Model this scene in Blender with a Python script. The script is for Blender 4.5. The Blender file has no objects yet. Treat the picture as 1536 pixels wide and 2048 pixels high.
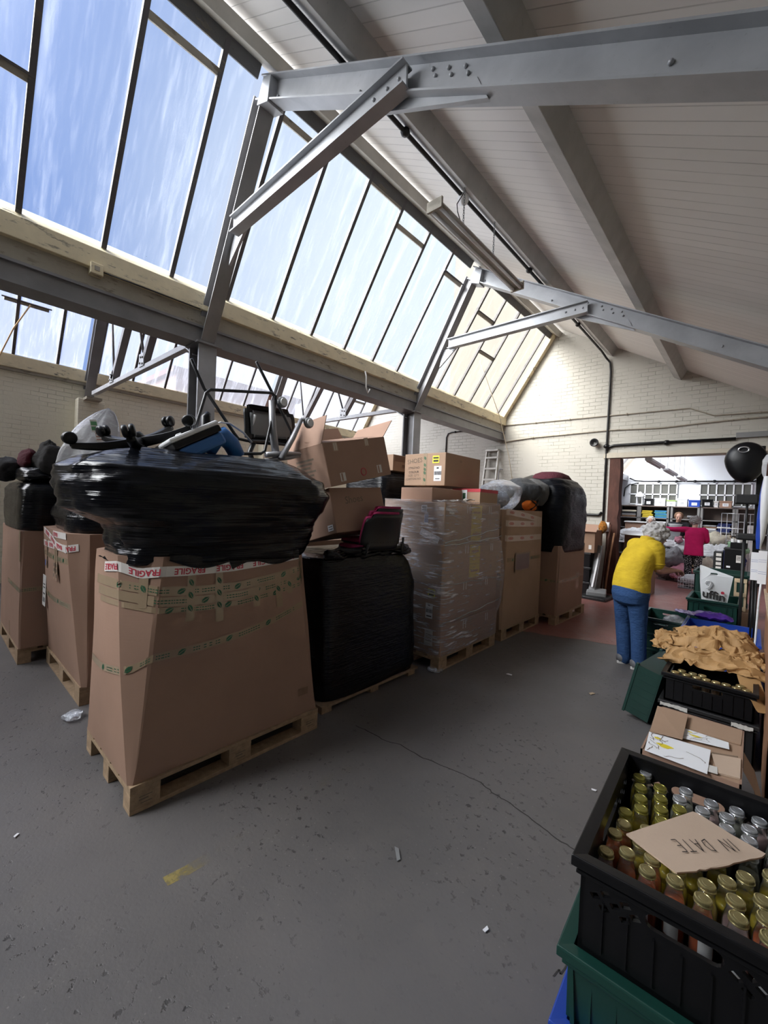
import bpy, bmesh, math, random
from mathutils import Vector, Matrix, noise
R = math.radians
random.seed(7)
C = bpy.context.scene.collection
SC = bpy.context.scene

# ------------------------------------------------------------------ camera
H = 1.62
yaw, pit, rol = R(41.7), R(-1.0), R(2.5)
fw = Vector((-math.sin(yaw)*math.cos(pit), math.cos(yaw)*math.cos(pit), math.sin(pit)))
r0 = Vector((math.cos(yaw), math.sin(yaw), 0)); u0 = r0.cross(fw)
rr = r0*math.cos(rol) + u0*math.sin(rol); uu = -r0*math.sin(rol) + u0*math.cos(rol)
cd = bpy.data.cameras.new('camera'); cam = bpy.data.objects.new('camera', cd); C.objects.link(cam)
cd.sensor_fit = 'VERTICAL'; cd.sensor_height = 36.0; cd.lens = 831/2048*36.0
cd.clip_start = .02; cd.clip_end = 200
M = Matrix((rr, uu, -fw)).transposed().to_4x4(); M.translation = (0, 0, H)
cam.matrix_world = M
SC.camera = cam

# ------------------------------------------------------------------ sky and exposure
SC.view_settings.view_transform = 'Standard'; SC.view_settings.look = 'None'
SC.view_settings.gamma = 1.0; SC.view_settings.use_curve_mapping = False
SC.view_settings.exposure = -0.05
SC.cycles.use_denoising = True
SC.cycles.transparent_max_bounces = 24
SC.cycles.max_bounces = 14; SC.cycles.diffuse_bounces = 8
SC.cycles.sample_clamp_indirect = 8.0
LOBE = (-.33, -.76, .56); LOBE_POW = 9.0; LOBE_STR = 44.0  # added bright sky patch, out of view through the panes, lights the interior
w = bpy.data.worlds.new('sky'); SC.world = w; w.use_nodes = True
nt = w.node_tree; nt.nodes.clear()
def wn(t, **k):
    n = nt.nodes.new(t)
    for a, b in k.items(): setattr(n, a, b)
    return n
tc = wn('ShaderNodeTexCoord')
def wdot(v):
    d = wn('ShaderNodeVectorMath', operation='DOT_PRODUCT'); nt.links.new(tc.outputs['Generated'], d.inputs[0])
    d.inputs[1].default_value = Vector(v).normalized(); return d.outputs['Value']
def wmap(s, a, b, c, d, smooth=True):
    m = wn('ShaderNodeMapRange', interpolation_type='SMOOTHSTEP' if smooth else 'LINEAR'); nt.links.new(s, m.inputs[0])
    for i, x in enumerate((a, b, c, d)): m.inputs[i+1].default_value = x
    return m.outputs[0]
def wmath(op, a, b):
    m = wn('ShaderNodeMath', operation=op)
    for i, x in enumerate((a, b)):
        if isinstance(x, (int, float)): m.inputs[i].default_value = x
        else: nt.links.new(x, m.inputs[i])
    return m.outputs[0]
f = wmap(wdot((-3.6, 6.5, 2.6)), .62, .985, 0, 1)
mx = wn('ShaderNodeMix', data_type='RGBA'); nt.links.new(f, mx.inputs[0])
mx.inputs[6].default_value = (.235, .375, .78, 1); mx.inputs[7].default_value = (.93, 1.02, 1.12, 1)
bg = wn('ShaderNodeBackground'); nt.links.new(mx.outputs[2], bg.inputs[0]); bg.inputs[1].default_value = 1.0
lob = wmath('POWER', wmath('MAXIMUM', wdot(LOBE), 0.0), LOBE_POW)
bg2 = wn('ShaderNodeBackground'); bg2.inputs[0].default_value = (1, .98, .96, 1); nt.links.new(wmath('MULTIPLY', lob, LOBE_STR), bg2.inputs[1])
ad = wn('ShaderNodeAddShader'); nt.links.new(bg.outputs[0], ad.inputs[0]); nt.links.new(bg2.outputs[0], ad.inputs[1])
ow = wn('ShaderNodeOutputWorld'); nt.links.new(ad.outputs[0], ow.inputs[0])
w.cycles.sampling_method = 'MANUAL'; w.cycles.sample_map_resolution = 512

# ------------------------------------------------------------------ mesh builder
class MB:
    def __init__(s): s.v = []; s.f = []; s.mi = []; s.cur = 0
    def add(s, vs, fs):
        n = len(s.v); s.v += [Vector(p) for p in vs]
        for q in fs: s.f.append([i+n for i in q]); s.mi.append(s.cur)
        return s
    def mbox(s, Mx, sx, sy, sz):
        vs = [Mx @ Vector((x*sx/2, y*sy/2, z*sz/2)) for z in (-1, 1) for x, y in ((-1, -1), (1, -1), (1, 1), (-1, 1))]
        return s.add(vs, [(3, 2, 1, 0), (4, 5, 6, 7), (0, 1, 5, 4), (1, 2, 6, 5), (2, 3, 7, 6), (3, 0, 4, 7)])
    def box(s, x0, x1, y0, y1, z0, z1):
        return s.mbox(Matrix.Translation(((x0+x1)/2, (y0+y1)/2, (z0+z1)/2)), x1-x0, y1-y0, z1-z0)
    def bar(s, p0, p1, up, wid, hei, off=(0, 0)):
        """bar from p0 to p1: wid across, hei along 'up'; off = shift (across, up)"""
        p0, p1 = Vector(p0), Vector(p1); d = (p1-p0); L = d.length; d.normalize()
        sd = d.cross(Vector(up)).normalized(); u = sd.cross(d)
        Mx = Matrix((sd, d, u)).transposed().to_4x4(); Mx.translation = (p0+p1)/2 + sd*off[0] + u*off[1]
        return s.mbox(Mx, wid, L, hei)
    def prism(s, pts, vec):
        n = len(pts); vec = Vector(vec); a = [Vector(p) for p in pts]
        return s.add(a+[p+vec for p in a], [list(range(n))[::-1], [n+i for i in range(n)]] + [(i, (i+1) % n, n+(i+1) % n, n+i) for i in range(n)])
    def loft(s, rings, cap0=True, cap1=True):
        n = len(rings[0]); vs = [p for r in rings for p in r]; fs = []
        for k in range(len(rings)-1):
            for i in range(n):
                j = (i+1) % n; fs.append((k*n+i, k*n+j, (k+1)*n+j, (k+1)*n+i))
        if cap0: fs.append(list(range(n))[::-1])
        if cap1: fs.append([(len(rings)-1)*n+i for i in range(n)])
        return s.add(vs, fs)
    def grid(s, rows):
        m = len(rows[0]); fs = []
        for k in range(len(rows)-1):
            for i in range(m-1): fs.append((k*m+i, k*m+i+1, (k+1)*m+i+1, (k+1)*m+i))
        return s.add([p for r in rows for p in r], fs)
    def tube(s, pts, r, n=8, closed=False, cap=True, flat=1.0):
        pts = [Vector(p) for p in pts]; m = len(pts)
        rs = r if isinstance(r, (list, tuple)) else [r]*m
        rings = []; u = None
        for i, p in enumerate(pts):
            a = pts[i-1] if (i or closed) else p; b = pts[(i+1) % m] if (i < m-1 or closed) else p
            d = (b-a).normalized()
            if u is None:
                u = d.orthogonal().normalized() if abs(d.z) > .9 else d.cross(Vector((0, 0, 1))).normalized()
            u = (u - d*u.dot(d)).normalized(); v = d.cross(u)
            rings.append([p + (u*math.cos(t) + v*math.sin(t)*flat)*rs[i] for t in [2*math.pi*k/n for k in range(n)]])
        if closed:
            rings.append(rings[0]); return s.loft(rings, False, False)
        return s.loft(rings, cap, cap)
    def lathe(s, c, prof, n=16, Mx=None):
        c = Vector(c); Mx = Mx or Matrix.Identity(3)
        rings = [[c + Mx @ Vector((max(r, 1e-4)*math.cos(2*math.pi*k/n), max(r, 1e-4)*math.sin(2*math.pi*k/n), z)) for k in range(n)] for r, z in prof]
        return s.loft(rings)
    def ball(s, c, rx, ry=None, rz=None, nu=14, nv=10, Mx=None, fn=None):
        ry = ry or rx; rz = rz or rx; c = Vector(c); Mx = Mx or Matrix.Identity(3); rings = []
        for j in range(nv+1):
            t = math.pi*(j+.02)/(nv+.04); ring = []
            for k in range(nu):
                a = 2*math.pi*k/nu; d = Vector((math.sin(t)*math.cos(a), math.sin(t)*math.sin(a), -math.cos(t)))
                q = Vector((d.x*rx, d.y*ry, d.z*rz))
                if fn: q *= fn(d)
                ring.append(c + Mx @ q)
            rings.append(ring)
        return s.loft(rings)
    def build(s, name, mat, parent=None, smooth=False, bevel=0, auto=None, remesh=0, sm=0, sub=0):
        off = org(parent) if parent else Vector((0, 0, 0))
        me = bpy.data.meshes.new(name); me.from_pydata([tuple(p-off) for p in s.v], [], s.f)
        mats = mat if isinstance(mat, (list, tuple)) else [mat]
        for m_ in mats: me.materials.append(m_)
        for p, k in zip(me.polygons, s.mi): p.material_index = k; p.use_smooth = smooth
        me.update()
        if not remesh:
            bm = bmesh.new(); bm.from_mesh(me); bmesh.ops.recalc_face_normals(bm, faces=bm.faces); bm.to_mesh(me); bm.free()
        o = bpy.data.objects.new(name, me); C.objects.link(o)
        if parent: o.parent = parent
        if remesh:
            md = o.modifiers.new('join', 'REMESH'); md.mode = 'VOXEL'; md.voxel_size = remesh; md.use_smooth_shade = True
            if sm: md = o.modifiers.new('soft', 'SMOOTH'); md.factor = .5; md.iterations = sm
        if bevel:
            md = o.modifiers.new('edge', 'BEVEL'); md.width = bevel; md.segments = 2; md.limit_method = 'ANGLE'; md.angle_limit = R(40)
        if sub: md = o.modifiers.new('soft', 'SUBSURF'); md.levels = sub; md.render_levels = sub
        return o
def org(o):
    v = Vector((0, 0, 0))
    while o: v = v + o.location; o = o.parent
    return v
def tag(o, label=None, cat=None, group=None, kind=None):
    if label: o['label'] = label
    if cat: o['category'] = cat
    if group: o['group'] = group
    if kind: o['kind'] = kind
    return o
def thing(name, label, cat, loc, group=None, kind=None):
    o = bpy.data.objects.new(name, None); C.objects.link(o); o.location = loc; o.empty_display_size = .1
    return tag(o, label, cat, group, kind)
def dup(root, loc, rotz=0.0, label=None, group=None):
    r = root.copy(); C.objects.link(r); r.location = loc; r.rotation_euler = (0, 0, rotz)
    if label: r['label'] = label
    if group: r['group'] = group
    for ch in list(root.children):
        c = ch.copy(); C.objects.link(c); c.parent = r
        for g in list(ch.children):
            d = g.copy(); C.objects.link(d); d.parent = c
    return r
def struct(name, mb, mat, **k):
    o = mb.build(name, mat, **k); o['kind'] = 'structure'; return o
def nz(p, s, seed=0.0): return noise.noise(Vector((p[0]*s+seed, p[1]*s-seed*.7, p[2]*s+seed*1.3)))
def fnz(p, s, seed=0.0, o=4): return noise.fractal(Vector((p[0]*s+seed, p[1]*s+seed*.4, p[2]*s-seed)), 1.0, 2.0, o)

# ------------------------------------------------------------------ materials
class NT:
    def __init__(s, name):
        s.m = bpy.data.materials.new(name); s.m.use_nodes = True; s.t = s.m.node_tree; s.t.nodes.clear()
        s.out = s.t.nodes.new('ShaderNodeOutputMaterial'); s.tc = s.t.nodes.new('ShaderNodeTexCoord')
    def n(s, t, ins=None, **k):
        a = s.t.nodes.new(t)
        for x, y in k.items(): setattr(a, x, y)
        for x, y in (ins or {}).items(): s.set(a.inputs[x], y)
        return a
    def set(s, sock, y):
        if isinstance(y, bpy.types.NodeSocket): s.t.links.new(y, sock)
        else: sock.default_value = y
    def co(s, scale=(1, 1, 1), rot=(0, 0, 0), kind='Object'):
        return s.n('ShaderNodeMapping', {0: s.tc.outputs[kind], 2: rot, 3: scale}).outputs[0]
    def noise(s, vec, scale=5, detail=4, rough=.55):
        return s.n('ShaderNodeTexNoise', {'Vector': vec, 'Scale': scale, 'Detail': detail, 'Roughness': rough}).outputs['Fac']
    def ramp(s, fac, a, b, smooth=False):
        return s.n('ShaderNodeMapRange', {0: fac, 1: a, 2: b, 3: 0., 4: 1.}, interpolation_type='SMOOTHSTEP' if smooth else 'LINEAR').outputs[0]
    def mix(s, fac, a, b, mode='MIX'):
        m = s.n('ShaderNodeMix', data_type='RGBA', blend_type=mode)
        s.set(m.inputs[0], fac); s.set(m.inputs[6], a); s.set(m.inputs[7], b); return m.outputs[2]
    def math(s, op, a, b=0.0):
        m = s.n('ShaderNodeMath', operation=op); s.set(m.inputs[0], a); s.set(m.inputs[1], b); return m.outputs[0]
    def bump(s, h, strength=.3, dist=.01):
        return s.n('ShaderNodeBump', {'Height': h, 'Strength': strength, 'Distance': dist}).outputs[0]
    def pbr(s, col, rough=.6, metal=0., nrm=None, spec=.5, coat=0., trans=0., **k):
        b = s.n('ShaderNodeBsdfPrincipled', {'Base Color': col, 'Roughness': rough, 'Metallic': metal, 'Specular IOR Level': spec, 'Coat Weight': coat, 'Transmission Weight': trans})
        if nrm is not None: s.set(b.inputs['Normal'], nrm)
        return b.outputs[0]
    def end(s, sh): s.t.links.new(sh, s.out.inputs[0]); return s.m
def c4(c): return (c[0], c[1], c[2], 1)
def plain(name, col, rough=.55, metal=0., var=.12, bump=0., scale=8., spec=.5, coat=0.):
    t = NT(name); v = t.co()
    nf = t.noise(v, scale, 5)
    col2 = t.mix(nf, c4([x*(1-var) for x in col]), c4([min(1, x*(1+var)) for x in col]))
    return t.end(t.pbr(col2, rough, metal, t.bump(nf, bump, .004) if bump else None, spec, coat))
def m_brick(name, horiz, col, dirt=.25):
    t = NT(name); s = t.n('ShaderNodeSeparateXYZ', {0: t.tc.outputs['Object']})
    wob = t.noise(t.co(), 1.1, 2)
    u = t.math('ADD', s.outputs[horiz], t.math('MULTIPLY', wob, .03)); v = t.math('ADD', s.outputs[2], t.math('MULTIPLY', wob, .02))
    cv = t.n('ShaderNodeCombineXYZ', {0: u, 1: v, 2: 0.}).outputs[0]
    br = t.n('ShaderNodeTexBrick', {'Vector': cv, 'Scale': 1.0, 'Mortar Size': .006, 'Mortar Smooth': .9, 'Brick Width': .235, 'Row Height': .078, 'Bias': 0.})
    n1 = t.noise(t.co(), 3.0, 6); n2 = t.noise(t.co(), 28.0, 4); n3 = t.noise(t.co(), .6, 3)
    vis = t.ramp(t.noise(t.co(), 2.2, 4), .38, .62)     # the paint fills the joints in places
    joint = t.math('MULTIPLY', br.outputs['Fac'], vis)
    c = t.mix(t.math('MULTIPLY', joint, .36), c4(col), c4([x*.62 for x in col]))
    c = t.mix(t.math('MULTIPLY', t.ramp(n1, .5, .75), dirt*.6), c, c4((col[0]*.72, col[1]*.7, col[2]*.62)))
    c = t.mix(t.ramp(n3, .3, .7), c, c4([x*.9 for x in col]))
    pits = t.ramp(t.noise(t.co(), 13.0, 2), .74, .78)
    c = t.mix(t.math('MULTIPLY', pits, .5), c, c4([x*.45 for x in col]))
    h = t.math('SUBTRACT', t.math('MULTIPLY', n2, .25), t.math('MULTIPLY', joint, .8))
    h = t.math('SUBTRACT', h, pits)
    return t.end(t.pbr(c, .55, nrm=t.bump(h, .8, .013)))
def m_floor(name, col, red=False):
    t = NT(name); v = t.co()
    n1 = t.noise(v, .9, 5); n2 = t.noise(v, 5.0, 6, .65); n3 = t.noise(v, 60., 3); n4 = t.noise(v, 26., 3, .6)
    c = t.mix(t.ramp(n1, .3, .7), c4([x*.78 for x in col]), c4([x*1.18 for x in col]))
    c = t.mix(t.math('MULTIPLY', t.ramp(n2, .45, .8), .35), c, c4((col[0]*1.35, col[1]*1.3, col[2]*1.2)))
    zone = t.ramp(t.noise(v, 1.3, 3), .42, .6)
    pit = t.math('MULTIPLY', t.ramp(n4, .60, .67), t.math('ADD', t.math('MULTIPLY', zone, .85), .12))
    c = t.mix(pit, c, c4([x*.33 for x in col]))
    vor = t.n('ShaderNodeTexVoronoi', {'Vector': v, 'Scale': 34.}).outputs['Distance']
    speck = t.math('MULTIPLY', t.ramp(vor, .13, .07), t.math('ADD', t.math('MULTIPLY', zone, .6), .08))
    c = t.mix(speck, c, c4((col[0]*1.9, col[1]*1.85, col[2]*1.8)))
    if red:
        wear = t.ramp(t.noise(v, 2.3, 6, .7), .58, .72)
        c = t.mix(t.math('MULTIPLY', wear, .5), c, (.30, .27, .25, 1))
    h = t.math('SUBTRACT', t.math('MULTIPLY', n3, .4), pit)
    return t.end(t.pbr(c, t.math('ADD', t.math('MULTIPLY', n2, .3), .22 if red else .36), nrm=t.bump(h, .35, .006)))
def m_boards(name, col, pitch=.12, axis=1):
    t = NT(name); s = t.n('ShaderNodeSeparateXYZ', {0: t.tc.outputs['Object']})
    p = t.math('DIVIDE', s.outputs[axis], pitch); fr = t.math('FRACT', p); bid = t.math('FLOOR', p)
    g = t.ramp(t.math('ABSOLUTE', t.math('SUBTRACT', fr, .5)), .455, .49)
    rnd = t.n('ShaderNodeTexWhiteNoise', {'W': bid}, noise_dimensions='1D').outputs[0]
    n1 = t.noise(t.co((.6, 1, .6)), 3.0, 5)
    keep = t.ramp(t.noise(t.co(), 1.4, 3), .3, .55)
    g = t.math('MULTIPLY', g, t.math('ADD', t.math('MULTIPLY', keep, .75), .25))
    c = t.mix(rnd, c4([x*.97 for x in col]), c4([x*1.03 for x in col]))
    c = t.mix(t.math('MULTIPLY', t.ramp(n1, .5, .8), .25), c, c4((col[0]*.85, col[1]*.83, col[2]*.78)))
    c = t.mix(t.math('MULTIPLY', g, .55), c, c4([x*.4 for x in col]))
    return t.end(t.pbr(c, .5, nrm=t.bump(t.math('SUBTRACT', 1.0, g), .5, .006)))
def m_card(name, col, flute='z'):
    t = NT(name); n1 = t.noise(t.co(), 2.2, 4); n2 = t.noise(t.co((1, 1, 40)) if flute == 'z' else t.co((40, 40, 1)), 6, 2); n3 = t.noise(t.co(), 90, 2)
    c = t.mix(t.ramp(n1, .3, .7), c4([x*.9 for x in col]), c4([x*1.07 for x in col]))
    c = t.mix(t.math('MULTIPLY', n3, .18), c, c4([x*.7 for x in col]))
    return t.end(t.pbr(c, .72, nrm=t.bump(t.math('ADD', n1, t.math('MULTIPLY', n2, .12)), .25, .012), spec=.25))
def m_wood(name, col, grain=(1, 1, 1)):
    t = NT(name); n1 = t.noise(t.co(grain), 9, 5, .6); n2 = t.noise(t.co(), 3, 4)
    c = t.mix(t.ramp(n1, .35, .7), c4([x*.75 for x in col]), c4([min(1, x*1.15) for x in col]))
    c = t.mix(t.math('MULTIPLY', t.ramp(n2, .5, .75), .4), c, c4([x*.6 for x in col]))
    return t.end(t.pbr(c, .7, nrm=t.bump(n1, .2, .004), spec=.3))
def m_steel(name, col, rough=.42):
    t = NT(name); n1 = t.noise(t.co(), 4, 5); n2 = t.noise(t.co(), 35, 3)
    c = t.mix(t.ramp(n1, .35, .75), c4([x*.86 for x in col]), c4([min(1, x*1.1) for x in col]))
    c = t.mix(t.math('MULTIPLY', t.ramp(n2, .66, .76), .35), c, c4((col[0]*.55, col[1]*.5, col[2]*.42)))
    return t.end(t.pbr(c, rough, .25, t.bump(n2, .12, .004)))
def m_peel(name, col):
    t = NT(name); n1 = t.noise(t.co(), 5, 6, .65); n2 = t.noise(t.co((1, .25, 1)), 22, 5, .7); n3 = t.noise(t.co(), 1.6, 4)
    c = t.mix(t.ramp(n1, .3, .75), c4(col), c4([x*.82 for x in col]))
    pe = t.ramp(n2, .56, .62)
    c = t.mix(t.math('MULTIPLY', pe, t.ramp(n3, .4, .6)), c, (.17, .145, .11, 1))
    return t.end(t.pbr(c, .55, nrm=t.bump(t.math('SUBTRACT', n1, pe), .4, .006)))
def m_glass(name, dirt=.22, tint=(.93, .97, 1.0), dirtcol=(.46, .49, .53), streak=.5, base=.025):
    """old rippled roof glazing: clear where clean, chalky rain streaks running down it, mould specks near the sill"""
    t = NT(name)
    s = t.n('ShaderNodeSeparateXYZ', {0: t.tc.outputs['Object']})
    yv = t.n('ShaderNodeCombineXYZ', {0: t.math('MULTIPLY', s.outputs[0], .12), 1: s.outputs[1], 2: t.math('MULTIPLY', s.outputs[2], .12)}).outputs[0]
    st = t.ramp(t.noise(yv, 7.5, 4, .6), .46, .78, True)
    st2 = t.ramp(t.noise(yv, 30., 3), .45, .8)
    sp = t.ramp(t.noise(t.co(), 55., 4, .7), .69, .72)
    zl = t.ramp(s.outputs[2], .55, 0.)
    lp = t.ramp(t.noise(t.co(), 4., 3), .42, .6)
    speck = t.math('MULTIPLY', t.math('MULTIPLY', sp, zl), t.math('MULTIPLY', lp, .8))
    d = t.math('ADD', t.math('MULTIPLY', st, streak*dirt*2), t.math('ADD', t.math('MULTIPLY', st2, dirt*.25), base))
    tr = t.n('ShaderNodeBsdfTransparent', {0: c4(tint)}).outputs[0]
    tl = t.n('ShaderNodeBsdfTranslucent', {0: c4(dirtcol)}).outputs[0]
    df = t.n('ShaderNodeBsdfDiffuse', {0: c4(dirtcol)}).outputs[0]
    tld = t.n('ShaderNodeMixShader', {0: .25, 1: tl, 2: df}).outputs[0]
    a = t.n('ShaderNodeMixShader', {0: d, 1: tr, 2: tld}).outputs[0]
    dk = t.n('ShaderNodeBsdfDiffuse', {0: (.10, .09, .07, 1)}).outputs[0]
    b = t.n('ShaderNodeMixShader', {0: speck, 1: a, 2: dk}).outputs[0]
    gl = t.n('ShaderNodeBsdfGlossy', {0: (1, 1, 1, 1), 'Roughness': .08}).outputs[0]
    return t.end(t.n('ShaderNodeMixShader', {0: .03, 1: b, 2: gl}).outputs[0])
def m_film_black(name, dirn='h', rough=.13, bumpy=.5, spec=.28):
    t = NT(name)
    vec = t.co((.8, .8, 20)) if dirn == 'h' else t.co((9, 9, 9)) if dirn == 'n' else t.co((7, 7, 20), (.5, .35, 0))
    n1 = t.noise(vec, 2.0, 4, .55); n2 = t.noise(t.co(), 5, 4); n3 = t.noise(t.co((.9, .9, 44), (.06, .05, 0)), 2.2, 3, .5)
    h = t.math('ADD', n1, t.math('ADD', t.math('MULTIPLY', n2, .3), t.math('MULTIPLY', n3, .8)))
    c = t.mix(t.ramp(n2, .4, .7), (.003, .0035, .005, 1), (.006, .0065, .009, 1))
    return t.end(t.pbr(c, t.math('ADD', t.math('MULTIPLY', n2, .12), rough-.05), nrm=t.bump(h, bumpy, .014), spec=spec))
def m_film_clear(name, lo=.04, hi=.5, col=(.85, .86, .9), rot=(.35, .25, .2), scale=(1.3, 1.3, 13), tint=(.96, .96, .97)):
    t = NT(name)
    n1 = t.noise(t.co(scale, rot), 3.2, 5, .65); n2 = t.noise(t.co(), 3.5, 4)
    st = t.math('MULTIPLY', t.ramp(n1, .49, .68), t.ramp(n2, .38, .60))
    fac = t.math('ADD', t.math('MULTIPLY', st, hi), lo)
    bp = t.bump(n1, .8, .015)
    tr = t.n('ShaderNodeBsdfTransparent', {0: c4(tint)}).outputs[0]
    df = t.n('ShaderNodeBsdfDiffuse', {0: c4(col), 'Normal': bp}).outputs[0]
    gl = t.n('ShaderNodeBsdfGlossy', {0: (1, 1, 1, 1), 'Roughness': .16, 'Normal': bp}).outputs[0]
    a = t.n('ShaderNodeMixShader', {0: t.math('MULTIPLY', fac, .8), 1: tr, 2: df}).outputs[0]
    fr = t.n('ShaderNodeFresnel', {0: 1.35, 'Normal': bp}).outputs[0]
    return t.end(t.n('ShaderNodeMixShader', {0: t.math('ADD', t.math('MULTIPLY', fr, .8), .03), 1: a, 2: gl}).outputs[0])
def m_clearpl(name, tint=(.95, .97, .97), gloss=.12, diff=.05, col=(.8, .85, .85)):
    t = NT(name)
    tr = t.n('ShaderNodeBsdfTransparent', {0: c4(tint)}).outputs[0]; df = t.n('ShaderNodeBsdfDiffuse', {0: c4(col)}).outputs[0]
    gl = t.n('ShaderNodeBsdfGlossy', {0: (1, 1, 1, 1), 'Roughness': .06}).outputs[0]
    fr = t.n('ShaderNodeFresnel', {0: 1.45}).outputs[0]
    a = t.n('ShaderNodeMixShader', {0: diff, 1: tr, 2: df}).outputs[0]
    return t.end(t.n('ShaderNodeMixShader', {0: t.math('ADD', t.math('MULTIPLY', fr, .7), gloss*.3), 1: a, 2: gl}).outputs[0])
def m_cloth(name, col, fold=6., rough=.85, pat=None):
    t = NT(name); n1 = t.noise(t.co(), fold, 4); n2 = t.noise(t.co(), 160., 2); n3 = t.noise(t.co((1, 1, 2.5)), fold*2.2, 3)
    c = t.mix(t.ramp(n1, .3, .7), c4([x*.85 for x in col]), c4([min(1, x*1.12) for x in col]))
    if pat:
        sp = t.ramp(t.noise(t.co(), 45., 2), .56, .6); c = t.mix(sp, c, c4(pat))
    h = t.math('ADD', n1, t.math('ADD', t.math('MULTIPLY', n3, .6), t.math('MULTIPLY', n2, .05)))
    return t.end(t.pbr(c, rough, nrm=t.bump(h, .7, .02), spec=.2))

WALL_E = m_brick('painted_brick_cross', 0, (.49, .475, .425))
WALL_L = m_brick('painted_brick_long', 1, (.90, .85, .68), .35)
FLOOR = m_floor('worn_concrete', (.122, .115, .114)); REDF = m_floor('red_floor_paint', (.28, .115, .10), True)
CEIL = m_boards('painted_ceiling_boards', (.80, .785, .765))
CEILB = plain('white_board_ceiling', (.80, .81, .83), .5)
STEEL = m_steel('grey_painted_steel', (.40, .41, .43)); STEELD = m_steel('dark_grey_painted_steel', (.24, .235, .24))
PURL = m_steel('pale_painted_timber', (.47, .465, .455), .55); RIDGE = m_steel('cream_painted_timber', (.52, .50, .45), .55)
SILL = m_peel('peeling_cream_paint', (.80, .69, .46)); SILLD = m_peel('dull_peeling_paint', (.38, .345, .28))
BAR = m_peel('weathered_glazing_bar', (.10, .095, .10)); FLASH = m_peel('dark_flashing', (.12, .12, .12))
GLASS = m_glass('streaked_roof_glass'); GLASSF = m_glass('chalky_roof_glass', .42, (.95, .94, .9), (.36, .34, .295), .5, .14)
GLASSL = m_glass('frosted_side_glass', .35, (.93, .95, 1.0), (.44, .46, .52), .5, .34)
CARD = m_card('cardboard', (.335, .21, .152)); CARD2 = m_card('pale_cardboard', (.38, .255, .175)); CARD3 = m_card('dark_cardboard', (.24, .15, .10))
CARDIN = m_card('kraft_card', (.56, .425, .325), 'x')
PALLET = m_wood('pallet_wood', (.37, .26, .165), (3, 3, 3)); PALD = m_wood('old_pallet_wood', (.28, .20, .135), (3, 3, 3))
BFILM = m_film_black('black_stretch_film'); BFILM2 = m_film_black('black_stretch_film_diagonal', 'd', .14, .5); BBAG = m_film_black('black_bin_bag', 'n', .18, .5); BFILM3 = m_film_black('dusty_black_film', 'd', .3, .5, .10)
CFILM = m_film_clear('clear_stretch_film', .15, 1.0, (.92, .90, .95)); CBAG = m_film_clear('clear_polythene', .32, .6, (.82, .88, .98), (0, 0, 0), (5, 5, 7))
TAPE = plain('brown_parcel_tape', (.335, .25, .165), .22, var=.2, bump=.3, spec=.6); TAPEW = plain('white_tape', (.74, .70, .67), .35)
REDP = plain('red_print', (.50, .03, .06), .5, var=.03); GREENP = plain('green_print', (.018, .10, .045), .5, var=.1); INK = plain('black_ink', (.02, .018, .018), .6, var=.02); GREYP = plain('faded_print', (.16, .12, .085), .7, var=.2)
PAPERW = plain('white_paper', (.78, .79, .82), .7, var=.03); YELP = plain('yellow_print', (.72, .58, .03), .6, var=.05); PAPERB = plain('dull_white_label', (.62, .60, .57), .6)
BLK = plain('black_plastic', (.005, .005, .006), .34, var=.2, bump=.1, scale=30, spec=.35); BLKM = plain('matt_black_plastic', (.010, .010, .011), .5, var=.2)
GRN = plain('dark_green_plastic', (.008, .046, .036), .38, var=.15, scale=12); GRND = plain('deep_green_plastic', (.006, .032, .025), .38, var=.2)
BLU = plain('blue_plastic', (.018, .06, .36), .35, var=.1); CHROME = plain('brushed_metal', (.55, .55, .56), .3, .8)
WHITEP = plain('white_plastic', (.75, .76, .78), .4, var=.04); GREYP2 = plain('grey_plastic', (.22, .225, .23), .5)
BROWNP = m_wood('brown_painted_timber', (.085, .035, .025), (2, 2, .6)); MDF = m_wood('brown_board', (.30, .155, .085), (4, 1, 1)); PALEW = m_wood('pale_board', (.55, .42, .28), (1, 4, 1))
SKIN = plain('skin', (.52, .30, .22), .55, var=.06); SKIN2 = plain('tanned_skin', (.40, .21, .15), .55, var=.06)

# ------------------------------------------------------------------ the shed: two north-light bays and a third on the right
XV, BAY = -4.72, 4.85                         # valley of the main bay, bay width
Y0, Y1, YT1, YT2 = -5.0, 9.45, 2.11, 5.95     # back wall, end wall, the two trusses in view
YT0 = -1.73
RZ = lambda x, k=0: 5.72-.577*(x-k*BAY+3.42)  # ceiling line of bay k
mb = MB().box(-9.9, 5.3, Y0-.3, 17.3, -.12, 0); struct('floor', mb, FLOOR)
red = [(-9.5, 3.6), (-3.4, 5.08), (-2.55, 5.36), (-1.9, 5.56), (-1.22, 5.80), (-.4, 6.1), (1.2, 6.6), (4.98, 7.8), (4.98, 17.0), (-9.5, 17.0)]
rp = []
for i, (a, b) in enumerate(red):
    rp.append((a, b, .0008))
    if i < 7:
        c_, d_ = red[i+1]
        for k in range(1, 6): rp.append((a+(c_-a)*k/6, b+(d_-b)*k/6+random.uniform(-.035, .035), .0008))
struct('floor_red', MB().prism(rp, (0, 0, .0012)), REDF)
cr = [(-2.10, 2.15), (-1.99, 2.163), (-1.85, 2.16), (-1.72, 2.197), (-1.55, 2.19), (-1.44, 2.209), (-1.28, 2.238), (-1.14, 2.243), (-1.05, 2.215), (-.97, 2.211), (-.85, 2.18), (-.757, 2.168), (-.66, 2.14), (-.573, 2.131), (-.4, 2.10), (-.1, 2.07)]
cp = []
for (a, b), (c_, d_) in zip(cr[:-1], cr[1:]):
    for k in range(4): cp.append((a+(c_-a)*k/4+random.uniform(-.004, .004), b+(d_-b)*k/4+random.uniform(-.006, .006)))
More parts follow.
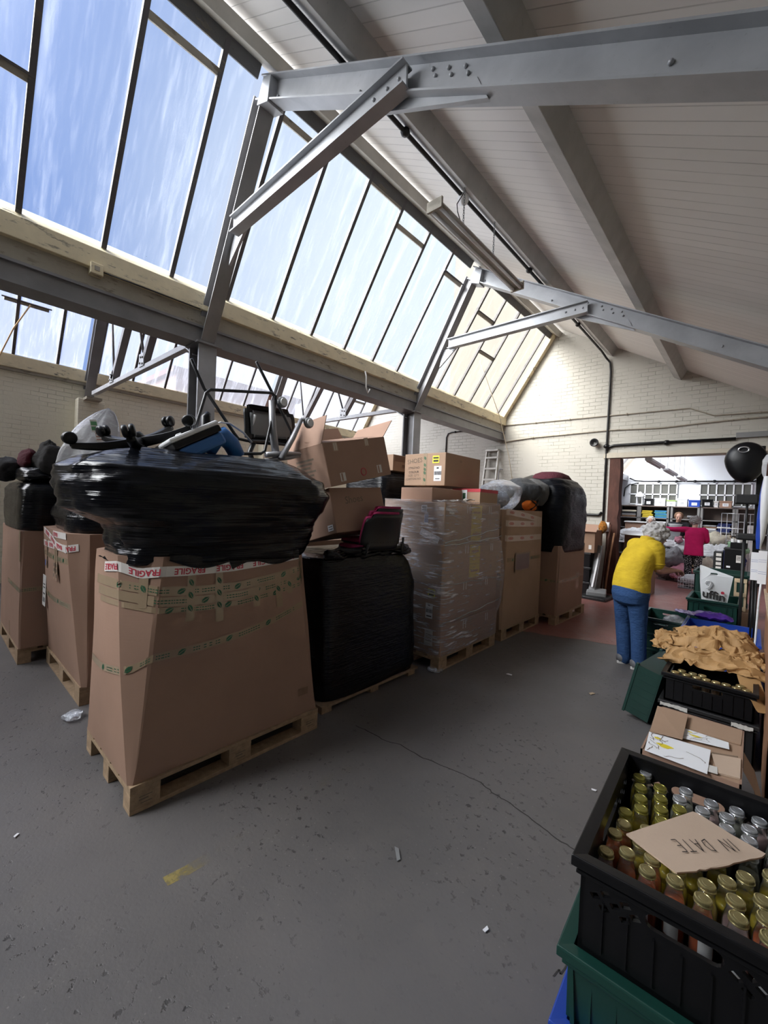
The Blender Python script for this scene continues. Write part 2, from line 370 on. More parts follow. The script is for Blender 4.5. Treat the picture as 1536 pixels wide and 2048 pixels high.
top = [(x, y+.0028+random.uniform(0, .002), .0012) for x, y in cp]; bot = [(x, y-.0028-random.uniform(0, .002), .0012) for x, y in cp]
CRK = plain('dark_crack', (.035, .032, .03), .9)  # thin dark ribbons laid on the floor as cracks
struct('floor_crack', MB().grid([bot, top]), CRK)
cp = [(-.455+random.uniform(-.004, .004)+.03*k/9, 1.50+.09*k/9+.02*math.sin(k), .0012) for k in range(10)]
struct('floor_crack', MB().grid([cp, [(x+.006, y+.003, z) for x, y, z in cp]]), CRK)
def m_worn():
    t = NT('worn_yellow_line'); n = t.noise(t.co(), 16, 5, .7); n2 = t.noise(t.co(), 2.2, 3)
    s = t.n('ShaderNodeSeparateXYZ', {0: t.tc.outputs['Object']})
    near = t.ramp(s.outputs[1], .90, .76)
    a = t.math('MAXIMUM', t.math('MULTIPLY', t.ramp(n, .5, .72), t.math('MULTIPLY', t.ramp(n2, .4, .62), .22)), t.math('MULTIPLY', t.ramp(n, .36, .55), t.math('MULTIPLY', near, .85)))
    d = t.pbr((.34, .27, .09, 1), .6); tr = t.n('ShaderNodeBsdfTransparent').outputs[0]
    return t.end(t.n('ShaderNodeMixShader', {0: a, 1: tr, 2: d}).outputs[0])
yl = [(-1.775, .715), (-1.765, .80), (-1.76, 1.04), (-1.79, 1.43), (-1.79, 1.81), (-1.75, 2.24), (-1.70, 3.0), (-1.66, 4.2)]
struct('floor_line', MB().grid([[(x-.028, y, .001) for x, y in yl], [(x+.028, y, .001) for x, y in yl]]), m_worn())

def gable(k0, k1):          # outline of the cross wall from bay k0 to k1, left to right
    pts = []
    for k in range(k0, k1+1):
        o = k*BAY; pts += [(-4.64+o, 3.9), (-3.56+o, 5.6), (-3.42+o, 5.74)]
        if k < k1: pts.append((-3.42+o+3.45, RZ(.03)+.02))
    return pts
R1 = 1.9
gp = [(-9.75, 0)]+[(-9.75, 3.9)]+gable(-1, 0)[0:]+[(R1, RZ(R1)+.02), (R1, 0)]
wall = [(x, 0, z) for x, z in gp]
hole = [(.42, 0, 0), (.42, 0, 2.78), (-2.26, 0, 2.78), (-2.26, 0, 0)]
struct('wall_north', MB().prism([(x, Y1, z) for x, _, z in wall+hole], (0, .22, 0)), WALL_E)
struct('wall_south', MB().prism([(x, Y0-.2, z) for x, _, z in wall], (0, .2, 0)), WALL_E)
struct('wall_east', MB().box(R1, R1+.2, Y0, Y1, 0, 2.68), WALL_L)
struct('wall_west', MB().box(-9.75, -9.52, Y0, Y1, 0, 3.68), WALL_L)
for py in (YT1, YT2, YT0):
    struct('wall_west_pier', MB().box(-9.53, -9.28, py-.2, py+.22, 0, 3.33), WALL_L, bevel=.01)
for k in (-1, 0):
    o = k*BAY; xr = .16+o if k < 0 else R1
    a = (-3.47+o, 5.735); b = (xr, RZ(xr-o)+.0)
    struct(('ceiling_left', 'ceiling_main', 'ceiling_right')[k+1], MB().prism([(a[0], Y0, a[1]), (b[0], Y0, b[1]), (b[0], Y0, b[1]+.05), (a[0], Y0, a[1]+.05)], (0, Y1-Y0, 0)), CEIL)
# lintel over the doorway, rough edge, brown door post
lt = [(-2.38, 2.775), (.42, 2.80), (.42, 2.875)]+[(.42-.1*i, 2.872+random.uniform(-.012, .015)) for i in range(1, 28)]+[(-2.38, 2.855)]
struct('trim_1', MB().prism([(x, Y1-.045, z) for x, z in lt], (0, .1, 0)), plain('stone_lintel', (.50, .46, .38), .8, bump=.5, scale=14))
pp = [(-2.26, 0), (-2.26, 2.775)]; pr = [(-2.06+random.uniform(-.018, .018), 2.775-2.775*i/16) for i in range(17)]
struct('trim_2', MB().prism([(x, Y1-.02, z) for x, z in pp+pr], (0, .26, 0)), BROWNP)

# ------------------------------------------------------------------ roof glazing, sills and valley beams
n_ = Vector((-.842, 0, .539)); dz = Vector((1.07, 0, 1.67)).normalized()
YB = [-4.38, -3.77, -3.17, -2.56, -1.95, -1.34, -.71, -.10, .51, 1.11, 1.71, 2.32, 2.925, 3.53, 4.14, 4.75, 5.35, 5.96, 6.55, 7.16, 7.77, 8.39, 9.06]
def glazing(k, num, ya, yb, bars, glass, trans, lab):
    """one run of roof glazing between two trusses: panes, bars, head flashing and the short transoms of old vents"""
    o = k*BAY; A = Vector((-4.64+o, 0, 3.9)); L = 1.99
    t = thing('window_%d' % num, lab, 'window', (A.x, ya, A.z), kind='structure')
    cuts = [ya]+[b for b in bars if ya < b < yb]+[yb]
    for i in range(len(cuts)-1):
        a, b = cuts[i]+.012, cuts[i+1]-.012
        p = [A+Vector((0, a, 0)), A+Vector((0, b, 0)), A+dz*L+Vector((0, b, 0)), A+dz*L+Vector((0, a, 0))]
        MB().add(p, [(0, 1, 2, 3)]).build('pane', glass, t)
    for b in cuts[1:-1]:
        m = MB().bar(A+dz*.0+Vector((0, b, 0)), A+dz*L+Vector((0, b, 0)), n_, .042, .05, (0, -.012))
        m.build('glazing_bar', BAR, t)
    m = MB().bar(A+dz*(L-.03)+Vector((0, ya, 0)), A+dz*(L-.03)+Vector((0, yb, 0)), n_, .12, .03, (0, -.02)); m.build('head_flashing', FLASH, t)
    for (b0, b1, s) in trans:
        m = MB().bar(A+dz*s+Vector((0, b0+.015, 0)), A+dz*s+Vector((0, b1-.015, 0)), n_, .055, .04, (0, -.01)); m.build('transom', SILLD, t)
        if s < 1.7: m = MB().bar(A+dz*(s+.03)+Vector((0, b0-.02, 0)), A+dz*(s+.03)+Vector((0, b1+.02, 0)), n_, .018, .03, (0, -.03)); m.build('vent_rail', BAR, t)
    return t
W = 'run of roof glazing '
glazing(0, 1, YT0+.08, YT1-.09, YB, GLASS, [(1.11, 1.71, 1.74), (-.10, .51, .90)], W+'nearest the camera, blue sky through tall streaked panes')
glazing(0, 2, YT1+.09, YT2-.09, YB, GLASS, [(2.32, 2.925, 1.80), (3.53, 4.14, 1.90), (4.14, 4.75, 1.71), (5.35, 5.86, 1.62)], W+'between the two steel trusses of the main roof')
glazing(0, 3, YT2+.09, Y1-.14, YB, GLASSF, [(6.55, 7.16, 1.46), (7.16, 7.77, .93)], W+'beyond the far truss with chalky beige panes')
glazing(0, 4, Y0+.1, YT0-.08, YB, GLASS, [], W+'at the south end of the main roof')
YL = [y-.08 for y in YB]
glazing(-1, 5, YT0+.08, YT1-.09, YL, GLASSL, [(.84, 1.43, .88)], W+'over the left brick wall with a cord-pulled vent')
glazing(-1, 6, YT1+.09, YT2-.09, YL, GLASSL, [(3.45, 4.06, .9)], W+'over the left wall seen behind the nearest steel column')
glazing(-1, 7, YT2+.09, Y1-.14, YL, GLASSL, [(8.31, 8.98, .9)], W+'over the left wall at its far end, ending by the white gable')
glazing(-1, 8, Y0+.1, YT0-.08, YL, GLASSL, [], W+'over the left wall at the south end')
for k in (-1, 0):
    o = k*BAY; A = Vector((-4.64+o, 0, 3.9))
    # sloping end board against the gable
    struct('trim_3', MB().bar(A+Vector((0, Y1-.07, 0))-dz*.05, A+dz*2.02+Vector((0, Y1-.07, 0)), n_, .14, .10, (0, -.03)), SILL, bevel=.006)
    # ridge plate under the ceiling
    struct('trim_4', MB().bar((-3.455+o, Y0, 5.60), (-3.455+o, Y1, 5.60), (.5, 0, .866), .17, .11), RIDGE, bevel=.006)
    if k == -1:
        struct('trim_5', MB().box(-9.60, -9.44, Y0, Y1, 3.66, 3.885), SILL, bevel=.012)
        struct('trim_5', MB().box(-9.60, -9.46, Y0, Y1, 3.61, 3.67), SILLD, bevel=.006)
    else:
        struct('trim_5', MB().prism([(-4.78+o, Y0, 3.66), (-4.58+o, Y0, 3.66), (-4.58+o, Y0, 3.84), (-4.66+o, Y0, 3.915), (-4.78+o, Y0, 3.915)], (0, Y1-Y0, 0)), SILL, bevel=.006)
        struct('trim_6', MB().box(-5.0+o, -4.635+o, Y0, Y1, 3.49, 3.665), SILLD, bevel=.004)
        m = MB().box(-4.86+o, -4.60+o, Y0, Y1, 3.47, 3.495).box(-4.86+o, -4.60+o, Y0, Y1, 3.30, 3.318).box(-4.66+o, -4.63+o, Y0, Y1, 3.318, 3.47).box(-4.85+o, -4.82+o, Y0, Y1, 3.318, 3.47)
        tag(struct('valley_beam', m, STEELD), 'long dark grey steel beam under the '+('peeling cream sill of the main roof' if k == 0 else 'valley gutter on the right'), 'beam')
# purlins
for k, xs in ((0, (-2.28, -1.10)), (-1, (-7.13, -5.95))):
    for i, x in enumerate(xs):
        z = RZ(x, k)-.005
        t_ = MB().bar((x-.09*.5, Y0, z-.085*.866), (x-.09*.5, Y1, z-.085*.866), (.5, 0, .866), .13, .19)
        o_ = struct('purlin', t_, PURL, bevel=.004)
        tag(o_, ('pale grey roof purlin with a black conduit along it' if i == 0 else 'pale grey roof purlin lower down the slope, without conduit') if k == 0 else 'pale grey purlin of the %s bay roof, %s' % (('left' if k < 0 else 'right'), ('upper' if i == 0 else 'lower')), 'purlin')

# ------------------------------------------------------------------ steel trusses and columns
def rivet_at(p, nrm, par, r=.013):
    m = MB().ball(p, r, r, r, 8, 6); return m.build('rivet', STEEL, par, smooth=True)
def isec(p0, p1, up, h, wd, tk=.012, gap=.014):
    m = MB(); m.bar(p0, p1, up, .016, h)
    for sv in (-1, 1):
        for sd in (-1, 1): m.bar(p0, p1, up, (wd-gap)/2, tk, (sd*(wd+gap)/4, sv*(h-tk)/2))
    return m
def truss(y, o, lab, web=False, rv=True):
    t = thing('roof_truss', lab, 'truss', (-4.66+o, y, 3.36), kind='structure')
    P = lambda x, z, dy=0: (x+o, y+dy, z)
    upS = (-.842, 0, .539); upR = (.5, 0, .866)
    isec(P(-4.70, 3.34), P(-3.60, 5.36), (.88, 0, -.48), .17, .15).build('post', STEELD, t)
    isec(P(-3.60, 5.435), P(.10 if web else 1.86, 3.30 if web else 5.435-.577*5.46), upR, .20, .15).build('rafter', STEEL, t)
    MB().prism([P(-3.60, 5.26, -.085), P(-3.42, 5.19, -.085), P(-3.38, 5.40, -.085), P(-3.50, 5.46, -.085)], (0, .17, 0)).build('apex_plate', STEEL, t, bevel=.004)
    MB().box(-4.86+o, -4.54+o, y-.14, y+.14, 3.29, 3.31).build('base_plate', STEELD, t)
    if not web:
        isec(P(-3.94, 4.29 if y < 3 else 4.35, -.085), P(-1.77, 4.355, -.085), (0, 0, 1), .16, .10).build('brace', STEEL, t)
        MB().prism([P(-2.10, 4.36, -.016), P(-1.22, 3.93, -.016), P(-1.30, 4.10, -.016), P(-1.95, 4.50, -.016)], (0, .032, 0)).build('gusset', STEEL, t)
        MB().prism([P(-4.10, 4.30, -.014), P(-3.80, 4.32, -.014), P(-4.16, 4.02, -.014)], (0, .028, 0)).build('gusset', STEEL, t)
        if rv:
            for x in (-1.62, -1.50, -1.38):
                for dzv in (0, -.055): rivet_at(P(x+.02*(dzv < 0), RZ(x)-.33+dzv, -.014), 0, t)
            for x in (-2.05, -1.93, -1.83): rivet_at(P(x, 4.36, -.096), 0, t)
            for x, z in ((-3.93, 4.40), (-3.88, 4.36), (-3.42, 5.26), (-3.36, 5.25), (-2.28, 4.62), (-.35, 3.55)): rivet_at(P(x, z, -.014), 0, t)
    else:
        MB().bar(P(-9.10+4.85, 3.41), P(-9.10+4.85+4.15-.05, 3.41), (0, 0, 1), .06, .05).build('tie', STEEL, t) if False else None
        MB().bar(P(-4.25, 3.42), P(-.12, 3.40), (0, 0, 1), .075, .07).build('tie', STEEL, t, bevel=.004)
        for a, b, wd, hh in (((-3.07, 3.47), (-2.05, 4.70), .09, .10), ((-1.69, 3.47), (-1.15, 4.15), .09, .09)):
            MB().bar(P(*a), P(*b), (0, 1, 0), wd, hh).build('strut', STEELD, t)
        for a, b in (((-3.07, 3.47), (-3.45, 5.3)), ((-1.70, 3.5), (-2.25, 4.75))):
            MB().tube([P(*a), P(*b)], .018, 8).build('tie_rod', STEELD, t, smooth=True)
        for x in (-3.07, -1.69):
            MB().box(x-.09+o, x+.09+o, y-.05, y-.036, 3.42, 3.60).build('gusset', STEEL, t)
            if rv:
                for dx, dz_ in ((-.05, .05), (.05, .03), (-.02, .13), (.05, .12)): rivet_at((x+dx+o, y-.052, 3.42+dz_), 0, t, .016)
        MB().box(-4.62+o, -4.2+o, y-.12, y+.12, 3.30, 3.345).build('bearing_plate', SILLD, t)
    return t
truss(YT1, 0, 'nearest steel roof truss crossing the top of the photo, with a diagonal brace')
truss(YT2, 0, 'farther steel roof truss of the main roof, its brace in front of the far glazing')
truss(YT0, 0, 'steel roof truss behind the camera', rv=False)
truss(YT1, -BAY, 'webbed truss of the left bay, tied to the nearest steel column', True)
truss(YT2, -BAY, 'webbed truss of the left bay, tied to the farther steel column', True)
def column(x, y, lab):
    t = thing('steel_column', lab, 'column', (x, y, 0), kind='structure')
    m = MB().box(x-.125, x+.125, y-.012, y+.012, 0, 3.29); m.build('web', STEELD, t)
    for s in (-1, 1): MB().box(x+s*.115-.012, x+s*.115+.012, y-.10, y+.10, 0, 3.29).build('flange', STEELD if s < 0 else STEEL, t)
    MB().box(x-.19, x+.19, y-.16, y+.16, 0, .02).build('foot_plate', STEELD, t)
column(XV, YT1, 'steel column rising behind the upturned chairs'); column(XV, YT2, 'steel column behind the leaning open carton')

# ------------------------------------------------------------------ conduits, cords and fittings
def pipe(name, pts, r, mat, lab, cat, clips=(), n=8):
    m = MB().tube(pts, r, n)
    for c_ in clips: m.ball(c_, r*2.2, r*2.2, r*1.8, 8, 6)
    return tag(m.build(name, mat, smooth=True), lab, cat)
def lerp(a, b, k): return tuple(a[i]+(b[i]-a[i])*k for i in range(3))
pz = RZ(-2.28)-.005
cx, cz = -2.44, pz-.155
cpts = [(cx, Y0+.2+i*(Y1-.35-Y0-.2)/40, cz) for i in range(41)]
cpts += [(cx+.02, Y1-.09, cz-.06), (cx+.09, Y1-.035, cz-.16), (-2.33, Y1-.03, 4.55), (-2.33, Y1-.03, 4.03), (-2.335, Y1-.03, 3.1), (-2.33, Y1-.03, 1.42)]
pipe('black_conduit', cpts, .02, BLKM, 'black conduit along the upper purlin and down the white gable wall', 'conduit', [(cx, y, cz) for y in (1.0, 2.8, 5.5, 7.6)])
pipe('pale_conduit', [(-4.62, Y1-.02, 3.665), (-3.6, Y1-.02, 3.66), (-2.3, Y1-.02, 3.652), (-1.2, Y1-.02, 3.645), (-.98, Y1-.02, 3.645), (-.62, Y1-.02, 3.47), (.1, Y1-.02, 3.455), (2., Y1-.02, 3.45)], .012, SILLD, 'thin painted conduit across the gable with a dog-leg at the right', 'conduit', [(-3.85, Y1-.02, 3.66), (-3.1, Y1-.02, 3.655), (-2.0, Y1-.02, 3.65), (.0, Y1-.02, 3.457)])
pipe('sagging_cable', [(-4.70, Y1-.02, 3.245), (-4.35, Y1-.02, 3.29), (-3.9, Y1-.02, 3.32), (-3.3, Y1-.02, 3.33), (-2.3, Y1-.02, 3.352), (-1.4, Y1-.02, 3.32), (-.8, Y1-.02, 3.35), (-.2, Y1-.02, 3.37), (1, Y1-.02, 3.36)], .014, SILLD, 'grey cable sagging across the gable below the thin conduit', 'cable', [(-3.9, Y1-.02, 3.32)])
pipe('black_trunking', [(-2.33, Y1-.03, 2.93), (-2.30, Y1-.03, 3.0), (-2.2, Y1-.03, 3.03), (-1.4, Y1-.03, 3.035), (-.3, Y1-.03, 3.03)], .028, BLK, 'thick black cable run above the doorway', 'cable', [(-2.335, Y1-.03, 3.02), (-1.3, Y1-.03, 3.03)])
pipe('black_trunking', [(-2.36, Y1-.03, 1.66), (-2.42, Y1-.03, 1.60), (-2.6, Y1-.03, 1.60), (-3.0, Y1-.03, 1.61)], .026, BLK, 'black cable bending left at the wall beside the wrapped domed load', 'cable')
tag(MB().box(-.3, 1.2, Y1-.06, Y1, 3.04, 3.13).build('grey_trunking', GREYP2, bevel=.004), 'short grey trunking box on the wall at the right end of the black cable', 'trunking')
pipe('thin_black_conduit', [(-6.27, Y1-.02, 2.2), (-6.27, Y1-.02, 3.50), (-6.22, Y1-.02, 3.60), (-6.1, Y1-.02, 3.625), (-5.35, Y1-.02, 3.63)], .016, BLKM, 'thin black conduit bending on the bluish white wall left of the gable', 'conduit', [(-6.0, Y1-.02, 3.627), (-5.7, Y1-.02, 3.63)])
pipe('vent_cord', [(-4.27, 7.50, 4.60), (-4.5, 8.9, 3.8), (-4.36, 9.2, 2.9), (-4.2, 9.3, 1.9)], .009, plain('beige_cord', (.55, .48, .36), .8), 'beige cord hanging from a far roof vent down to the floor by the ladder', 'cord')
pipe('vent_cord', [(-8.95, 1.17, 4.62), (-9.05, .98, 4.2), (-9.15, .82, 3.7), (-9.2, .62, 3.2), (-9.25, .50, 2.85)], .011, plain('orange_cord', (.62, .42, .22), .8), 'tan cord hanging from the vent over the left wall', 'cord')
t = thing('wall_bell', 'round dark alarm bell on the white gable wall left of the door', 'bell', (-2.55, Y1, 3.10))
Ry = Matrix.Rotation(R(90), 3, 'X')
MB().lathe((-2.55, Y1, 3.10), [(.0, 0), (.05, 0), (.05, .05), (.03, .07), (.02, .07)], 14, Ry).build('base', WHITEP, t, smooth=True)
MB().lathe((-2.55, Y1-.07, 3.10), [(.02, 0), (.065, .02), (.085, .06), (.085, .075), (.07, .078), (.03, .05)], 18, Ry).build('gong', BLK, t, smooth=True)
t = thing('emergency_stop', 'small grey box with red stop button left of the door post', 'switch', (-2.28, Y1, 1.36))
MB().box(-2.34, -2.20, Y1-.07, Y1, 1.27, 1.46).build('housing', WHITEP, t, bevel=.008)
MB().lathe((-2.27, Y1-.07, 1.37), [(.0, 0), (.022, 0), (.022, .02), (.038, .022), (.036, .045), (.0, .05)], 14, Ry).build('button', plain('red_button', (.55, .02, .02), .4), t, smooth=True)
# socket box on the sill and hanging strap
t = thing('socket_box', 'small grey conduit box on the cream sill over the left glazing', 'box', (-4.57, 1.05, 3.64))
MB().box(-4.64, -4.55, 1.0, 1.10, 3.60, 3.70).build('housing', SILL, t, bevel=.006); MB().box(-4.553, -4.545, 1.03, 1.07, 3.63, 3.67).build('cover', SILLD, t)
pipe('sill_wire', [(-4.572, 1.1, 3.645), (-4.574, 1.5, 3.65), (-4.574, 2.0, 3.65)], .006, BLKM, 'black wire along the cream sill between box and column', 'wire')
pipe('hanging_strap', [(-4.57, 4.55, 3.66), (-4.55, 4.56, 3.58), (-4.555, 4.57, 3.42), (-4.54, 4.60, 3.33), (-4.53, 4.63, 3.40)], .012, PAPERB, 'loose pale strap hanging from the sill beyond the upturned chairs', 'strap')
# fluorescent fitting on chains
FX, FZ = -2.35, 4.425
t = thing('fluorescent_light', 'long pale fluorescent fitting hung on chains below the conduit purlin', 'light', (FX, 4.06, FZ))
MB().prism([(FX-.045, 3.15, FZ+.05), (FX+.045, 3.15, FZ+.05), (FX+.085, 3.15, FZ-.01), (FX+.04, 3.15, FZ), (FX-.04, 3.15, FZ), (FX-.085, 3.15, FZ-.01)], (0, 1.83, 0)).build('housing', RIDGE, t)
for dx in (-.045, .045): MB().tube([(FX+dx, 3.18, FZ-.025), (FX+dx, 4.95, FZ-.025)], .016, 10).build('tube', WHITEP, t, smooth=True)
for ye in (3.15, 4.955): MB().box(FX-.085, FX+.085, ye, ye+.025, FZ-.045, FZ+.055).build('end_cap', SILLD, t, bevel=.004)
for ych in (3.66, 4.31):
    m = MB(); z = FZ+.05; i = 0
    while z < RZ(FX)-.19:
        m.tube([(FX+(.009*math.cos(a) if i % 2 else 0), ych+(0 if i % 2 else .009*math.cos(a)), z+.014+.017*math.sin(a)) for a in [k*math.pi/4 for k in range(8)]], .0032, 5, closed=True); z += .026; i += 1
    m.build('chain', GREYP2, t, smooth=True)
MB().tube([(FX+.01, 3.62, FZ+.05), (FX+.03, 3.50, FZ+.12), (FX-.02, 3.56, FZ+.25), (FX-.02, 3.72, cz+.02)], .005, 6).build('flex', BLKM, t, smooth=True)
t = thing('junction_box', 'round white junction box on the conduit purlin above the fluorescent fitting', 'box', (cx, 3.78, cz))
MB().lathe((cx-.0, 3.78, cz-.02), [(0, -.03), (.055, -.03), (.06, -.02), (.06, .03), (0, .03)], 18, Matrix.Rotation(R(-60), 3, 'Y')).build('body', WHITEP, t, smooth=False)

# ------------------------------------------------------------------ the neighbours seen through the glass
def m_outside(name, col):
    t = NT(name); n = t.noise(t.co((1, 1, .15)), 2.0, 4); c = t.mix(n, c4([x*.8 for x in col]), c4([x*1.15 for x in col])); return t.end(t.pbr(c, .9))
struct('ground_outside', MB().box(-60, 40, -40, 70, -.4, -.14), plain('yard_tarmac', (.12, .12, .12), .9))
def outbuilding(x0, x1, y0, y1, h, mat, lab, roofmat):
    t = thing('building', lab, 'building', ((x0+x1)/2, (y0+y1)/2, 0), kind='structure')
    MB().box(x0, x1, y0, y1, -.14, h).build('walls', mat, t); MB().box(x0-.2, x1+.2, y0-.2, y1+.2, h, h+.2).build('roof', roofmat, t)
    for i in range(3):
        yy = y0+(y1-y0)*(i+.5)/3; MB().box(x1-.02, x1+.03, yy-.6, yy+.6, h*.55, h*.8).build('window', GREYP2, t)
BEI = m_outside('beige_render', (.155, .142, .12)); PNK = m_outside('pinkish_brick', (.17, .095, .07))
outbuilding(-12.3, -3.2, 18.6, 26, 16, BEI, 'tall beige building seen through the far chalky panes', SILLD)
outbuilding(-23, -17, 6.6, 12.2, 6.4, PNK, 'low pinkish brick building seen through the left panes', BROWNP)

# ------------------------------------------------------------------ text
def text_mb(s, size, fn, cur=0, mb=None, bold=0.0):
    """flat lettering; fn maps (u, v) with u centred along the line to a point"""
    cu = bpy.data.curves.new('lettering', 'FONT'); cu.body = s; cu.size = size; cu.align_x = 'CENTER'; cu.align_y = 'CENTER'; cu.offset = bold; cu.resolution_u = 2
    o = bpy.data.objects.new('lettering', cu); C.objects.link(o)
    dg = bpy.context.evaluated_depsgraph_get(); me = o.evaluated_get(dg).to_mesh()
    vs = [fn(v.co.x, v.co.y) for v in me.vertices]; fs = [tuple(p.vertices) for p in me.polygons]
    o.evaluated_get(dg).to_mesh_clear(); bpy.data.objects.remove(o); bpy.data.curves.remove(cu)
    mb = mb or MB(); mb.cur = cur; mb.add(vs, fs); return mb
def flat(c, ux, uy, rot=0.0):
    """returns fn(u,v) on the plane through c spanned by ux, uy"""
    c, ux, uy = Vector(c), Vector(ux).normalized(), Vector(uy).normalized(); k, l = math.cos(rot), math.sin(rot)
    return lambda u, v: c+ux*(u*k-v*l)+uy*(u*l+v*k)
def label_on(name, par, c, ux, uy, wd, hg, mat, lines=(), bars=None, lift=.002, ink=INK):
    """a stuck-on paper label: a flat sheet with printed lines (w fraction) and maybe a barcode"""
    n = Vector(ux).cross(Vector(uy)).normalized(); c = Vector(c)+n*lift; fn = flat(c, ux, uy); f2 = flat(c+n*.0008, ux, uy)
    m = MB(); m.add([fn(-wd/2, -hg/2), fn(wd/2, -hg/2), fn(wd/2, hg/2), fn(-wd/2, hg/2)], [(0, 1, 2, 3)]); m.cur = 1
    for (x, y, w_, h_) in lines:
        x, y, w_, h_ = x*wd, y*hg, w_*wd, h_*hg; m.add([f2(x-w_/2, y-h_/2), f2(x+w_/2, y-h_/2), f2(x+w_/2, y+h_/2), f2(x-w_/2, y+h_/2)], [(0, 1, 2, 3)])
    if bars:
        x, y, w_, h_ = bars; x *= wd; y *= hg; w_ *= wd; h_ *= hg; rng = random.Random(3); u = x-w_/2
        while u < x+w_/2:
            b = rng.choice((.02, .035, .05))*w_; m.add([f2(u, y-h_/2), f2(u+b, y-h_/2), f2(u+b, y+h_/2), f2(u, y+h_/2)], [(0, 1, 2, 3)]); u += b+rng.choice((.02, .03))*w_
    return m.build(name, [mat, ink], par)
def leaf(m, fn, u, v, L, rot):
    """small printed leaf of the parcel tape, two halves split by the midrib"""
    k, l = math.cos(rot), math.sin(rot)
    for sg in (1, -1):
        pts = [(-L/2, 0), (-L*.25, sg*L*.24), (L*.1, sg*L*.27), (L/2, sg*.03*L), (L*.1, sg*L*.03), (-L*.3, sg*L*.03)]
        m.add([fn(u+x*k-y*l, v+x*l+y*k) for x, y in pts], [(0, 1, 2, 3, 4, 5) if sg > 0 else (5, 4, 3, 2, 1, 0)])

# ------------------------------------------------------------------ pallets
def make_pallet(loc, rot, label, mat=PALLET, L=1.2, Wd=.8):
    """EUR style pallet, long side along local y, base at z 0"""
    t = thing('wooden_pallet', label, 'pallet', (0, 0, 0), 'wooden pallets under the loads')
    for i in range(5):
        x = -Wd/2+.0725+(Wd-.145)*i/4; wd = .145 if i in (0, 2, 4) else .10
        MB().box(x-wd/2, x+wd/2, -L/2, L/2, .122, .144).build('deck_board', mat, t, bevel=.002)
    for y in (-L/2+.0725, 0, L/2-.0725):
        MB().box(-Wd/2, Wd/2, y-.0725, y+.0725, .100, .122).build('stringer_board', mat, t, bevel=.002)
        for x in (-Wd/2+.05, 0, Wd/2-.05): MB().box(x-.05, x+.05, y-.0725, y+.0725, .022, .100).build('block', mat, t, bevel=.003)
    for x in (-Wd/2+.05, 0, Wd/2-.05): MB().box(x-.05, x+.05, -L/2, L/2, 0, .022).build('bottom_board', mat, t, bevel=.002)
    t.location = loc; t.rotation_euler = (0, 0, rot); return t
P1 = make_pallet((-2.67, 1.33, 0), 0, 'pale wooden pallet under the nearest big cardboard bulk box')
def pal(loc, rot, lab): return dup(P1, loc, rot, lab)
pal((-4.33, 1.23, 0), R(90), 'wooden pallet under the taped box behind the nearest bulk box')
pal((-5.60, 1.03, 0), R(90), 'wooden pallet under the box at the left edge of the photo')
pal((-2.65, 4.02, 0), R(.5), 'wooden pallet under the clear-wrapped stack of cartons')
pal((-2.66, 5.40, 0), 0, 'wooden pallet under the tall box with a square patch')
pal((-2.43, 6.68, 0), R(-2), 'wooden pallet standing on the red floor under the domed load')
for yb_ in (.8025, 1.33, 1.8575): label_on('stamp', P1, (-2.27, yb_, .061), (0, 1, 0), (0, 0, 1), .09, .06, PALLET, [(0, .3, .7, .08), (-.1, .05, .5, .12), (.05, -.25, .6, .08)], ink=GREYP)
# low worn board base under the black wrapped load
t = thing('wooden_pallet', 'thin low wooden base under the black-wrapped load', 'pallet', (-2.8, 2.68, 0))
for i in range(5): MB().box(-3.19+i*.17, -3.19+i*.17+.12, 2.07, 3.28, .035, .055).build('deck_board', PALD, t)
for y in (2.12, 2.66, 3.18): MB().box(-3.19, -2.39, y-.05, y+.05, 0, .035).build('bottom_board', PALD, t)

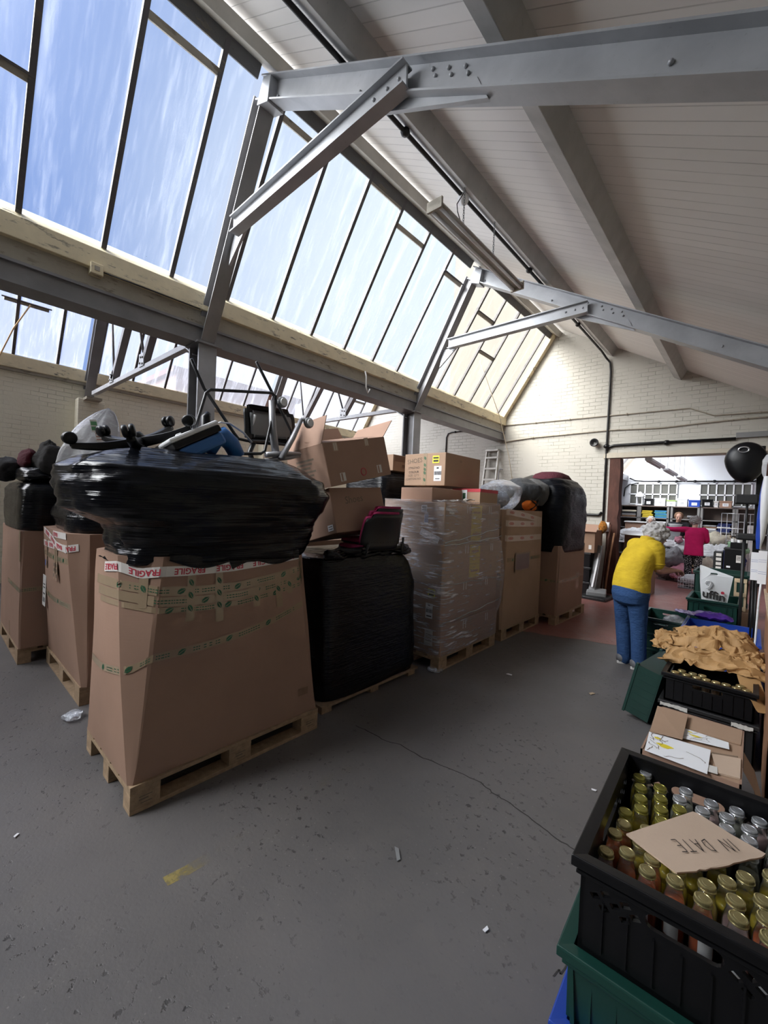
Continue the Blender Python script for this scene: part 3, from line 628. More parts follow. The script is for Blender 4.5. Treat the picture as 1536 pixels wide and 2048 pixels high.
# ------------------------------------------------------------------ bulk boxes
class Bulk:
    """tall cardboard bulk box, square at the foot and drawn in to an octagon at the top by its tape"""
    def __init__(s, x0, x1, y0, y1, z0, z1, cb=.03, ct=.16, inset=(.03, .03, .03, .03), bulge=.03, seed=1.0, shift=(0, 0)):
        s.__dict__.update(x0=x0, x1=x1, y0=y0, y1=y1, z0=z0, z1=z1, cb=cb, ct=ct, ins=inset, bu=bulge, sd=seed, sh=shift)
    def corners(s, k):
        c = s.cb+(s.ct-s.cb)*(k**.8); i = [q*k for q in s.ins]; dx, dy = s.sh[0]*k, s.sh[1]*k
        x0, x1, y0, y1 = s.x0+i[0]+dx, s.x1-i[1]+dx, s.y0+i[2]+dy, s.y1-i[3]+dy
        return [(x0+c, y0), (x1-c, y0), (x1, y0+c), (x1, y1-c), (x1-c, y1), (x0+c, y1), (x0, y1-c), (x0, y0+c)]
    def pos(s, u, z, lift=0.0):
        k = max(0., min(1., (z-s.z0)/(s.z1-s.z0))); cs = s.corners(k); i = int(u) % 8; f = u-int(u)
        a, b = Vector(cs[i]), Vector(cs[(i+1) % 8]); p = a.lerp(b, f); n = (b-a).normalized(); n = Vector((n.y, -n.x))
        bl = s.bu*math.sin(math.pi*k)*(math.sin(math.pi*f) if i % 2 == 0 else .25)
        bl += .010*noise.noise(Vector((u*1.3, z*2.2, s.sd)))*(.3+k)
        return Vector((*(p+n*(bl+lift)), z))
    def body(s, root, mat, name='box_body', n=10, m=16):
        rows = []; us = [i+j/n for i in range(8) for j in range(n)]
        rings = [[s.pos(u, s.z0+(s.z1-s.z0)*k/m) for u in us] for k in range(m+1)]
        return MB().loft(rings).build(name, mat, root, smooth=False)
    def strip(s, root, name, mats, us, zs, wd, lift=.003, prints=None, n=6):
        """tape along the wall through the knots (us, zs); prints(mb, fn, length) adds the printing"""
        def at(d):
            d = max(0., min(.99999, d))*(len(us)-1); i = int(d); f = d-i; return us[i]+(us[i+1]-us[i])*f, zs[i]+(zs[i+1]-zs[i])*f
        N = n*(len(us)-1); pts = [at(k/N) for k in range(N+1)]
        lens = [0.]
        for a, b in zip(pts[:-1], pts[1:]): lens.append(lens[-1]+(s.pos(*b)-s.pos(*a)).length)
        def fn(q, v, up=0.0):
            q = max(0., min(lens[-1]*.9999, q)); i = max(j for j in range(len(lens)) if lens[j] <= q+1e-9); i = min(i, N-1); f = (q-lens[i])/max(1e-6, lens[i+1]-lens[i])
            u = pts[i][0]+(pts[i+1][0]-pts[i][0])*f; z = pts[i][1]+(pts[i+1][1]-pts[i][1])*f
            sl = (pts[i+1][1]-pts[i][1])/max(1e-6, lens[i+1]-lens[i])
            return s.pos(u, z+v*math.sqrt(1-min(.9, sl*sl)), lift+up)
        m = MB(); m.grid([[fn(lens[-1]*k/N, -wd/2) for k in range(N+1)], [fn(lens[-1]*k/N, wd/2) for k in range(N+1)]])
        if prints: m.cur = 1; prints(m, lambda q, v: fn(q, v, .0012), lens[-1])
        return m.build(name, mats, root)
    def vstrip(s, root, name, mats, u, za, zb, wd, lift=.004, prints=None):
        def fn(q, v, up=0.0): return s.pos(u+v*s.du(u), za+(zb-za)*q/abs(zb-za), lift+up)
        m = MB(); L = abs(zb-za); m.grid([[fn(L*k/6, -wd/2) for k in range(7)], [fn(L*k/6, wd/2) for k in range(7)]])
        if prints: m.cur = 1; prints(m, lambda q, v: fn(q, v, .0012), L)
        return m.build(name, mats, root)
    def du(s, u):
        a, b = s.corners(.8)[int(u) % 8], s.corners(.8)[(int(u)+1) % 8]; return 1/math.hypot(b[0]-a[0], b[1]-a[1])
def pr_fragile(up, first=.12, size=.046, step=.27):
    def f(m, fn, L):
        q = first
        while q < L-.1:
            qq = q; text_mb('FRAGILE', size, (lambda u, v: fn(qq+u, v)) if up else (lambda u, v: fn(qq-u, -v)), 1, m, .0012); q += step
    return f
def pr_leaf(first=.1, step=.26, L=.05, txt=True):
    def f(m, fn, Ln):
        q = first; rng = random.Random(int(first*100))
        while q < Ln-.05:
            leaf(m, fn, q, 0, L, .5); m_ = m
            if txt:
                x = q+.06
                while x < min(q+step-.06, Ln-.03):
                    w_ = rng.uniform(.006, .016)
                    if rng.random() < .85:
                        for v in (-.008, .006): m.add([fn(x, v-.002), fn(x+w_, v-.002), fn(x+w_, v+.003), fn(x, v+.003)], [(0, 1, 2, 3)])
                    x += w_+.005
            q += step
    return f
TAPES = [TAPE, GREENP]; FRG = [TAPEW, REDP]
# box 1: the near one
t = thing('bulk_box', 'big plain cardboard bulk box nearest the camera with a fragile tape near its top', 'box', (-2.67, 1.33, .144))
b1 = Bulk(-3.06, -2.285, .725, 1.935, .144, 1.29, .02, .17, (.02, .05, -.02, .03), .02, 1.0)
b1.body(t, CARD)
b1.strip(t, 'fragile_tape', FRG, [.5, 1.0, 1.5, 2.0, 2.15, 2.45, 2.75, 3.0, 3.5], [1.21, 1.235, 1.20, 1.213, 1.207, 1.208, 1.228, 1.248, 1.27], .055, .006, pr_fragile(False, .10, .046, .235))
for dz_, wd, us in ((.0, .05, 0), (-.055, .05, .1), (-.10, .03, .2)):
    b1.strip(t, 'tape', TAPES, [.2+us, 1.0, 2.0, 2.25, 2.5, 2.75, 3.0, 3.6], [1.13+dz_, 1.14+dz_, 1.108+dz_, 1.09+dz_, 1.09+dz_, 1.115+dz_, 1.15+dz_, 1.185+dz_], wd, .0035, pr_leaf(.32+us, .33, .052))
b1.strip(t, 'tape', TAPES, [.05, .6, 1.0, 1.5, 2.0, 2.25, 2.5, 2.75, 3.0], [.64, .665, .70, .72, .765, .775, .80, .845, .91], .042, .003, pr_leaf(.30, .27, .05))
for u, za, zb in ((2.18, 1.24, .93), (2.36, 1.235, .90), (2.62, 1.10, .95), (2.80, 1.14, .92), (2.9, 1.16, 1.0), (1.6, 1.22, 1.02)): b1.vstrip(t, 'tape', TAPES, u, za, zb, .045, .005, pr_leaf(.10, .07, .045, False))
label_on('scuff_mark', t, b1.pos(2.93, .30, .002), (0, 1, 0), (0, 0, 1), .08, .05, CARD3)
# box 2
t = thing('bulk_box', 'cardboard bulk box with crossed fragile tapes, left of the nearest bulk box', 'box', (-4.33, 1.23, .144))
b2 = Bulk(-4.95, -3.70, .84, 1.63, .144, 1.30, .03, .12, (.16, .0, -.10, .05), .03, 2.0)
b2.body(t, CARD)
b2.strip(t, 'fragile_tape', FRG, [.02, .25, .5, .75, .98, 1.5], [1.16, 1.165, 1.175, 1.18, 1.185, 1.2], .055, .004, pr_fragile(False, .14, .046, .235))
b2.strip(t, 'fragile_tape', FRG, [.08, .4, .7, .98], [1.275, 1.24, 1.19, 1.18], .055, .006, pr_fragile(False, .14, .046, .235))
b2.strip(t, 'fragile_tape', FRG, [.5, .8, 1.0], [1.27, 1.275, 1.28], .05, .005, pr_fragile(False, .10, .046, .235))
b2.strip(t, 'tape', TAPES, [.0, .5, 1.0], [1.075, 1.08, 1.09], .045, .003, pr_leaf(.2, .3, .05))
b2.strip(t, 'tape', TAPES, [.0, .5, 1.0], [.73, .725, .74], .045, .003, pr_leaf(.3, .33, .05))
for u in (.22, .62, .68): b2.vstrip(t, 'tape', TAPES, u, 1.2, .95, .045, .005)
label_on('paper_label', t, b2.pos(.06, .72, .012), (1, 0, 0), (.03, 0, 1), .13, .28, PAPERB, [(0, .1, .6, .04), (0, .2, .6, .04), (0, -.1, .6, .05)], (0, -.3, .6, .15))
label_on('printed_mark', t, b2.pos(.23, 1.0, .012), (1, 0, 0), (0, 0, 1), .045, .05, plain('blue_print', (.06, .09, .26), .6), ())
for x in (.62, .70): label_on('printed_mark', t, b2.pos(x, .98, .012), (1, 0, 0), (0, 0, 1), .05, .14, CARD2, [(0, .35, .7, .2), (0, .05, .7, .2), (0, -.25, .7, .2)], ink=GREYP)
# box 3
t = thing('bulk_box', 'cardboard bulk box cut by the left edge, black film around its top', 'box', (-5.60, 1.03, .144))
b3 = Bulk(-6.25, -4.985, .635, 1.42, .144, 1.235, .015, .02, (.0, .0, .0, .0), .012, 3.0)
b3.body(t, CARD)
b3.strip(t, 'tape', TAPES, [.5, .8, 1.0, 1.5, 2.0, 2.5], [.70, .69, .685, .685, .69, .70], .045, .003, pr_leaf(.2, .3, .05))
b3.vstrip(t, 'tape', TAPES, .98, 1.235, .95, .05, .004); b3.vstrip(t, 'tape', TAPES, 1.5, .30, .15, .05, .004)

# ------------------------------------------------------------------ wrapped loads
def superring(cx, cy, rx, ry, z, p=3.2, n=96):
    out = []
    for k in range(n):
        a = 2*math.pi*k/n; c_, s_ = math.cos(a), math.sin(a)
        out.append(Vector((cx+rx*math.copysign(abs(c_)**(2/p), c_), cy+ry*math.copysign(abs(s_)**(2/p), s_), z)))
    return out
def wrapped(name, mat, par, secs, seed, amp=.03, p=3.6, n=120, sub=6, fine=.010, zf=1.0):
    """film drawn round an uneven load; secs = (z, x0, x1, y0, y1)"""
    rings = []
    for a, b in zip(secs[:-1], secs[1:]):
        for k in range(sub):
            f = k/sub; q = [a[i]+(b[i]-a[i])*f for i in range(5)]; rings.append(q)
    rings.append(list(secs[-1])); out = []
    for q in rings:
        r = superring((q[1]+q[2])/2, (q[3]+q[4])/2, (q[2]-q[1])/2, (q[4]-q[3])/2, q[0], p, n); c_ = Vector(((q[1]+q[2])/2, (q[3]+q[4])/2, q[0]))
        rr_ = []
        for v in r:
            d = (v-c_).normalized(); w_ = Vector((v.x*2.2, v.y*2.2, v.z*5.0*zf))
            h = noise.noise(w_+Vector((seed, 0, 0)))*amp + abs(noise.noise(Vector((v.x*5, v.y*5, v.z*22*zf+seed))))*fine*2 + noise.noise(Vector((v.x*11, v.y*11, v.z*14+seed)))*fine
            rr_.append(v+d*h+Vector((0, 0, noise.noise(w_*1.4+Vector((9, seed, 0)))*amp*.5)))
        out.append(rr_)
    return MB().loft(out).build(name, mat, par, smooth=True)
t = thing('wrapped_load', 'bulging black film bundle on top of the nearest bulk box', 'load', (-2.67, 1.33, 1.29))
w1 = wrapped('film', BFILM, t, [(1.245, -3.05, -2.305, .70, 1.925), (1.34, -3.06, -2.28, .72, 1.94), (1.44, -3.07, -2.25, .72, 1.93), (1.50, -3.10, -2.23, .60, 1.96), (1.56, -3.12, -2.22, .52, 2.02), (1.66, -3.12, -2.20, .49, 2.07), (1.76, -3.10, -2.22, .50, 2.05), (1.83, -3.05, -2.30, .60, 1.90), (1.875, -2.98, -2.40, .76, 1.72), (1.895, -2.8, -2.55, 1.0, 1.5), (1.90, -2.72, -2.62, 1.15, 1.35)], 1.7, .05, 3.4, 150, 6, .013)
# loose skirt hanging lower on the +x side
rows = []
for k in range(7):
    f = k/6; row = []
    for i in range(60):
        y = .93+i*(1.94-.93)/59; dep = .02+.06*max(0, math.sin((y-.9)*5.5))+.05*max(0, noise.noise(Vector((y*3.2, 4, 0))))+(.05 if y > 1.35 else 0)
        z = 1.30-f*dep*1.0; p = b1.pos(2+(y-.9)/1.03, min(z, 1.288), .012+.010*noise.noise(Vector((y*9, z*9, 2)))+.012*f*(1-f))
        row.append((p.x, p.y, z))
    rows.append(row)
MB().grid(rows).build('film_skirt', BBAG, t, smooth=True)
t = thing('wrapped_load', 'black film sleeve with grey streaks on the box at the left edge', 'load', (-5.6, 1.03, 1.235))
wrapped('film', BFILM, t, [(1.237, -6.26, -4.975, .625, 1.43), (1.40, -6.26, -4.97, .62, 1.43), (1.62, -6.26, -4.97, .62, 1.43), (1.68, -6.24, -5.0, .66, 1.40), (1.74, -6.1, -5.15, .8, 1.25), (1.78, -5.9, -5.4, .95, 1.1)], 4.2, .015, 7, 120, 5, .006)
t = thing('wrapped_load', 'low black film heap behind the nearest bundle, on the taped box', 'load', (-4.3, 1.2, 1.3))
wrapped('film', BBAG, t, [(1.302, -4.72, -3.72, .78, 1.55), (1.42, -4.74, -3.72, .76, 1.55), (1.55, -4.70, -3.75, .80, 1.53), (1.66, -4.55, -3.9, .9, 1.4), (1.72, -4.35, -4.1, 1.1, 1.25)], 6.3, .04, 4, 110, 5, .012)
t = thing('wrapped_load', 'head-high load wrapped wholly in black film beside the nearest bulk box', 'load', (-2.8, 2.68, .055))
wrapped('film', BFILM2, t, [(.057, -3.19, -2.40, 2.09, 3.27), (.12, -3.20, -2.385, 2.085, 3.28), (.5, -3.20, -2.39, 2.08, 3.28), (.9, -3.20, -2.40, 2.06, 3.24), (1.1, -3.20, -2.40, 2.04, 3.14), (1.18, -3.18, -2.42, 2.05, 3.06), (1.205, -3.1, -2.5, 2.12, 3.0), (1.21, -2.9, -2.7, 2.4, 2.7)], 8.1, .018, 8, 140, 7, .007, .5)
m = MB()
for i in range(3):
    pts = [(-2.42+.03*math.sin(k*1.3+i)-.1*i*0, 2.06+k*.085, 1.20+.02*i+.015*math.sin(k*2.1+i*2)) for k in range(13)]
    m.tube(pts, [.022+.010*math.sin(k*1.7+i) for k in range(13)], 8)
m.build('film_roll_edge', BFILM2, t, smooth=True)

# clear-wrapped stack of cartons
def carton(name, label, x0, x1, y0, y1, z0, z1, mat, group=None, tapes=(), rot=0, bevel=.005, cat='box', flutes=True):
    cx_, cy_ = (x0+x1)/2, (y0+y1)/2
    t = thing(name, label, cat, (cx_, cy_, z0), group)
    MB().box(x0, x1, y0, y1, z0, z1).build('carton_body', mat, t, bevel=bevel)
    if rot: t.rotation_euler = (0, 0, rot)
    return t
GS = 'cartons in the clear-wrapped stack'
lay = [(.146, .452, -3.03, -2.245, 3.43, 4.62), (.454, .862, -3.03, -2.255, 3.42, 4.60), (.864, 1.25, -3.02, -2.24, 3.40, 4.66), (1.252, 1.67, -3.04, -2.25, 3.42, 4.60)]
desc = ['bottom carton of the clear-wrapped stack, blank white sheet on its end', 'second carton up in the clear-wrapped stack, yellow and white labels', 'third carton up in the clear-wrapped stack, under the widest wrapping', 'top carton of the clear-wrapped stack, blue and white label strip']
for (z0, z1, x0, x1, y0, y1), d in zip(lay, desc):
    t = carton('carton', d, x0, x1, y0, y1, z0, z1, CARD if z0 < .8 else CARD2, GS)
    X = x1+.001
    for yv in (y0+.42, y0+.47, y1-.28, y1-.24): label_on('staple_tape', t, (X, yv, z1-.06), (0, 1, 0), (0, 0, 1), .012, .085, PAPERB)
    if z0 < .2: label_on('paper_sheet', t, (-2.385, y0-.001, .31), (1, 0, 0), (0, 0, 1), .10, .16, PAPERB, [(0, .2, .7, .03), (0, 0, .7, .03), (0, -.2, .7, .03)], ink=GREYP)
    elif z0 < .5:
        label_on('yellow_label', t, (-2.365, y0-.001, .76), (1, 0, 0), (0, 0, 1), .085, .085, plain('yellow_label_print', (.62, .62, .04), .5), [(0, .2, .8, .25), (0, -.2, .7, .2)])
        label_on('white_label', t, (-2.385, y0-.001, .58), (1, 0, 0), (0, 0, 1), .085, .15, PAPERW, [(0, .38, .3, .1), (0, -.35, .7, .08)], (0, .0, .9, .25))
    elif z0 > 1.2:
        label_on('white_label', t, (-2.50, y0-.001, 1.60), (1, 0, 0), (0, 0, 1), .07, .07, PAPERW, [(0, .2, .8, .2)], (0, -.15, .8, .3))
        label_on('white_label', t, (-2.47, y0-.001, 1.50), (1, 0, 0), (0, 0, 1), .05, .10, PAPERW, (), (0, 0, .9, .8), ink=plain('blue_ink', (.03, .06, .25), .6))
        label_on('white_label', t, (X, y0+.12, 1.585), (0, 1, 0), (.0, 0, 1), .09, .05, PAPERW, [(0, 0, .7, .4)])
        label_on('white_blank_label', t, (-2.42, y0-.0015, 1.33), (1, 0, -.35), (.35, 0, 1), .24, .07, PAPERW)
    if .8 < z0 < 1.3: label_on('yellow_strip', t, (X, y0+.62, (z0+z1)/2), (0, 1, 0), (0, 0, 1), .22, z1-z0-.03, plain('mustard_print_%d' % int(z0*10), (.52, .40, .10), .6), [(0, .3, .7, .06), (0, -.3, .7, .06)], ink=CARD2)
for (px_, py_, w_, d_, h_, lab, mt, red_) in ((-2.72, 3.92, .42, .72, .15, 'open plain carton lying in the top of the clear-wrapped stack', CARD, 0), (-2.46, 4.36, .36, .42, .17, 'carton with a red stripe on the clear-wrapped stack, under the shoe carton', CARD2, 1)):
    t = carton('carton', lab, px_-w_/2, px_+w_/2, py_-d_/2, py_+d_/2, 1.672, 1.672+h_, mt, 'cartons on top of the clear-wrapped stack')
    if red_:
        MB().box(px_-w_/2-.002, px_+w_/2+.002, py_-d_/2-.002, py_+d_/2+.002, 1.672+h_-.035, 1.672+h_+.002).build('red_stripe', plain('red_card', (.48, .035, .05), .5), t)
        label_on('white_label', t, (px_-.02, py_-d_/2-.002, 1.76), (1, 0, 0), (0, 0, 1), .07, .14, PAPERW, [(0, .0, .5, .5)], ink=GREENP)
t = thing('paper_bundle', 'crumpled white papers on the front edge of the clear-wrapped stack', 'paper', (-2.38, 3.75, 1.672))
for i in range(4):
    x, y, a = -2.36+.03*i, 3.62+.11*i, i*.7; m = MB(); rows = []
    for k in range(7): rows.append([(x+(j-3)*.035*math.cos(a)-(k-3)*.02*math.sin(a)-.03, y+(j-3)*.035*math.sin(a)+(k-3)*.02*math.cos(a), 1.685+.02*i*.5+.012*noise.noise(Vector((j*.6, k*.6, i*3.)))) for j in range(7)])
    m.grid(rows).build('sheet', PAPERB, t, smooth=True)
t = thing('stretch_wrap', 'clear glossy stretch film round the tall stack of cartons', 'film', (-2.64, 4.0, .15))
secs = [(.15, -3.05, -2.232, 3.415, 4.63), (.40, -3.05, -2.225, 3.40, 4.65), (.5, -3.05, -2.215, 3.395, 4.72), (.86, -3.05, -2.20, 3.37, 4.74), (.98, -3.05, -2.205, 3.375, 4.72), (1.24, -3.05, -2.22, 3.395, 4.66), (1.30, -3.06, -2.225, 3.40, 4.60), (1.66, -3.06, -2.235, 3.405, 4.61), (1.70, -3.06, -2.235, 3.405, 4.61)]
rings = []
for a, b in zip(secs[:-1], secs[1:]):
    for k in range(5):
        q = [a[i]+(b[i]-a[i])*k/5 for i in range(5)]; r = superring((q[1]+q[2])/2, (q[3]+q[4])/2, (q[2]-q[1])/2, (q[4]-q[3])/2, q[0], 16, 140)
        rings.append([v+Vector(((v.x+2.64)*.01*noise.noise(v*3+Vector((3, 1, 0)))*2, 0, 0))+(v-Vector((-2.64, 4, v.z))).normalized()*max(0, noise.noise(Vector((v.x*4, v.y*4, v.z*9))))*.012 for v in r])
MB().loft(rings, False, False).build('film', CFILM, t, smooth=True)
m = MB()
for zz_, y0_, y1_, dz_ in ((1.245, 3.42, 4.62, .06), (.86, 3.38, 4.72, -.03), (1.27, 3.42, 4.6, .14), (.47, 3.40, 4.70, .10)):
    m.tube([(-2.20-.02*abs(k-5)/5-.012, y0_+(y1_-y0_)*k/10, zz_+dz_*k/10+.008*math.sin(k*2)) for k in range(11)], .006, 6)
m.build('film_rope', m_clearpl('twisted_film', (.9, .9, .92), .4, .35), t, smooth=True)
tag(MB().lathe((-2.30, 3.44, .0), [(0, 0), (.07, 0), (.085, .012), (.06, .03), (.03, .035), (0, .03)], 14).build('film_scrap', CBAG, smooth=True), 'crumpled clear film under the near corner of the clear-wrapped stack', 'plastic')

# shoe carton on top of the stack, tilted a little
def orient(t, rx=0, ry=0, rz=0): t.rotation_euler = (rx, ry, rz)
def wob_text(par, s, c, ux, uy, size, mat, rot=0., name='handwriting', bold=0.0):
    n = Vector(ux).cross(Vector(uy)).normalized(); return text_mb(s, size, flat(Vector(c)+n*.002, ux, uy, rot), bold=bold).build(name, mat, par)
t = thing('carton', 'closed carton with SHOES handwriting and yellow label atop the clear-wrapped stack', 'box', (-2.87, 4.28, 1.86), 'cartons on top of the clear-wrapped stack')
x0, x1, y0, y1, z0, z1 = -3.17, -2.59, 3.90, 4.68, 1.862, 2.235
MB().box(x0, x1, y0, y1, z0, z1).build('carton_body', CARD2, t, bevel=.006)
wob_text(t, 'SHOES', (-3.02, y0, 2.15), (1, 0, 0), (0, 0, 1), .075, GREYP, .10)
for i, (s_, z_) in enumerate((('STYLE NO', 2.07), ('COLOUR', 2.02), ('SIZE  QTY', 1.98), ('CARTON NO', 1.94))): wob_text(t, s_, (-3.03, y0, z_), (1, 0, 0), (0, 0, 1), .036, INK if i < 2 else GREYP, .03, 'print')
label_on('yellow_label', t, (-2.72, y0, 2.16), (1, 0, 0), (0, 0, 1), .09, .085, plain('yellow_sticker', (.75, .70, .05), .5), [(0, .2, .8, .2), (0, -.2, .75, .25)])
label_on('white_label', t, (-2.69, y0, 2.00), (1, 0, 0), (0, 0, 1), .10, .17, PAPERW, [(0, .36, .3, .1), (0, -.35, .6, .05)], (0, .02, .9, .25))
m = MB(); fn = flat((-2.87, y0-.0025, 2.05), (0, 0, 1), (-1, 0, 0)); m.add([fn(-.185, -.025), fn(.185, -.025), fn(.185, .025), fn(-.185, .025)], [(0, 1, 2, 3)]); m.cur = 1
f2 = flat((-2.87, y0-.0035, 2.05), (0, 0, 1), (-1, 0, 0))
for q in (-.12, -.04, .0, .05, .13): leaf(m, f2, q, 0, .05, .6)
m.build('tape', TAPES, t)
text_mb('XX', .04, flat((x1+.002, 4.22, 2.16), (0, 1, 0), (0, 0, 1))).build('print', GREYP, t)
# leaning cartons on the black load
def mat_rot(c, ax, ay, az): return Matrix.Translation(c) @ (Matrix.Rotation(az, 4, 'Z') @ Matrix.Rotation(ay, 4, 'Y') @ Matrix.Rotation(ax, 4, 'X'))
def panel(mb, Mx, w, h, t=.006): mb.mbox(Mx, w, t, h)
# carton with SHOES handwriting, tipped back on the black load
def local_box(name, mat, par, Mx, sx, sy, sz, bevel=.004): return MB().mbox(Mx, sx, sy, sz).build(name, mat, par, bevel=bevel)
t = thing('carton', 'brown carton marked Shoes leaning under the open carton on the black load', 'box', (-2.68, 2.40, 1.22), 'cartons leaning on the black load')
Ms = mat_rot((-2.80, 2.56, 1.51), R(4), R(-15), R(-3)) @ Matrix.Scale(1.05, 4)
MB().mbox(Ms, .50, .58, .36).build('carton_body', CARD, t, bevel=.006)
fnM = lambda Mx, x, lift=.002: (lambda u, v: Mx @ Vector((x+lift, u, v)))
text_mb('Shoes', .085, (lambda u, v: Ms @ Vector((.252, u-.05+.0*v, v+.08+u*.1)))).build('handwriting', GREYP, t)
label_on('white_label', t, Ms @ Vector((.19, -.291, -.13)), Ms.to_3x3() @ Vector((1, 0, 0)), Ms.to_3x3() @ Vector((0, 0, 1)), .07, .05, PAPERW, [(0, .2, .7, .1), (0, -.2, .7, .1)])
m = MB()
for v in (.04, -.02, .10): m.add([Ms @ Vector(q) for q in ((-.20, -.2905, v-.02), (-.02, -.2905, v-.02), (-.02, -.2905, v+.02), (-.20, -.2905, v+.02))], [(0, 1, 2, 3)])
m.build('tape', TAPE, t)
# open carton tipped over it
t = thing('open_carton', 'open empty carton tipped on top, flaps sticking up left and right', 'box', (-2.66, 2.36, 1.70), 'cartons leaning on the black load')
Mo = mat_rot((-2.79, 2.515, 1.965), R(12.5), R(-7), R(0)) @ Matrix.Scale(1.05, 4); W_, D_, H_ = .72, .46, .33     # along y, x, z
A_ = Mo.to_3x3()
m = MB()
for x in (-D_/2, D_/2): m.mbox(Mo @ Matrix.Translation((x, 0, 0)), .006, W_, H_)
for y in (-W_/2, W_/2): m.mbox(Mo @ Matrix.Translation((0, y, 0)), D_, .006, H_)
m.mbox(Mo @ Matrix.Translation((0, 0, -H_/2)), D_, W_, .006)
m.build('carton_body', CARD, t)
def flap(y, ang, ln, nm='flap', x0=-D_/2, x1=D_/2):
    s = 1 if y > 0 else -1; Mf = Mo @ Matrix.Translation((0, y, H_/2)) @ Matrix.Rotation(s*ang, 4, 'X')
    MB().mbox(Mf @ Matrix.Translation((0, 0, ln/2)), D_-.02, .006, ln).build(nm, CARD, t)
flap(-W_/2, R(28), .24); flap(W_/2, R(-50), .22)
Mf = Mo @ Matrix.Translation((D_/2, 0, H_/2)) @ Matrix.Rotation(R(-78), 4, 'Y'); MB().mbox(Mf @ Matrix.Translation((0, 0, .11)), .005, W_-.03, .22).build('flap', CARD, t)
Mf = Mo @ Matrix.Translation((-D_/2, 0, H_/2)) @ Matrix.Rotation(R(-20), 4, 'Y'); MB().mbox(Mf @ Matrix.Translation((0, 0, .1)), .005, W_-.03, .2).build('flap', CARD, t)
for y, z in ((-.24, .13), (.12, .14)): label_on('staple_tape', t, Mo @ Vector((D_/2+.003, y, z)), A_ @ Vector((0, 1, 0)), A_ @ Vector((0, 0, 1)), .05, .07, plain('shiny_tape_bit', (.48, .38, .28), .2), [(-.2, 0, .1, .8), (.2, 0, .1, .8)], ink=PAPERB)
for y, z in ((-.22, -.11), (.22, -.10)): label_on('white_label', t, Mo @ Vector((D_/2+.003, y, z)), A_ @ Vector((0, 1, 0)), A_ @ Vector((0, 0, 1)), .06, .07, PAPERB, [(-.15, 0, .3, .9)], ink=CARD)
m = MB(); m.tube([Mo @ Vector((D_/2+.004, .02+.03*math.cos(a), -.10+.03*math.sin(a))) for a in [k*math.pi/8 for k in range(16)]], .0035, 5, closed=True); m.build('red_stamp', REDP, t)
m = MB()
for i in range(5): m.add([Mo @ Vector(q) for q in ((-.12, -W_/2-.004, .06-.03*i), (.10-.03*(i % 3), -W_/2-.004, .06-.03*i), (.10-.03*(i % 3), -W_/2-.004, .075-.03*i), (-.12, -W_/2-.004, .075-.03*i))], [(0, 1, 2, 3)])
m.build('print', GREYP, t)

# nested stacking chairs with pink cushions
PINK = m_cloth('pink_upholstery', (.42, .045, .14), 9.); CHB = plain('black_chair_shell', (.006, .006, .007), .42, var=.15, bump=.2, scale=60)
def shell_panel(mb, c, ax, ay, az, w, h, bow, t=.014, taper=.12, nu=12, nv=8):
    c, ax, ay, az = Vector(c), Vector(ax), Vector(ay), Vector(az); front, back = [], []
    for j in range(nv+1):
        v = j/nv-.5; a, b = [], []
        for i in range(nu+1):
            u = i/nu-.5; ww = w*(1-taper*(v+.5)); k = 1-max(0, (abs(u)-.40)/.1)*max(0, (abs(v)-.36)/.14)*.25
            p = c+ax*(u*ww*k)+az*(v*h*k)+ay*(bow*(4*u*u)-.02*v*v*4); a.append(p); b.append(p+ay*t)
        front.append(a); back.append(b)
    rings = []
    for j in range(nv+1): rings.append(front[j]+back[j][::-1])
    return mb.loft(rings)
def stack_chair(lab, c, rz, cush=True):
    t = thing('stacking_chair', lab, 'chair', c, 'nested pink-cushioned chairs')
    Rz = Matrix.Rotation(rz, 3, 'Z'); f = lambda x, y, z: Vector(c)+Rz @ Vector((x, y, z))
    ax, ay = Rz @ Vector((0, 1, 0)), Rz @ Vector((-1, 0, 0)); az = (Vector((0, 0, 1))-ay*.22).normalized()
    bc = f(.235, 0, .165); shell_panel(MB(), bc, ax, ay, az, .43, .30, .045)
    m = shell_panel(MB(), bc, ax, ay, az, .45, .31, .05); m.build('backrest', CHB, t, smooth=True)
    m = shell_panel(MB(), bc+ay*.022+az*.012, ax, ay, az, .42, .325, .05, .03); m.build('back_cushion', PINK, t, smooth=True)
    m = MB()
    for j in range(3):
        for i in range(12): m.ball(bc-ay*.004+ax*(-.16+i*.029)+az*(-.09-j*.02)-ay*-(.05*4*((-.16+i*.029)/.45)**2), .005, .005, .005, 6, 4)
    m.build('vent_hole', BLK, t)
    m = MB(); shell_panel(m, f(-.02, 0, .0), ax, Vector((0, 0, -1)), ay, .44, .42, -.012, .02); m.build('seat', CHB, t, smooth=True)
    m = MB(); m.loft([[f(x*.2*s-.02, y*.205*s, z) for x, y in [(math.copysign(abs(math.cos(a))**.45, math.cos(a)), math.copysign(abs(math.sin(a))**.45, math.sin(a))) for a in [2*math.pi*k/32 for k in range(32)]]] for z, s in ((.004, .97), (.02, 1.0), (.036, .97), (.044, .85))]); m.build('seat_cushion', PINK, t, smooth=True)
    for s in (-1, 1): MB().tube([f(.235, s*.19, .06), f(.22, s*.205, -.02), f(-.15, s*.205, -.03), f(-.20, s*.205, -.07)], .011, 8).build('frame', CHB, t, smooth=True)
    return t
stack_chair('black-backed chair with pink cushion on the black load, its back to the aisle', (-2.55, 2.665, 1.225), R(-6))
stack_chair('pink-cushioned chair nested behind the front one on the black load', (-2.60, 2.74, 1.272), R(-2))

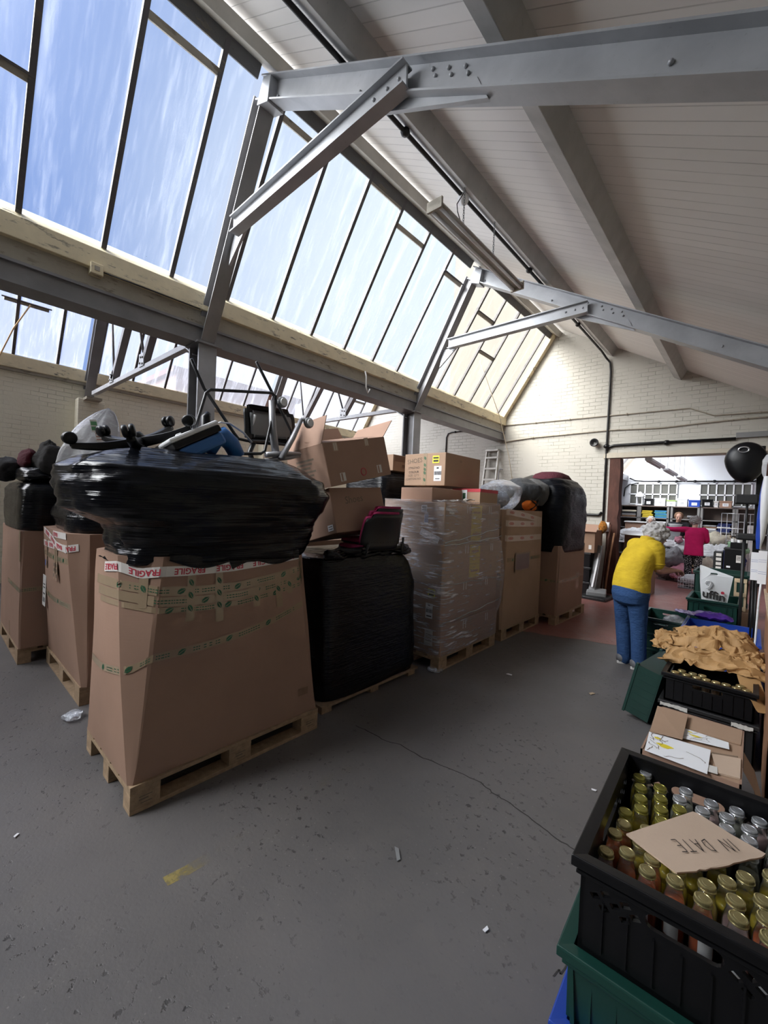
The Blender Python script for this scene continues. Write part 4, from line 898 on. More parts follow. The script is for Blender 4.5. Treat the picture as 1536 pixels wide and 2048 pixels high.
# things heaped on the nearest bundle
GRYM = m_steel('grey_tube', (.33, .33, .35), .35); BTUBE = plain('black_tube', (.016, .016, .018), .35, var=.1)
def star_base(lab, c, Mx, mat, hubh, capm):
    t = thing('swivel_chair_base', lab, 'chair base', c)
    M3 = Mx; c = Vector(c)
    MB().lathe(c, [(0, -.05), (.035, -.05), (.05, -.02), (.055, .02), (.035, .05), (.028, hubh), (0, hubh)], 16, M3).build('hub', mat, t, smooth=True)
    for k in range(5):
        a = 2*math.pi*k/5; d = Vector((math.cos(a), math.sin(a), 0)); s = Vector((-math.sin(a), math.cos(a), 0)); rings = []
        for j in range(9):
            f_ = j/8; r = .035+.285*f_; wd = .036-.012*f_; hh = .030-.012*f_; z = .0+.045*f_*f_
            rings.append([c+M3 @ (d*r+s*(wd*x)+Vector((0, 0, z+hh*y))) for x, y in ((-1, -.7), (-.6, -1), (.6, -1), (1, -.7), (.8, 1), (-.8, 1))])
        arm = MB().loft(rings).build('arm', mat, t, smooth=True, bevel=.002)
        m = MB(); cc = c+M3 @ (d*.315+Vector((0, 0, .085)))
        for sg in (-1, 1): m.lathe(cc+M3 @ (s*(sg*.017)), [(0, -.014), (.026, -.014), (.034, -.008), (.034, .008), (.026, .014), (0, .014)], 16, M3 @ Matrix((s, Vector((0, 0, 1)), d)).transposed().to_3x3() @ Matrix.Rotation(R(90), 3, 'Y'))
        m.tube([c+M3 @ (d*.315+Vector((0, 0, .04))), cc], .010, 8)
        m.build('caster', capm, t, smooth=True)
    return t
Mx1 = Matrix.Rotation(R(19), 3, 'X') @ Matrix.Rotation(R(4), 3, 'Y') @ Matrix.Rotation(R(-95), 3, 'Z')
star_base('upturned black five-star chair base on the left of the nearest bundle', (-2.74, .86, 1.925), Mx1, BLK, .06, BLK)
# blue case with white rim
SKYB = plain('mid_blue_plastic', (.03, .14, .40), .4, var=.1)
t = thing('plastic_case', 'blue plastic case with white rim and looped strap, lying among the chairs', 'case', (-2.66, 1.12, 1.88))
Mc = mat_rot((-2.64, 1.10, 1.965), R(30), R(-10), R(0))
MB().mbox(Mc @ Matrix.Translation((0, 0, .022)), .30, .34, .03).build('lid', WHITEP, t, bevel=.012)
MB().mbox(Mc @ Matrix.Translation((0, 0, -.014)), .29, .33, .04).build('band', BLK, t, bevel=.006)
MB().mbox(Mc @ Matrix.Translation((0, .01, -.075)), .28, .31, .08).build('shell', SKYB, t, bevel=.02)
MB().mbox(Mc @ Matrix.Translation((.08, -.03, .042)), .03, .11, .014).build('latch', WHITEP, t, bevel=.004)
MB().tube([Mc @ Vector(q) for q in ((.05, .16, .02), (.05, .24, .02), (.05, .30, -.01), (.05, .36, -.10), (.05, .38, -.18))], [.014]*5, 8, flat=.35).build('strap', WHITEP, t, smooth=True)
tag(MB().tube([(-2.62, 1.22, 1.90), (-2.60, 1.25, 1.985), (-2.60, 1.31, 2.02), (-2.60, 1.37, 1.98), (-2.60, 1.42, 1.90)], [.05, .06, .062, .056, .05], 14).build('blue_hose', SKYB, smooth=True), 'thick blue bent plastic tube beside the blue case', 'tube')
# upturned tubular chair
t = thing('tubular_chair', 'upturned black tube-framed chair, its legs pointing at the roof', 'chair', (-2.72, 1.55, 1.90))
X1, X2 = -2.72, -2.80
MB().tube([(X1, 1.175, 2.0), (X1, 1.20, 2.12), (X1, 1.245, 2.30), (X1, 1.275, 2.33), (X1, 1.74, 2.415), (X1, 1.775, 2.40), (X1, 1.765, 2.30), (X1, 1.70, 1.98), (X1, 1.67, 1.955), (X1, 1.46, 1.93)], .011, 8).build('frame', BTUBE, t, smooth=True)
MB().tube([(X2+.05, 1.155, 2.505), (X2, 1.27, 2.35), (X2, 1.50, 2.08), (X2, 1.53, 2.05), (X2, 1.60, 2.045), (X2, 1.75, 2.06)], .011, 8).build('leg', BTUBE, t, smooth=True)
MB().tube([(X2+.05, 1.62, 2.62), (X2, 1.81, 2.42), (X2, 1.98, 2.18), (X2, 1.99, 2.10), (X2, 1.95, 2.06), (X2, 1.75, 2.06)], .011, 8).build('leg', BTUBE, t, smooth=True)
MB().tube([(X1, 1.47, 1.93), (X2, 1.40, 2.0), (X2, 1.37, 2.10)], .011, 8).build('stretcher', BTUBE, t, smooth=True)
MB().tube([(X1+.02, 1.66, 1.90), (X1+.02, 1.90, 1.95), (X1+.02, 2.0, 1.98)], .016, 8).build('stretcher', GRYM, t, smooth=True)
t = thing('seat_shell', 'black plastic chair back tilted behind the upturned tube chair', 'chair shell', (-2.95, 1.85, 1.90))
m = MB(); shell_panel(m, (-2.95, 1.87, 2.215), (0, .99, .08), (1, 0, .05), (0, -.1, 1), .46, .30, .02, .02, .0); m.build('panel', CHB, t, smooth=True)
m = MB(); shell_panel(m, (-2.925, 1.87, 2.215), (0, .99, .08), (1, 0, .05), (0, -.1, 1), .38, .22, .02, .006, .0); m.build('inner_panel', GREYP2, t, smooth=True)
MB().tube([(-2.915, 1.70, 2.18), (-2.91, 1.72, 2.27)], .012, 8).build('latch', WHITEP, t, smooth=True)
MB().tube([(-2.95, 1.75, 2.08), (-2.93, 1.7, 1.98), (-2.88, 1.7, 1.90)], .02, 8).build('stem', BLK, t, smooth=True)
tag(MB().tube([(-2.85, 1.315, 1.93), (-2.85, 1.315, 2.02), (-2.85, 1.31, 2.17), (-2.85, 1.33, 2.20)], [.03, .032, .032, .02], 12).build('padded_bar', BLK, smooth=True), 'upright black padded chair armrest poking up behind the strap', 'armrest')
t = thing('swivel_chair_base', 'grey steel chair base with round grey castors beside the open carton', 'chair base', (-2.70, 1.86, 1.93))
for pts in ([(-2.72, 1.80, 1.94), (-2.72, 1.76, 2.15), (-2.72, 1.74, 2.36)], [(-2.66, 1.80, 1.93), (-2.66, 1.90, 2.10), (-2.66, 1.97, 2.25), (-2.66, 2.02, 2.26)], [(-2.70, 1.70, 1.95), (-2.70, 1.86, 1.98), (-2.70, 2.0, 1.99)]):
    MB().tube(pts, [.03, .027, .022, .02][:len(pts)], 8, flat=.7).build('arm', GRYM, t, smooth=True)
Rx_ = Matrix.Rotation(R(90), 3, 'Y')
for c_ in ((-2.70, 1.82, 2.36), (-2.64, 2.03, 2.235)):
    w_ = MB().lathe(c_, [(0, -.018), (.034, -.018), (.042, -.010), (.042, .010), (.034, .018), (.03, .022), (0, .022)], 20, Rx_).build('caster', GREYP2, t, smooth=False, bevel=.003)
    MB().lathe((c_[0]+.022, c_[1], c_[2]), [(0, 0), (.030, 0), (.028, .006), (0, .006)], 18, Rx_).build('caster_cap', WHITEP, w_)

# bags and clothes at the left
def lump(name, c, rx, ry, rz, mat, lab, cat, seed, amp=.22, fr=3.0, group=None, nu=40, nv=28, fold=.05):
    def f(d): return 1+amp*noise.noise(d*1.3+Vector((seed, 0, 0)))+fold*2*abs(noise.noise(Vector((d.x*fr*2, d.y*fr*2, d.z*fr))+Vector((0, seed, 0))))-fold
    return tag(MB().ball(c, rx, ry, rz, nu, nv, fn=f).build(name, mat, smooth=True), lab, cat, group)
def bag(name, lab, cat, c, rx, ry, rz, mat, seed, peak=(0, 0), amp=.15, fold=.07, cone=False):
    """plastic sack drawn up to a peak"""
    rings = []; n = 56
    for j in range(25):
        f = j/24; prof = (math.sin(math.pi*min(1, f*.62+.16))**.8)*(1-max(0, f-.75)*2.2); prof = max(.06, prof) if j < 24 else .05
        if cone: prof = (1-f)**.72*(.85+.3*f)+.02
        ring = []
        for k in range(n):
            a = 2*math.pi*k/n; d = Vector((math.cos(a), math.sin(a), f*2))
            q = 1+amp*noise.noise(d*1.2+Vector((seed, 0, 0)))+fold*abs(noise.noise(Vector((d.x*5, d.y*5, f*2.0+seed))))*2
            ring.append(Vector((c[0]+rx*prof*q*math.cos(a)+peak[0]*f*f, c[1]+ry*prof*q*math.sin(a)+peak[1]*f*f, c[2]+rz*2*f)))
        rings.append(ring)
    return tag(MB().loft(rings).build(name, mat, smooth=True), lab, cat)
bag('plastic_bag', 'crumpled translucent white plastic sack standing against the left brick wall side', 'bag', (-4.62, 1.07, 1.74), .30, .33, .34, m_film_clear('white_sack', .85, .35, (.50, .50, .51), (.6, .3, 0), (4, 4, 9)), 2.0, (.0, .12), .22, .16, cone=True)
t = bpy.data.objects['plastic_bag']
label_on('green_logo', t, (-4.36, 1.02, 2.20), (.28, 1, .1), (0, -.2, 1), .05, .11, PAPERB, [(0, .2, .9, .3), (0, -.2, .9, .3)], lift=.01, ink=plain('green_logo_print', (.10, .26, .12), .6))
label_on('printed_text', t, (-4.36, 1.06, 2.10), (.28, 1, .1), (0, -.2, 1), .05, .13, PAPERB, [(0, .3, .8, .06), (0, .1, .8, .06), (0, -.1, .8, .06), (0, -.3, .8, .06)], lift=.01, ink=plain('red_logo_print', (.42, .16, .13), .6))
lump('dark_coat', (-5.22, .86, 1.90), .24, .13, .20, m_cloth('charcoal_cloth', (.035, .033, .031), 7.), 'charcoal coat heaped on the black sleeve at the left', 'coat', 1.3, .35, 3.2)
lump('maroon_bundle', (-5.42, .72, 1.91), .20, .075, .11, m_cloth('maroon_cloth', (.10, .015, .025), 8.), 'maroon cloth bundle beside the charcoal coat', 'cloth', 3.1, .25, 3.)
lump('dark_cloth', (-5.75, .60, 1.82), .30, .13, .12, m_cloth('grey_black_cloth', (.03, .03, .032), 8.), 'grey-black cloth at the left edge of the photo', 'cloth', 4.1, .25, 3.)
lump('bin_bag', (-5.30, .78, 1.76), .32, .16, .09, BBAG, 'shiny black bin bag under the maroon bundle', 'bag', 6.4, .2, 4.)

# ------------------------------------------------------------------ tall box with a patch, domed load, things behind
t = thing('bulk_box', 'tall cardboard bulk box with three red-printed tapes and a square patch', 'box', (-2.66, 5.40, .144))
b4 = Bulk(-3.04, -2.265, 4.78, 6.0, .144, 1.625, .02, .06, (.02, -.01, .0, .02), .02, 5.0); b4.body(t, CARD2)
def pr_stamp(m, fn, L):
    q = .12
    while q < L-.1:
        pts = [(q+.062*math.cos(a), .017*math.sin(a)) for a in [k*math.pi/8 for k in range(16)]]; pin = [(q+.05*math.cos(a), .010*math.sin(a)) for a in [k*math.pi/8 for k in range(16)]]
        vs = [fn(*p) for p in pts]+[fn(*p) for p in pin]; m.add(vs, [(k, (k+1) % 16, 16+(k+1) % 16, 16+k) for k in range(16)])
        m.add([fn(q-.035, -.005), fn(q+.035, -.005), fn(q+.035, .005), fn(q-.035, .005)], [(0, 1, 2, 3)]); q += .32
TPR = [plain('pinkish_tape', (.52, .40, .32), .35), plain('faded_red_print', (.42, .11, .09), .6)]
for zs in ([1.60, 1.595, 1.555, 1.50, 1.49], [1.46, 1.455, 1.45, 1.445, 1.44], [1.275, 1.27, 1.265, 1.265, 1.26]): b4.strip(t, 'tape', TPR, [1.6, 2.05, 2.5, 2.95, 3.3], zs, .075, .004, pr_stamp)
b4.strip(t, 'tape', TAPES, [1.6, 2.1, 2.5, 2.97], [1.01, 1.0, .99, .985], .05, .003, pr_leaf(.2, .3, .05))
pc = b4.pos(2.42, .97, .004)
label_on('patch', t, (pc.x+.004, 5.27, .96), (0, 1, 0), (0, 0, 1), .46, .235, plain('pinkish_patch', (.17, .105, .095), .4), [(0, .46, 1, .08), (0, -.46, 1, .08), (-.47, 0, .05, 1), (.47, 0, .05, 1)], ink=TAPE)
t = thing('bulk_box', 'cardboard bulk box under the black dome, standing on the red floor', 'box', (-2.43, 6.68, .144))
b5 = Bulk(-2.82, -2.045, 6.06, 7.25, .144, 1.14, .02, .03, (.0, -.01, .0, .0), .012, 6.0); b5.body(t, CARD)
b5.strip(t, 'tape', TAPES, [.4, 1.0, 2.0, 2.5, 2.95], [.64, .635, .63, .625, .63], .045, .003, pr_leaf(.3, .33, .05)); b5.vstrip(t, 'tape', TAPES, 2.72, .70, .45, .14, .004)
t = thing('wrapped_load', 'tall dome of black film over cases, by the white gable wall', 'load', (-2.43, 6.68, 1.14))
wrapped('film', BFILM3, t, [(1.04, -2.86, -2.02, 6.02, 7.28), (1.3, -2.87, -1.995, 6.01, 7.30), (1.6, -2.88, -1.99, 6.02, 7.32), (1.85, -2.87, -2.0, 6.05, 7.30), (2.0, -2.86, -2.03, 6.08, 7.24), (2.10, -2.82, -2.10, 6.18, 7.14), (2.19, -2.68, -2.25, 6.42, 6.95), (2.215, -2.58, -2.35, 6.6, 6.8)], 12.0, .03, 4.5, 120, 6, .010)
tag(MB().loft([superring(-2.40, 6.62, .25*s, .38*s, z, 3.0, 40) for z, s in ((2.06, 1.1), (2.14, 1.0), (2.20, .84), (2.235, .55), (2.24, .1))]).build('suitcase', m_cloth('maroon_case_cloth', (.075, .018, .025), 20.), smooth=True), 'maroon suitcase showing through the top of the black dome', 'suitcase')
bag('plastic_bag', 'clear polythene bag on the tall box, folds catching the light', 'bag', (-2.56, 5.16, 1.63), .26, .33, .20, CBAG, 5.0, (0, .08), .15, .06)
lump('grey_bag', (-2.60, 5.13, 1.76), .19, .25, .13, m_cloth('slate_cloth', (.17, .20, .26), 6.), 'slate-grey stuff inside the clear polythene bag', 'cloth', 2.2, .2, 3.)
bag('holdall', 'dark grey holdall heaped on the tall box next to the clear bag', 'bag', (-2.56, 5.72, 1.63), .28, .24, .235, m_cloth('dark_grey_nylon', (.045, .047, .05), 5., .4), 7.2, (0, .1), .2, .08)
bag('holdall', 'grey nylon holdall leaning against the black dome', 'bag', (-2.45, 5.98, 1.70), .24, .20, .20, m_cloth('grey_nylon', (.085, .085, .085), 5., .4), 9.9, (-.03, .06), .2, .08)
t = thing('orange_bag', 'orange bag with black straps at the edge of the tall box', 'bag', (-2.33, 5.72, 1.63))
MB().ball((-2.36, 5.73, 1.70), .085, .20, .085, 26, 16, fn=lambda d: 1+.1*noise.noise(d*2)).build('bag_body', m_cloth('orange_cloth', (.60, .14, .02), 8.), t, smooth=True)
for s in (-1, 1): MB().tube([(-2.30, 5.73-s*.12, 1.775), (-2.268, 5.73, 1.71), (-2.30, 5.73+s*.12, 1.64)], .014, 6, flat=.5).build('strap', BLK, t, smooth=True)
t = thing('yellow_packet', 'small yellow packet on the tall box left of the clear bag', 'packet', (-2.7, 4.88, 1.63))
MB().mbox(mat_rot((-2.62, 4.87, 1.70), 0, 0, R(20)), .16, .12, .13).build('packet_body', plain('yellow_card', (.58, .47, .06), .5), t, bevel=.006); MB().mbox(mat_rot((-2.62, 4.87, 1.66), 0, 0, R(20)), .163, .123, .04).build('band', BLK, t)
# second row behind the clear-wrapped stack
t = thing('wrapped_load', 'black-wrapped load half hidden behind the clear-wrapped stack', 'load', (-3.75, 4.2, 0))
wrapped('film', BFILM, t, [(.0, -4.1, -3.36, 3.75, 4.75), (1.0, -4.1, -3.35, 3.74, 4.76), (1.95, -4.1, -3.35, 3.74, 4.76), (2.02, -4.05, -3.4, 3.8, 4.7), (2.03, -3.9, -3.6, 4.1, 4.5)], 15., .02, 7, 90, 6, .008)
t = carton('carton', 'small carton printed FRAGILE on the black load behind the clear-wrapped stack', -3.80, -3.36, 3.90, 4.5, 2.05, 2.25, CARD2)
MB().box(-3.36, -3.354, 3.92, 4.48, 2.17, 2.24).build('dark_print', CARD3, t)
text_mb('FRAGILE', .06, flat((-3.352, 4.18, 2.11), (0, 1, 0), (0, 0, 1)), bold=.001).build('print', plain('brown_print', (.10, .05, .03), .6), t)
text_mb('FRAGILE', .05, flat((-3.55, 3.897, 2.11), (1, 0, 0), (0, 0, 1)), bold=.001).build('print', bpy.data.materials['brown_print'], t)
t = thing('bulk_box', 'plain cardboard bulk box hidden in the second row behind the black load', 'box', (-3.9, 2.6, 0))
Bulk(-4.3, -3.5, 2.05, 3.3, .0, 1.2, .02, .05, (0, 0, 0, 0), .01, 8.).body(t, CARD3)
# stepladder against the end wall
t = thing('stepladder', 'pale aluminium ladder leaning in the far left corner behind the stacks', 'ladder', (-4.87, 9.2, 0))
for s in (-1, 1): MB().bar((-4.90+s*.20, 9.02, 0), (-4.86+s*.155, 9.38, 3.07), (0, 1, 0), .03, .075).build('rail', m_steel('pale_aluminium', (.58, .57, .53), .45), t)
for i in range(11):
    f = .06+i*.088; MB().box(-4.9+.04*f-.19+.04*f, -4.9+.04*f+.19-.04*f, 9.02+.36*f-.045, 9.02+.36*f+.045, 3.07*f-.02, 3.07*f+.02).build('tread', bpy.data.materials['pale_aluminium'], t)
MB().box(-5.03, -4.70, 9.31, 9.43, 3.05, 3.09).build('top_cap', bpy.data.materials['pale_aluminium'], t)
pipe('thin_hook_pipe', [(-4.62, 9.25, .0), (-4.62, 9.25, 2.52), (-4.58, 9.25, 2.60), (-4.52, 9.25, 2.58)], .016, GRYM, 'thin grey hooked pipe standing in front of the ladder', 'pipe')

# by the door: cartons, crates, floor machine
t = carton('carton', 'worn carton on black crates at the foot of the gable wall', -2.78, -2.28, 8.72, 9.25, .86, 1.30, CARD3); label_on('white_label', t, (-2.36, 8.719, .97), (1, 0, 0), (0, 0, 1), .05, .08, PAPERB)
MB().mbox(mat_rot((-2.50, 8.75, 1.34), R(40), 0, 0), .5, .22, .006).build('flap', CARD, t)
for i, z in enumerate((0, .29, .58)):
    t = thing('storage_crate', ('lowest', 'middle', 'top')[i]+' of three black crates under the worn carton', 'crate', (-2.55, 9.0, z), 'black crates by the gable wall')
    MB().box(-2.80, -2.36, 8.74, 9.3, z, z+.24).build('crate_body', BLK, t, bevel=.01); MB().box(-2.82, -2.34, 8.72, 9.32, z+.24, z+.285).build('rim', BLKM, t, bevel=.008)
    label_on('white_label', t, (-2.72, 8.739, z+.12), (1, 0, 0), (0, 0, 1), .05, .12, PAPERB)
t = thing('floor_polisher', 'grey floor machine with a flat black base left of the brown door post', 'machine', (-2.25, 8.75, 0))
MB().prism([(-2.50, 8.45, 0), (-1.98, 8.42, 0), (-1.95, 8.95, 0), (-2.35, 9.1, 0)], (0, 0, .055)).build('base_plate', BLKM, t, bevel=.012)
MB().mbox(mat_rot((-2.22, 8.78, .10), R(8), 0, R(12)), .34, .30, .10).build('deck', GREYP2, t, bevel=.02)
MB().bar((-2.31, 8.78, .12), (-2.25, 8.98, 1.0), (0, 1, 0), .12, .07).build('handle_post', GREYP2, t, bevel=.01); MB().bar((-2.29, 8.74, .2), (-2.24, 8.93, .85), (0, 1, 0), .03, .05).build('grip', WHITEP, t)
GB = [(-2.40, 8.92, 1.30, 'black', BLK), (-2.34, 8.98, 1.22, 'dark blue', plain('navy_pole', (.02, .03, .07), .5)), (-2.20, 9.06, 1.42, 'brown', BROWNP), (-2.14, 9.1, 1.25, 'tan', MDF)]
for i, (x, y, h, cn, mt) in enumerate(GB): tag(MB().tube([(x, y-.06, .07), (x+.02, y+.1, h*.6), (x+.05, y+.24, h)], .018, 8).build('broom_handle', mt, smooth=True), cn+' broom handle leaning by the door post behind the floor machine', 'handle')
lump('work_gloves', (-2.28, 9.22, 1.36), .08, .08, .12, m_cloth('orange_black_cloth', (.30, .12, .02), 12., pat=(.02, .02, .02)), 'orange and black cloth hung above the floor machine', 'cloth', 7.7, .25, 3.)
# litter
for i, (x, y, s, mt, lab) in enumerate(((-1.73, 3.90, .028, PAPERW, 'white paper scrap on the floor of the aisle ahead of the clear stack'), (-1.02, 4.06, .03, PALEW, 'tan scrap on the floor near the dark crates'), (-2.50, .33, .012, PAPERW, 'tiny white scrap on the floor at the left foreground'), (-.63, 2.66, .014, PAPERW, 'tiny white scrap beside the carton of drawings'), (-.70, 1.48, .013, PAPERW, 'pale flake on the floor left of the bottle crate'), (-1.165, 1.506, .04, GREYP2, 'thin dark splinter on the foreground concrete'))):
    m = MB(); a = i*1.1; d = Vector((math.cos(a), math.sin(a), 0))*s; e = Vector((-d.y, d.x, 0))*(.25 if i == 5 else .55); c_ = Vector((x, y, .0045))
    m.prism([c_-d-e, c_+d-e*.6, c_+d*.8+e, c_-d*.7+e*.8], (0, 0, .003)); tag(m.build('floor_scrap', mt), lab, 'scrap')
lump('film_scrap', (-3.56, .76, .025), .07, .06, .028, CBAG, 'twist of clear film by the pallet corner of the taped box', 'plastic', 8.8, .4, 4., nu=24, nv=16)

# ------------------------------------------------------------------ crates
from mathutils.geometry import tessellate_polygon
def slot(cx, cy, w, h, n=8):
    r = h/2; p = []
    for s, a0 in ((1, -90), (-1, 90)):
        for k in range(n+1): a = R(a0+180*k/n); p.append((cx+s*(w/2-r)+r*math.cos(a), cy+r*math.sin(a)))
    return p
def diamond(cx, cy, w, h, sk=.3): return [(cx-w/2, cy+h*.1), (cx+sk*w*.2, cy-h/2), (cx+w/2, cy-h*.1), (cx-sk*w*.2, cy+h/2)]
def hole_wall(mb, fn, outer, holes, th):
    polys = [outer]+holes; flat_ = [p for q in polys for p in q]
    tri = tessellate_polygon([[Vector((x, y, 0)) for x, y in q] for q in polys])
    vs = [fn(x, y, 0) for x, y in flat_]+[fn(x, y, th) for x, y in flat_]; n = len(flat_)
    fs = [tuple(t_) for t_ in tri]+[tuple(i+n for i in t_[::-1]) for t_ in tri]; b = 0
    for q in polys:
        m_ = len(q); fs += [(b+i, b+(i+1) % m_, n+b+(i+1) % m_, n+b+i) for i in range(m_)]; b += m_
    mb.add(vs, fs)
def crate(name, label, x0, x1, y0, y1, z0, z1, mat, group=None, holes=True, rot=0, cat='crate', plate=False, diamonds=True, taper=.0, rim=.02):
    cx_, cy_ = (x0+x1)/2, (y0+y1)/2; t = thing(name, label, cat, (cx_, cy_, z0), group); h = z1-z0; th = .010
    for (a, b, nrm, nm) in (((x0, y0), (x1, y0), (0, 1), 'side_wall'), ((x1, y0), (x1, y1), (-1, 0), 'side_wall'), ((x1, y1), (x0, y1), (0, -1), 'side_wall'), ((x0, y1), (x0, y0), (1, 0), 'side_wall')):
        A, B = Vector((*a, 0)), Vector((*b, 0)); L = (B-A).length; d = (B-A).normalized(); N = Vector((*nrm, 0)); m = MB()
        fn = lambda u, v, w_, A=A, d=d, N=N: A+d*u+N*(w_+taper*(1-v/h))+Vector((0, 0, z0+v))
        hs = []
        if holes:
            hs.append(slot(L*.5, h*.70, L*.34, h*.15))
            if diamonds:
                for s in (-1, 1):
                    for dx, dy in ((.215, .64), (.265, .71), (.315, .64), (.365, .71), (.42, .64), (.265, .56), (.37, .56)): hs.append(diamond(L*.5+s*L*dx, h*dy, .025, .019, s*.9))
        hole_wall(m, fn, [(0, 0), (L, 0), (L, h), (0, h)], hs, th)
        n_r = int(L/.05)
        for i in range(1, n_r):
            u = L*i/n_r
            if holes and abs(u-L/2) < L*.2: top_ = h*.55
            else: top_ = h*.62 if diamonds else h*.9
            p = [fn(u-.002, .02, -.0), fn(u+.002, .02, -.0), fn(u+.002, .02, -.006), fn(u-.002, .02, -.006)]
            m.loft([p, [q+Vector((0, 0, top_-.02)) for q in p]])
        m.build(nm, mat, t)
    MB().box(x0+taper, x1-taper, y0+taper, y1-taper, z0, z0+.012).build('bottom_panel', mat, t)
    m = MB()
    def ring(o, z): return [(x0-o, y0-o, z), (x1+o, y0-o, z), (x1+o, y1+o, z), (x0-o, y1+o, z)]
    m.loft([ring(rim*.35, z1-.045), ring(rim*.5, z1-.044), ring(rim*.5, z1-.036), ring(0, z1-.034)], False, False)
    m.loft([ring(-.010, z1-.012), ring(-.011, z1), ring(rim*.9, z1+.002), ring(rim, z1-.004), ring(rim, z1-.024), ring(rim*.7, z1-.026), ring(rim*.7, z1-.012), ring(0, z1-.010)], False, False)
    m.build('rim', mat, t, bevel=.002)
    if plate: label_on('label_plate', t, (cx_, y0-.006, z0+h*.45), (1, 0, 0), (0, 0, 1), (x1-x0)*.34, h*.2, PAPERB, [(-.1, 0, .5, .3), (.25, 0, .15, .3)])
    if rot: t.rotation_euler = (0, 0, rot)
    return t
# the stack with the bottles
crate('crate', 'black vented crate full of juice bottles, topmost of the near stack', -.290, .118, 1.105, 1.69, .556, .785, BLK, rot=R(2.2))
crate('crate', 'dark green crate under the bottle crate', -.308, .118, 1.095, 1.70, .366, .555, GRN, holes=False, diamonds=False, taper=.012, rim=.022, rot=R(2.2))
crate('crate', 'blue crate at the bottom of the near stack, under the green one', -.315, .125, 1.09, 1.705, .0, .365, BLU, holes=True, diamonds=False, taper=.018, rim=.024, rot=R(2.2))
GOLD = plain('gold_cap', (.42, .36, .17), .28, .75, var=.06); OLIVE = plain('olive_gold_cap', (.30, .27, .06), .3, .7, var=.06); SILV = plain('silver_cap', (.50, .51, .53), .3, .7, var=.06)
BGLASS = m_clearpl('bottle_glass', (.93, .95, .94), .25, .03); JUI = {'orange': plain('orange_juice', (.55, .12, .03), .3, var=.05), 'yellow': plain('yellow_juice', (.55, .40, .02), .3, var=.05), 'pink': plain('pink_drink', (.45, .30, .30), .3, var=.05), 'clear': plain('cloudy_drink', (.30, .29, .24), .3, var=.05)}
LBLW = plain('bottle_label', (.62, .62, .62), .5)
def make_bottle(kind, cap, capname):
    t = thing('juice_bottle', 'x', 'bottle', (0, 0, 0)); h = .178
    prof = [(0, 0), (.021, 0), (.0235, .004), (.0235, .112), (.0225, .124), (.0185, .140), (.0168, .148), (.0168, .165), (0, .165)]
    MB().lathe((0, 0, 0), prof, 18).build('glass', BGLASS, t, smooth=True)
    MB().lathe((0, 0, .003), [(0, 0), (.0212, 0), (.0217, .003), (.0217, .108), (.020, .120), (0, .120)], 16).build('drink', JUI[kind], t, smooth=True)
    m = MB().lathe((0, 0, .1605), [(0, .0), (.0172, 0), (.0188, .001), (.0190, .003), (.0180, .005), (.0180, .0105), (.0172, .0125), (.0150, .0135), (.0138, .0122), (.0095, .0122), (.0085, .0128), (0, .0128)], 24); m.build('cap', cap, t, smooth=False)
    rows = [[(.0238*math.cos(a), .0238*math.sin(a), z) for a in [R(-130+k*7) for k in range(12)]] for z in (.045, .095)]
    MB().grid(rows).build('label', LBLW if kind != 'yellow' else YELP, t, smooth=True)
    return t
BT = {}
for k_, cp_ in (('orange', GOLD), ('yellow', OLIVE), ('yellowg', GOLD), ('pink', GOLD), ('clear', SILV), ('pinks', SILV)): BT[k_] = [make_bottle('yellow' if k_ == 'yellowg' else 'pink' if k_ == 'pinks' else k_, cp_, ''), False]
GRPS = {'orange': ('bottle of orange juice with gold cap in the near half of the black crate', 'gold-capped orange juice bottles'), 'yellow': ('bottle of yellow juice with olive-gold cap in the far left of the black crate', 'olive-capped yellow juice bottles'),
        'yellowg': ('bottle of yellow juice with bright gold cap right of the orange ones', 'gold-capped yellow juice bottles'), 'pink': ('bottle of pale pink drink with gold cap near the front rim', 'gold-capped pink drink bottles'),
        'clear': ('silver-capped bottle of cloudy drink in the far half of the black crate', 'silver-capped cloudy drink bottles'), 'pinks': ('silver-capped bottle with pinkish drink on the far right of the crate', 'silver-capped pinkish bottles')}
def put_bottle(k_, x, y, z=.572):
    b, used = BT[k_]; lab, g = GRPS[k_]; a = random.uniform(-.6, .6)
    if not used: b.location = (x, y, z); b.rotation_euler = (0, 0, a); b['label'] = lab; b['group'] = g; BT[k_][1] = True
    else: dup(b, (x, y, z), a, lab, g)
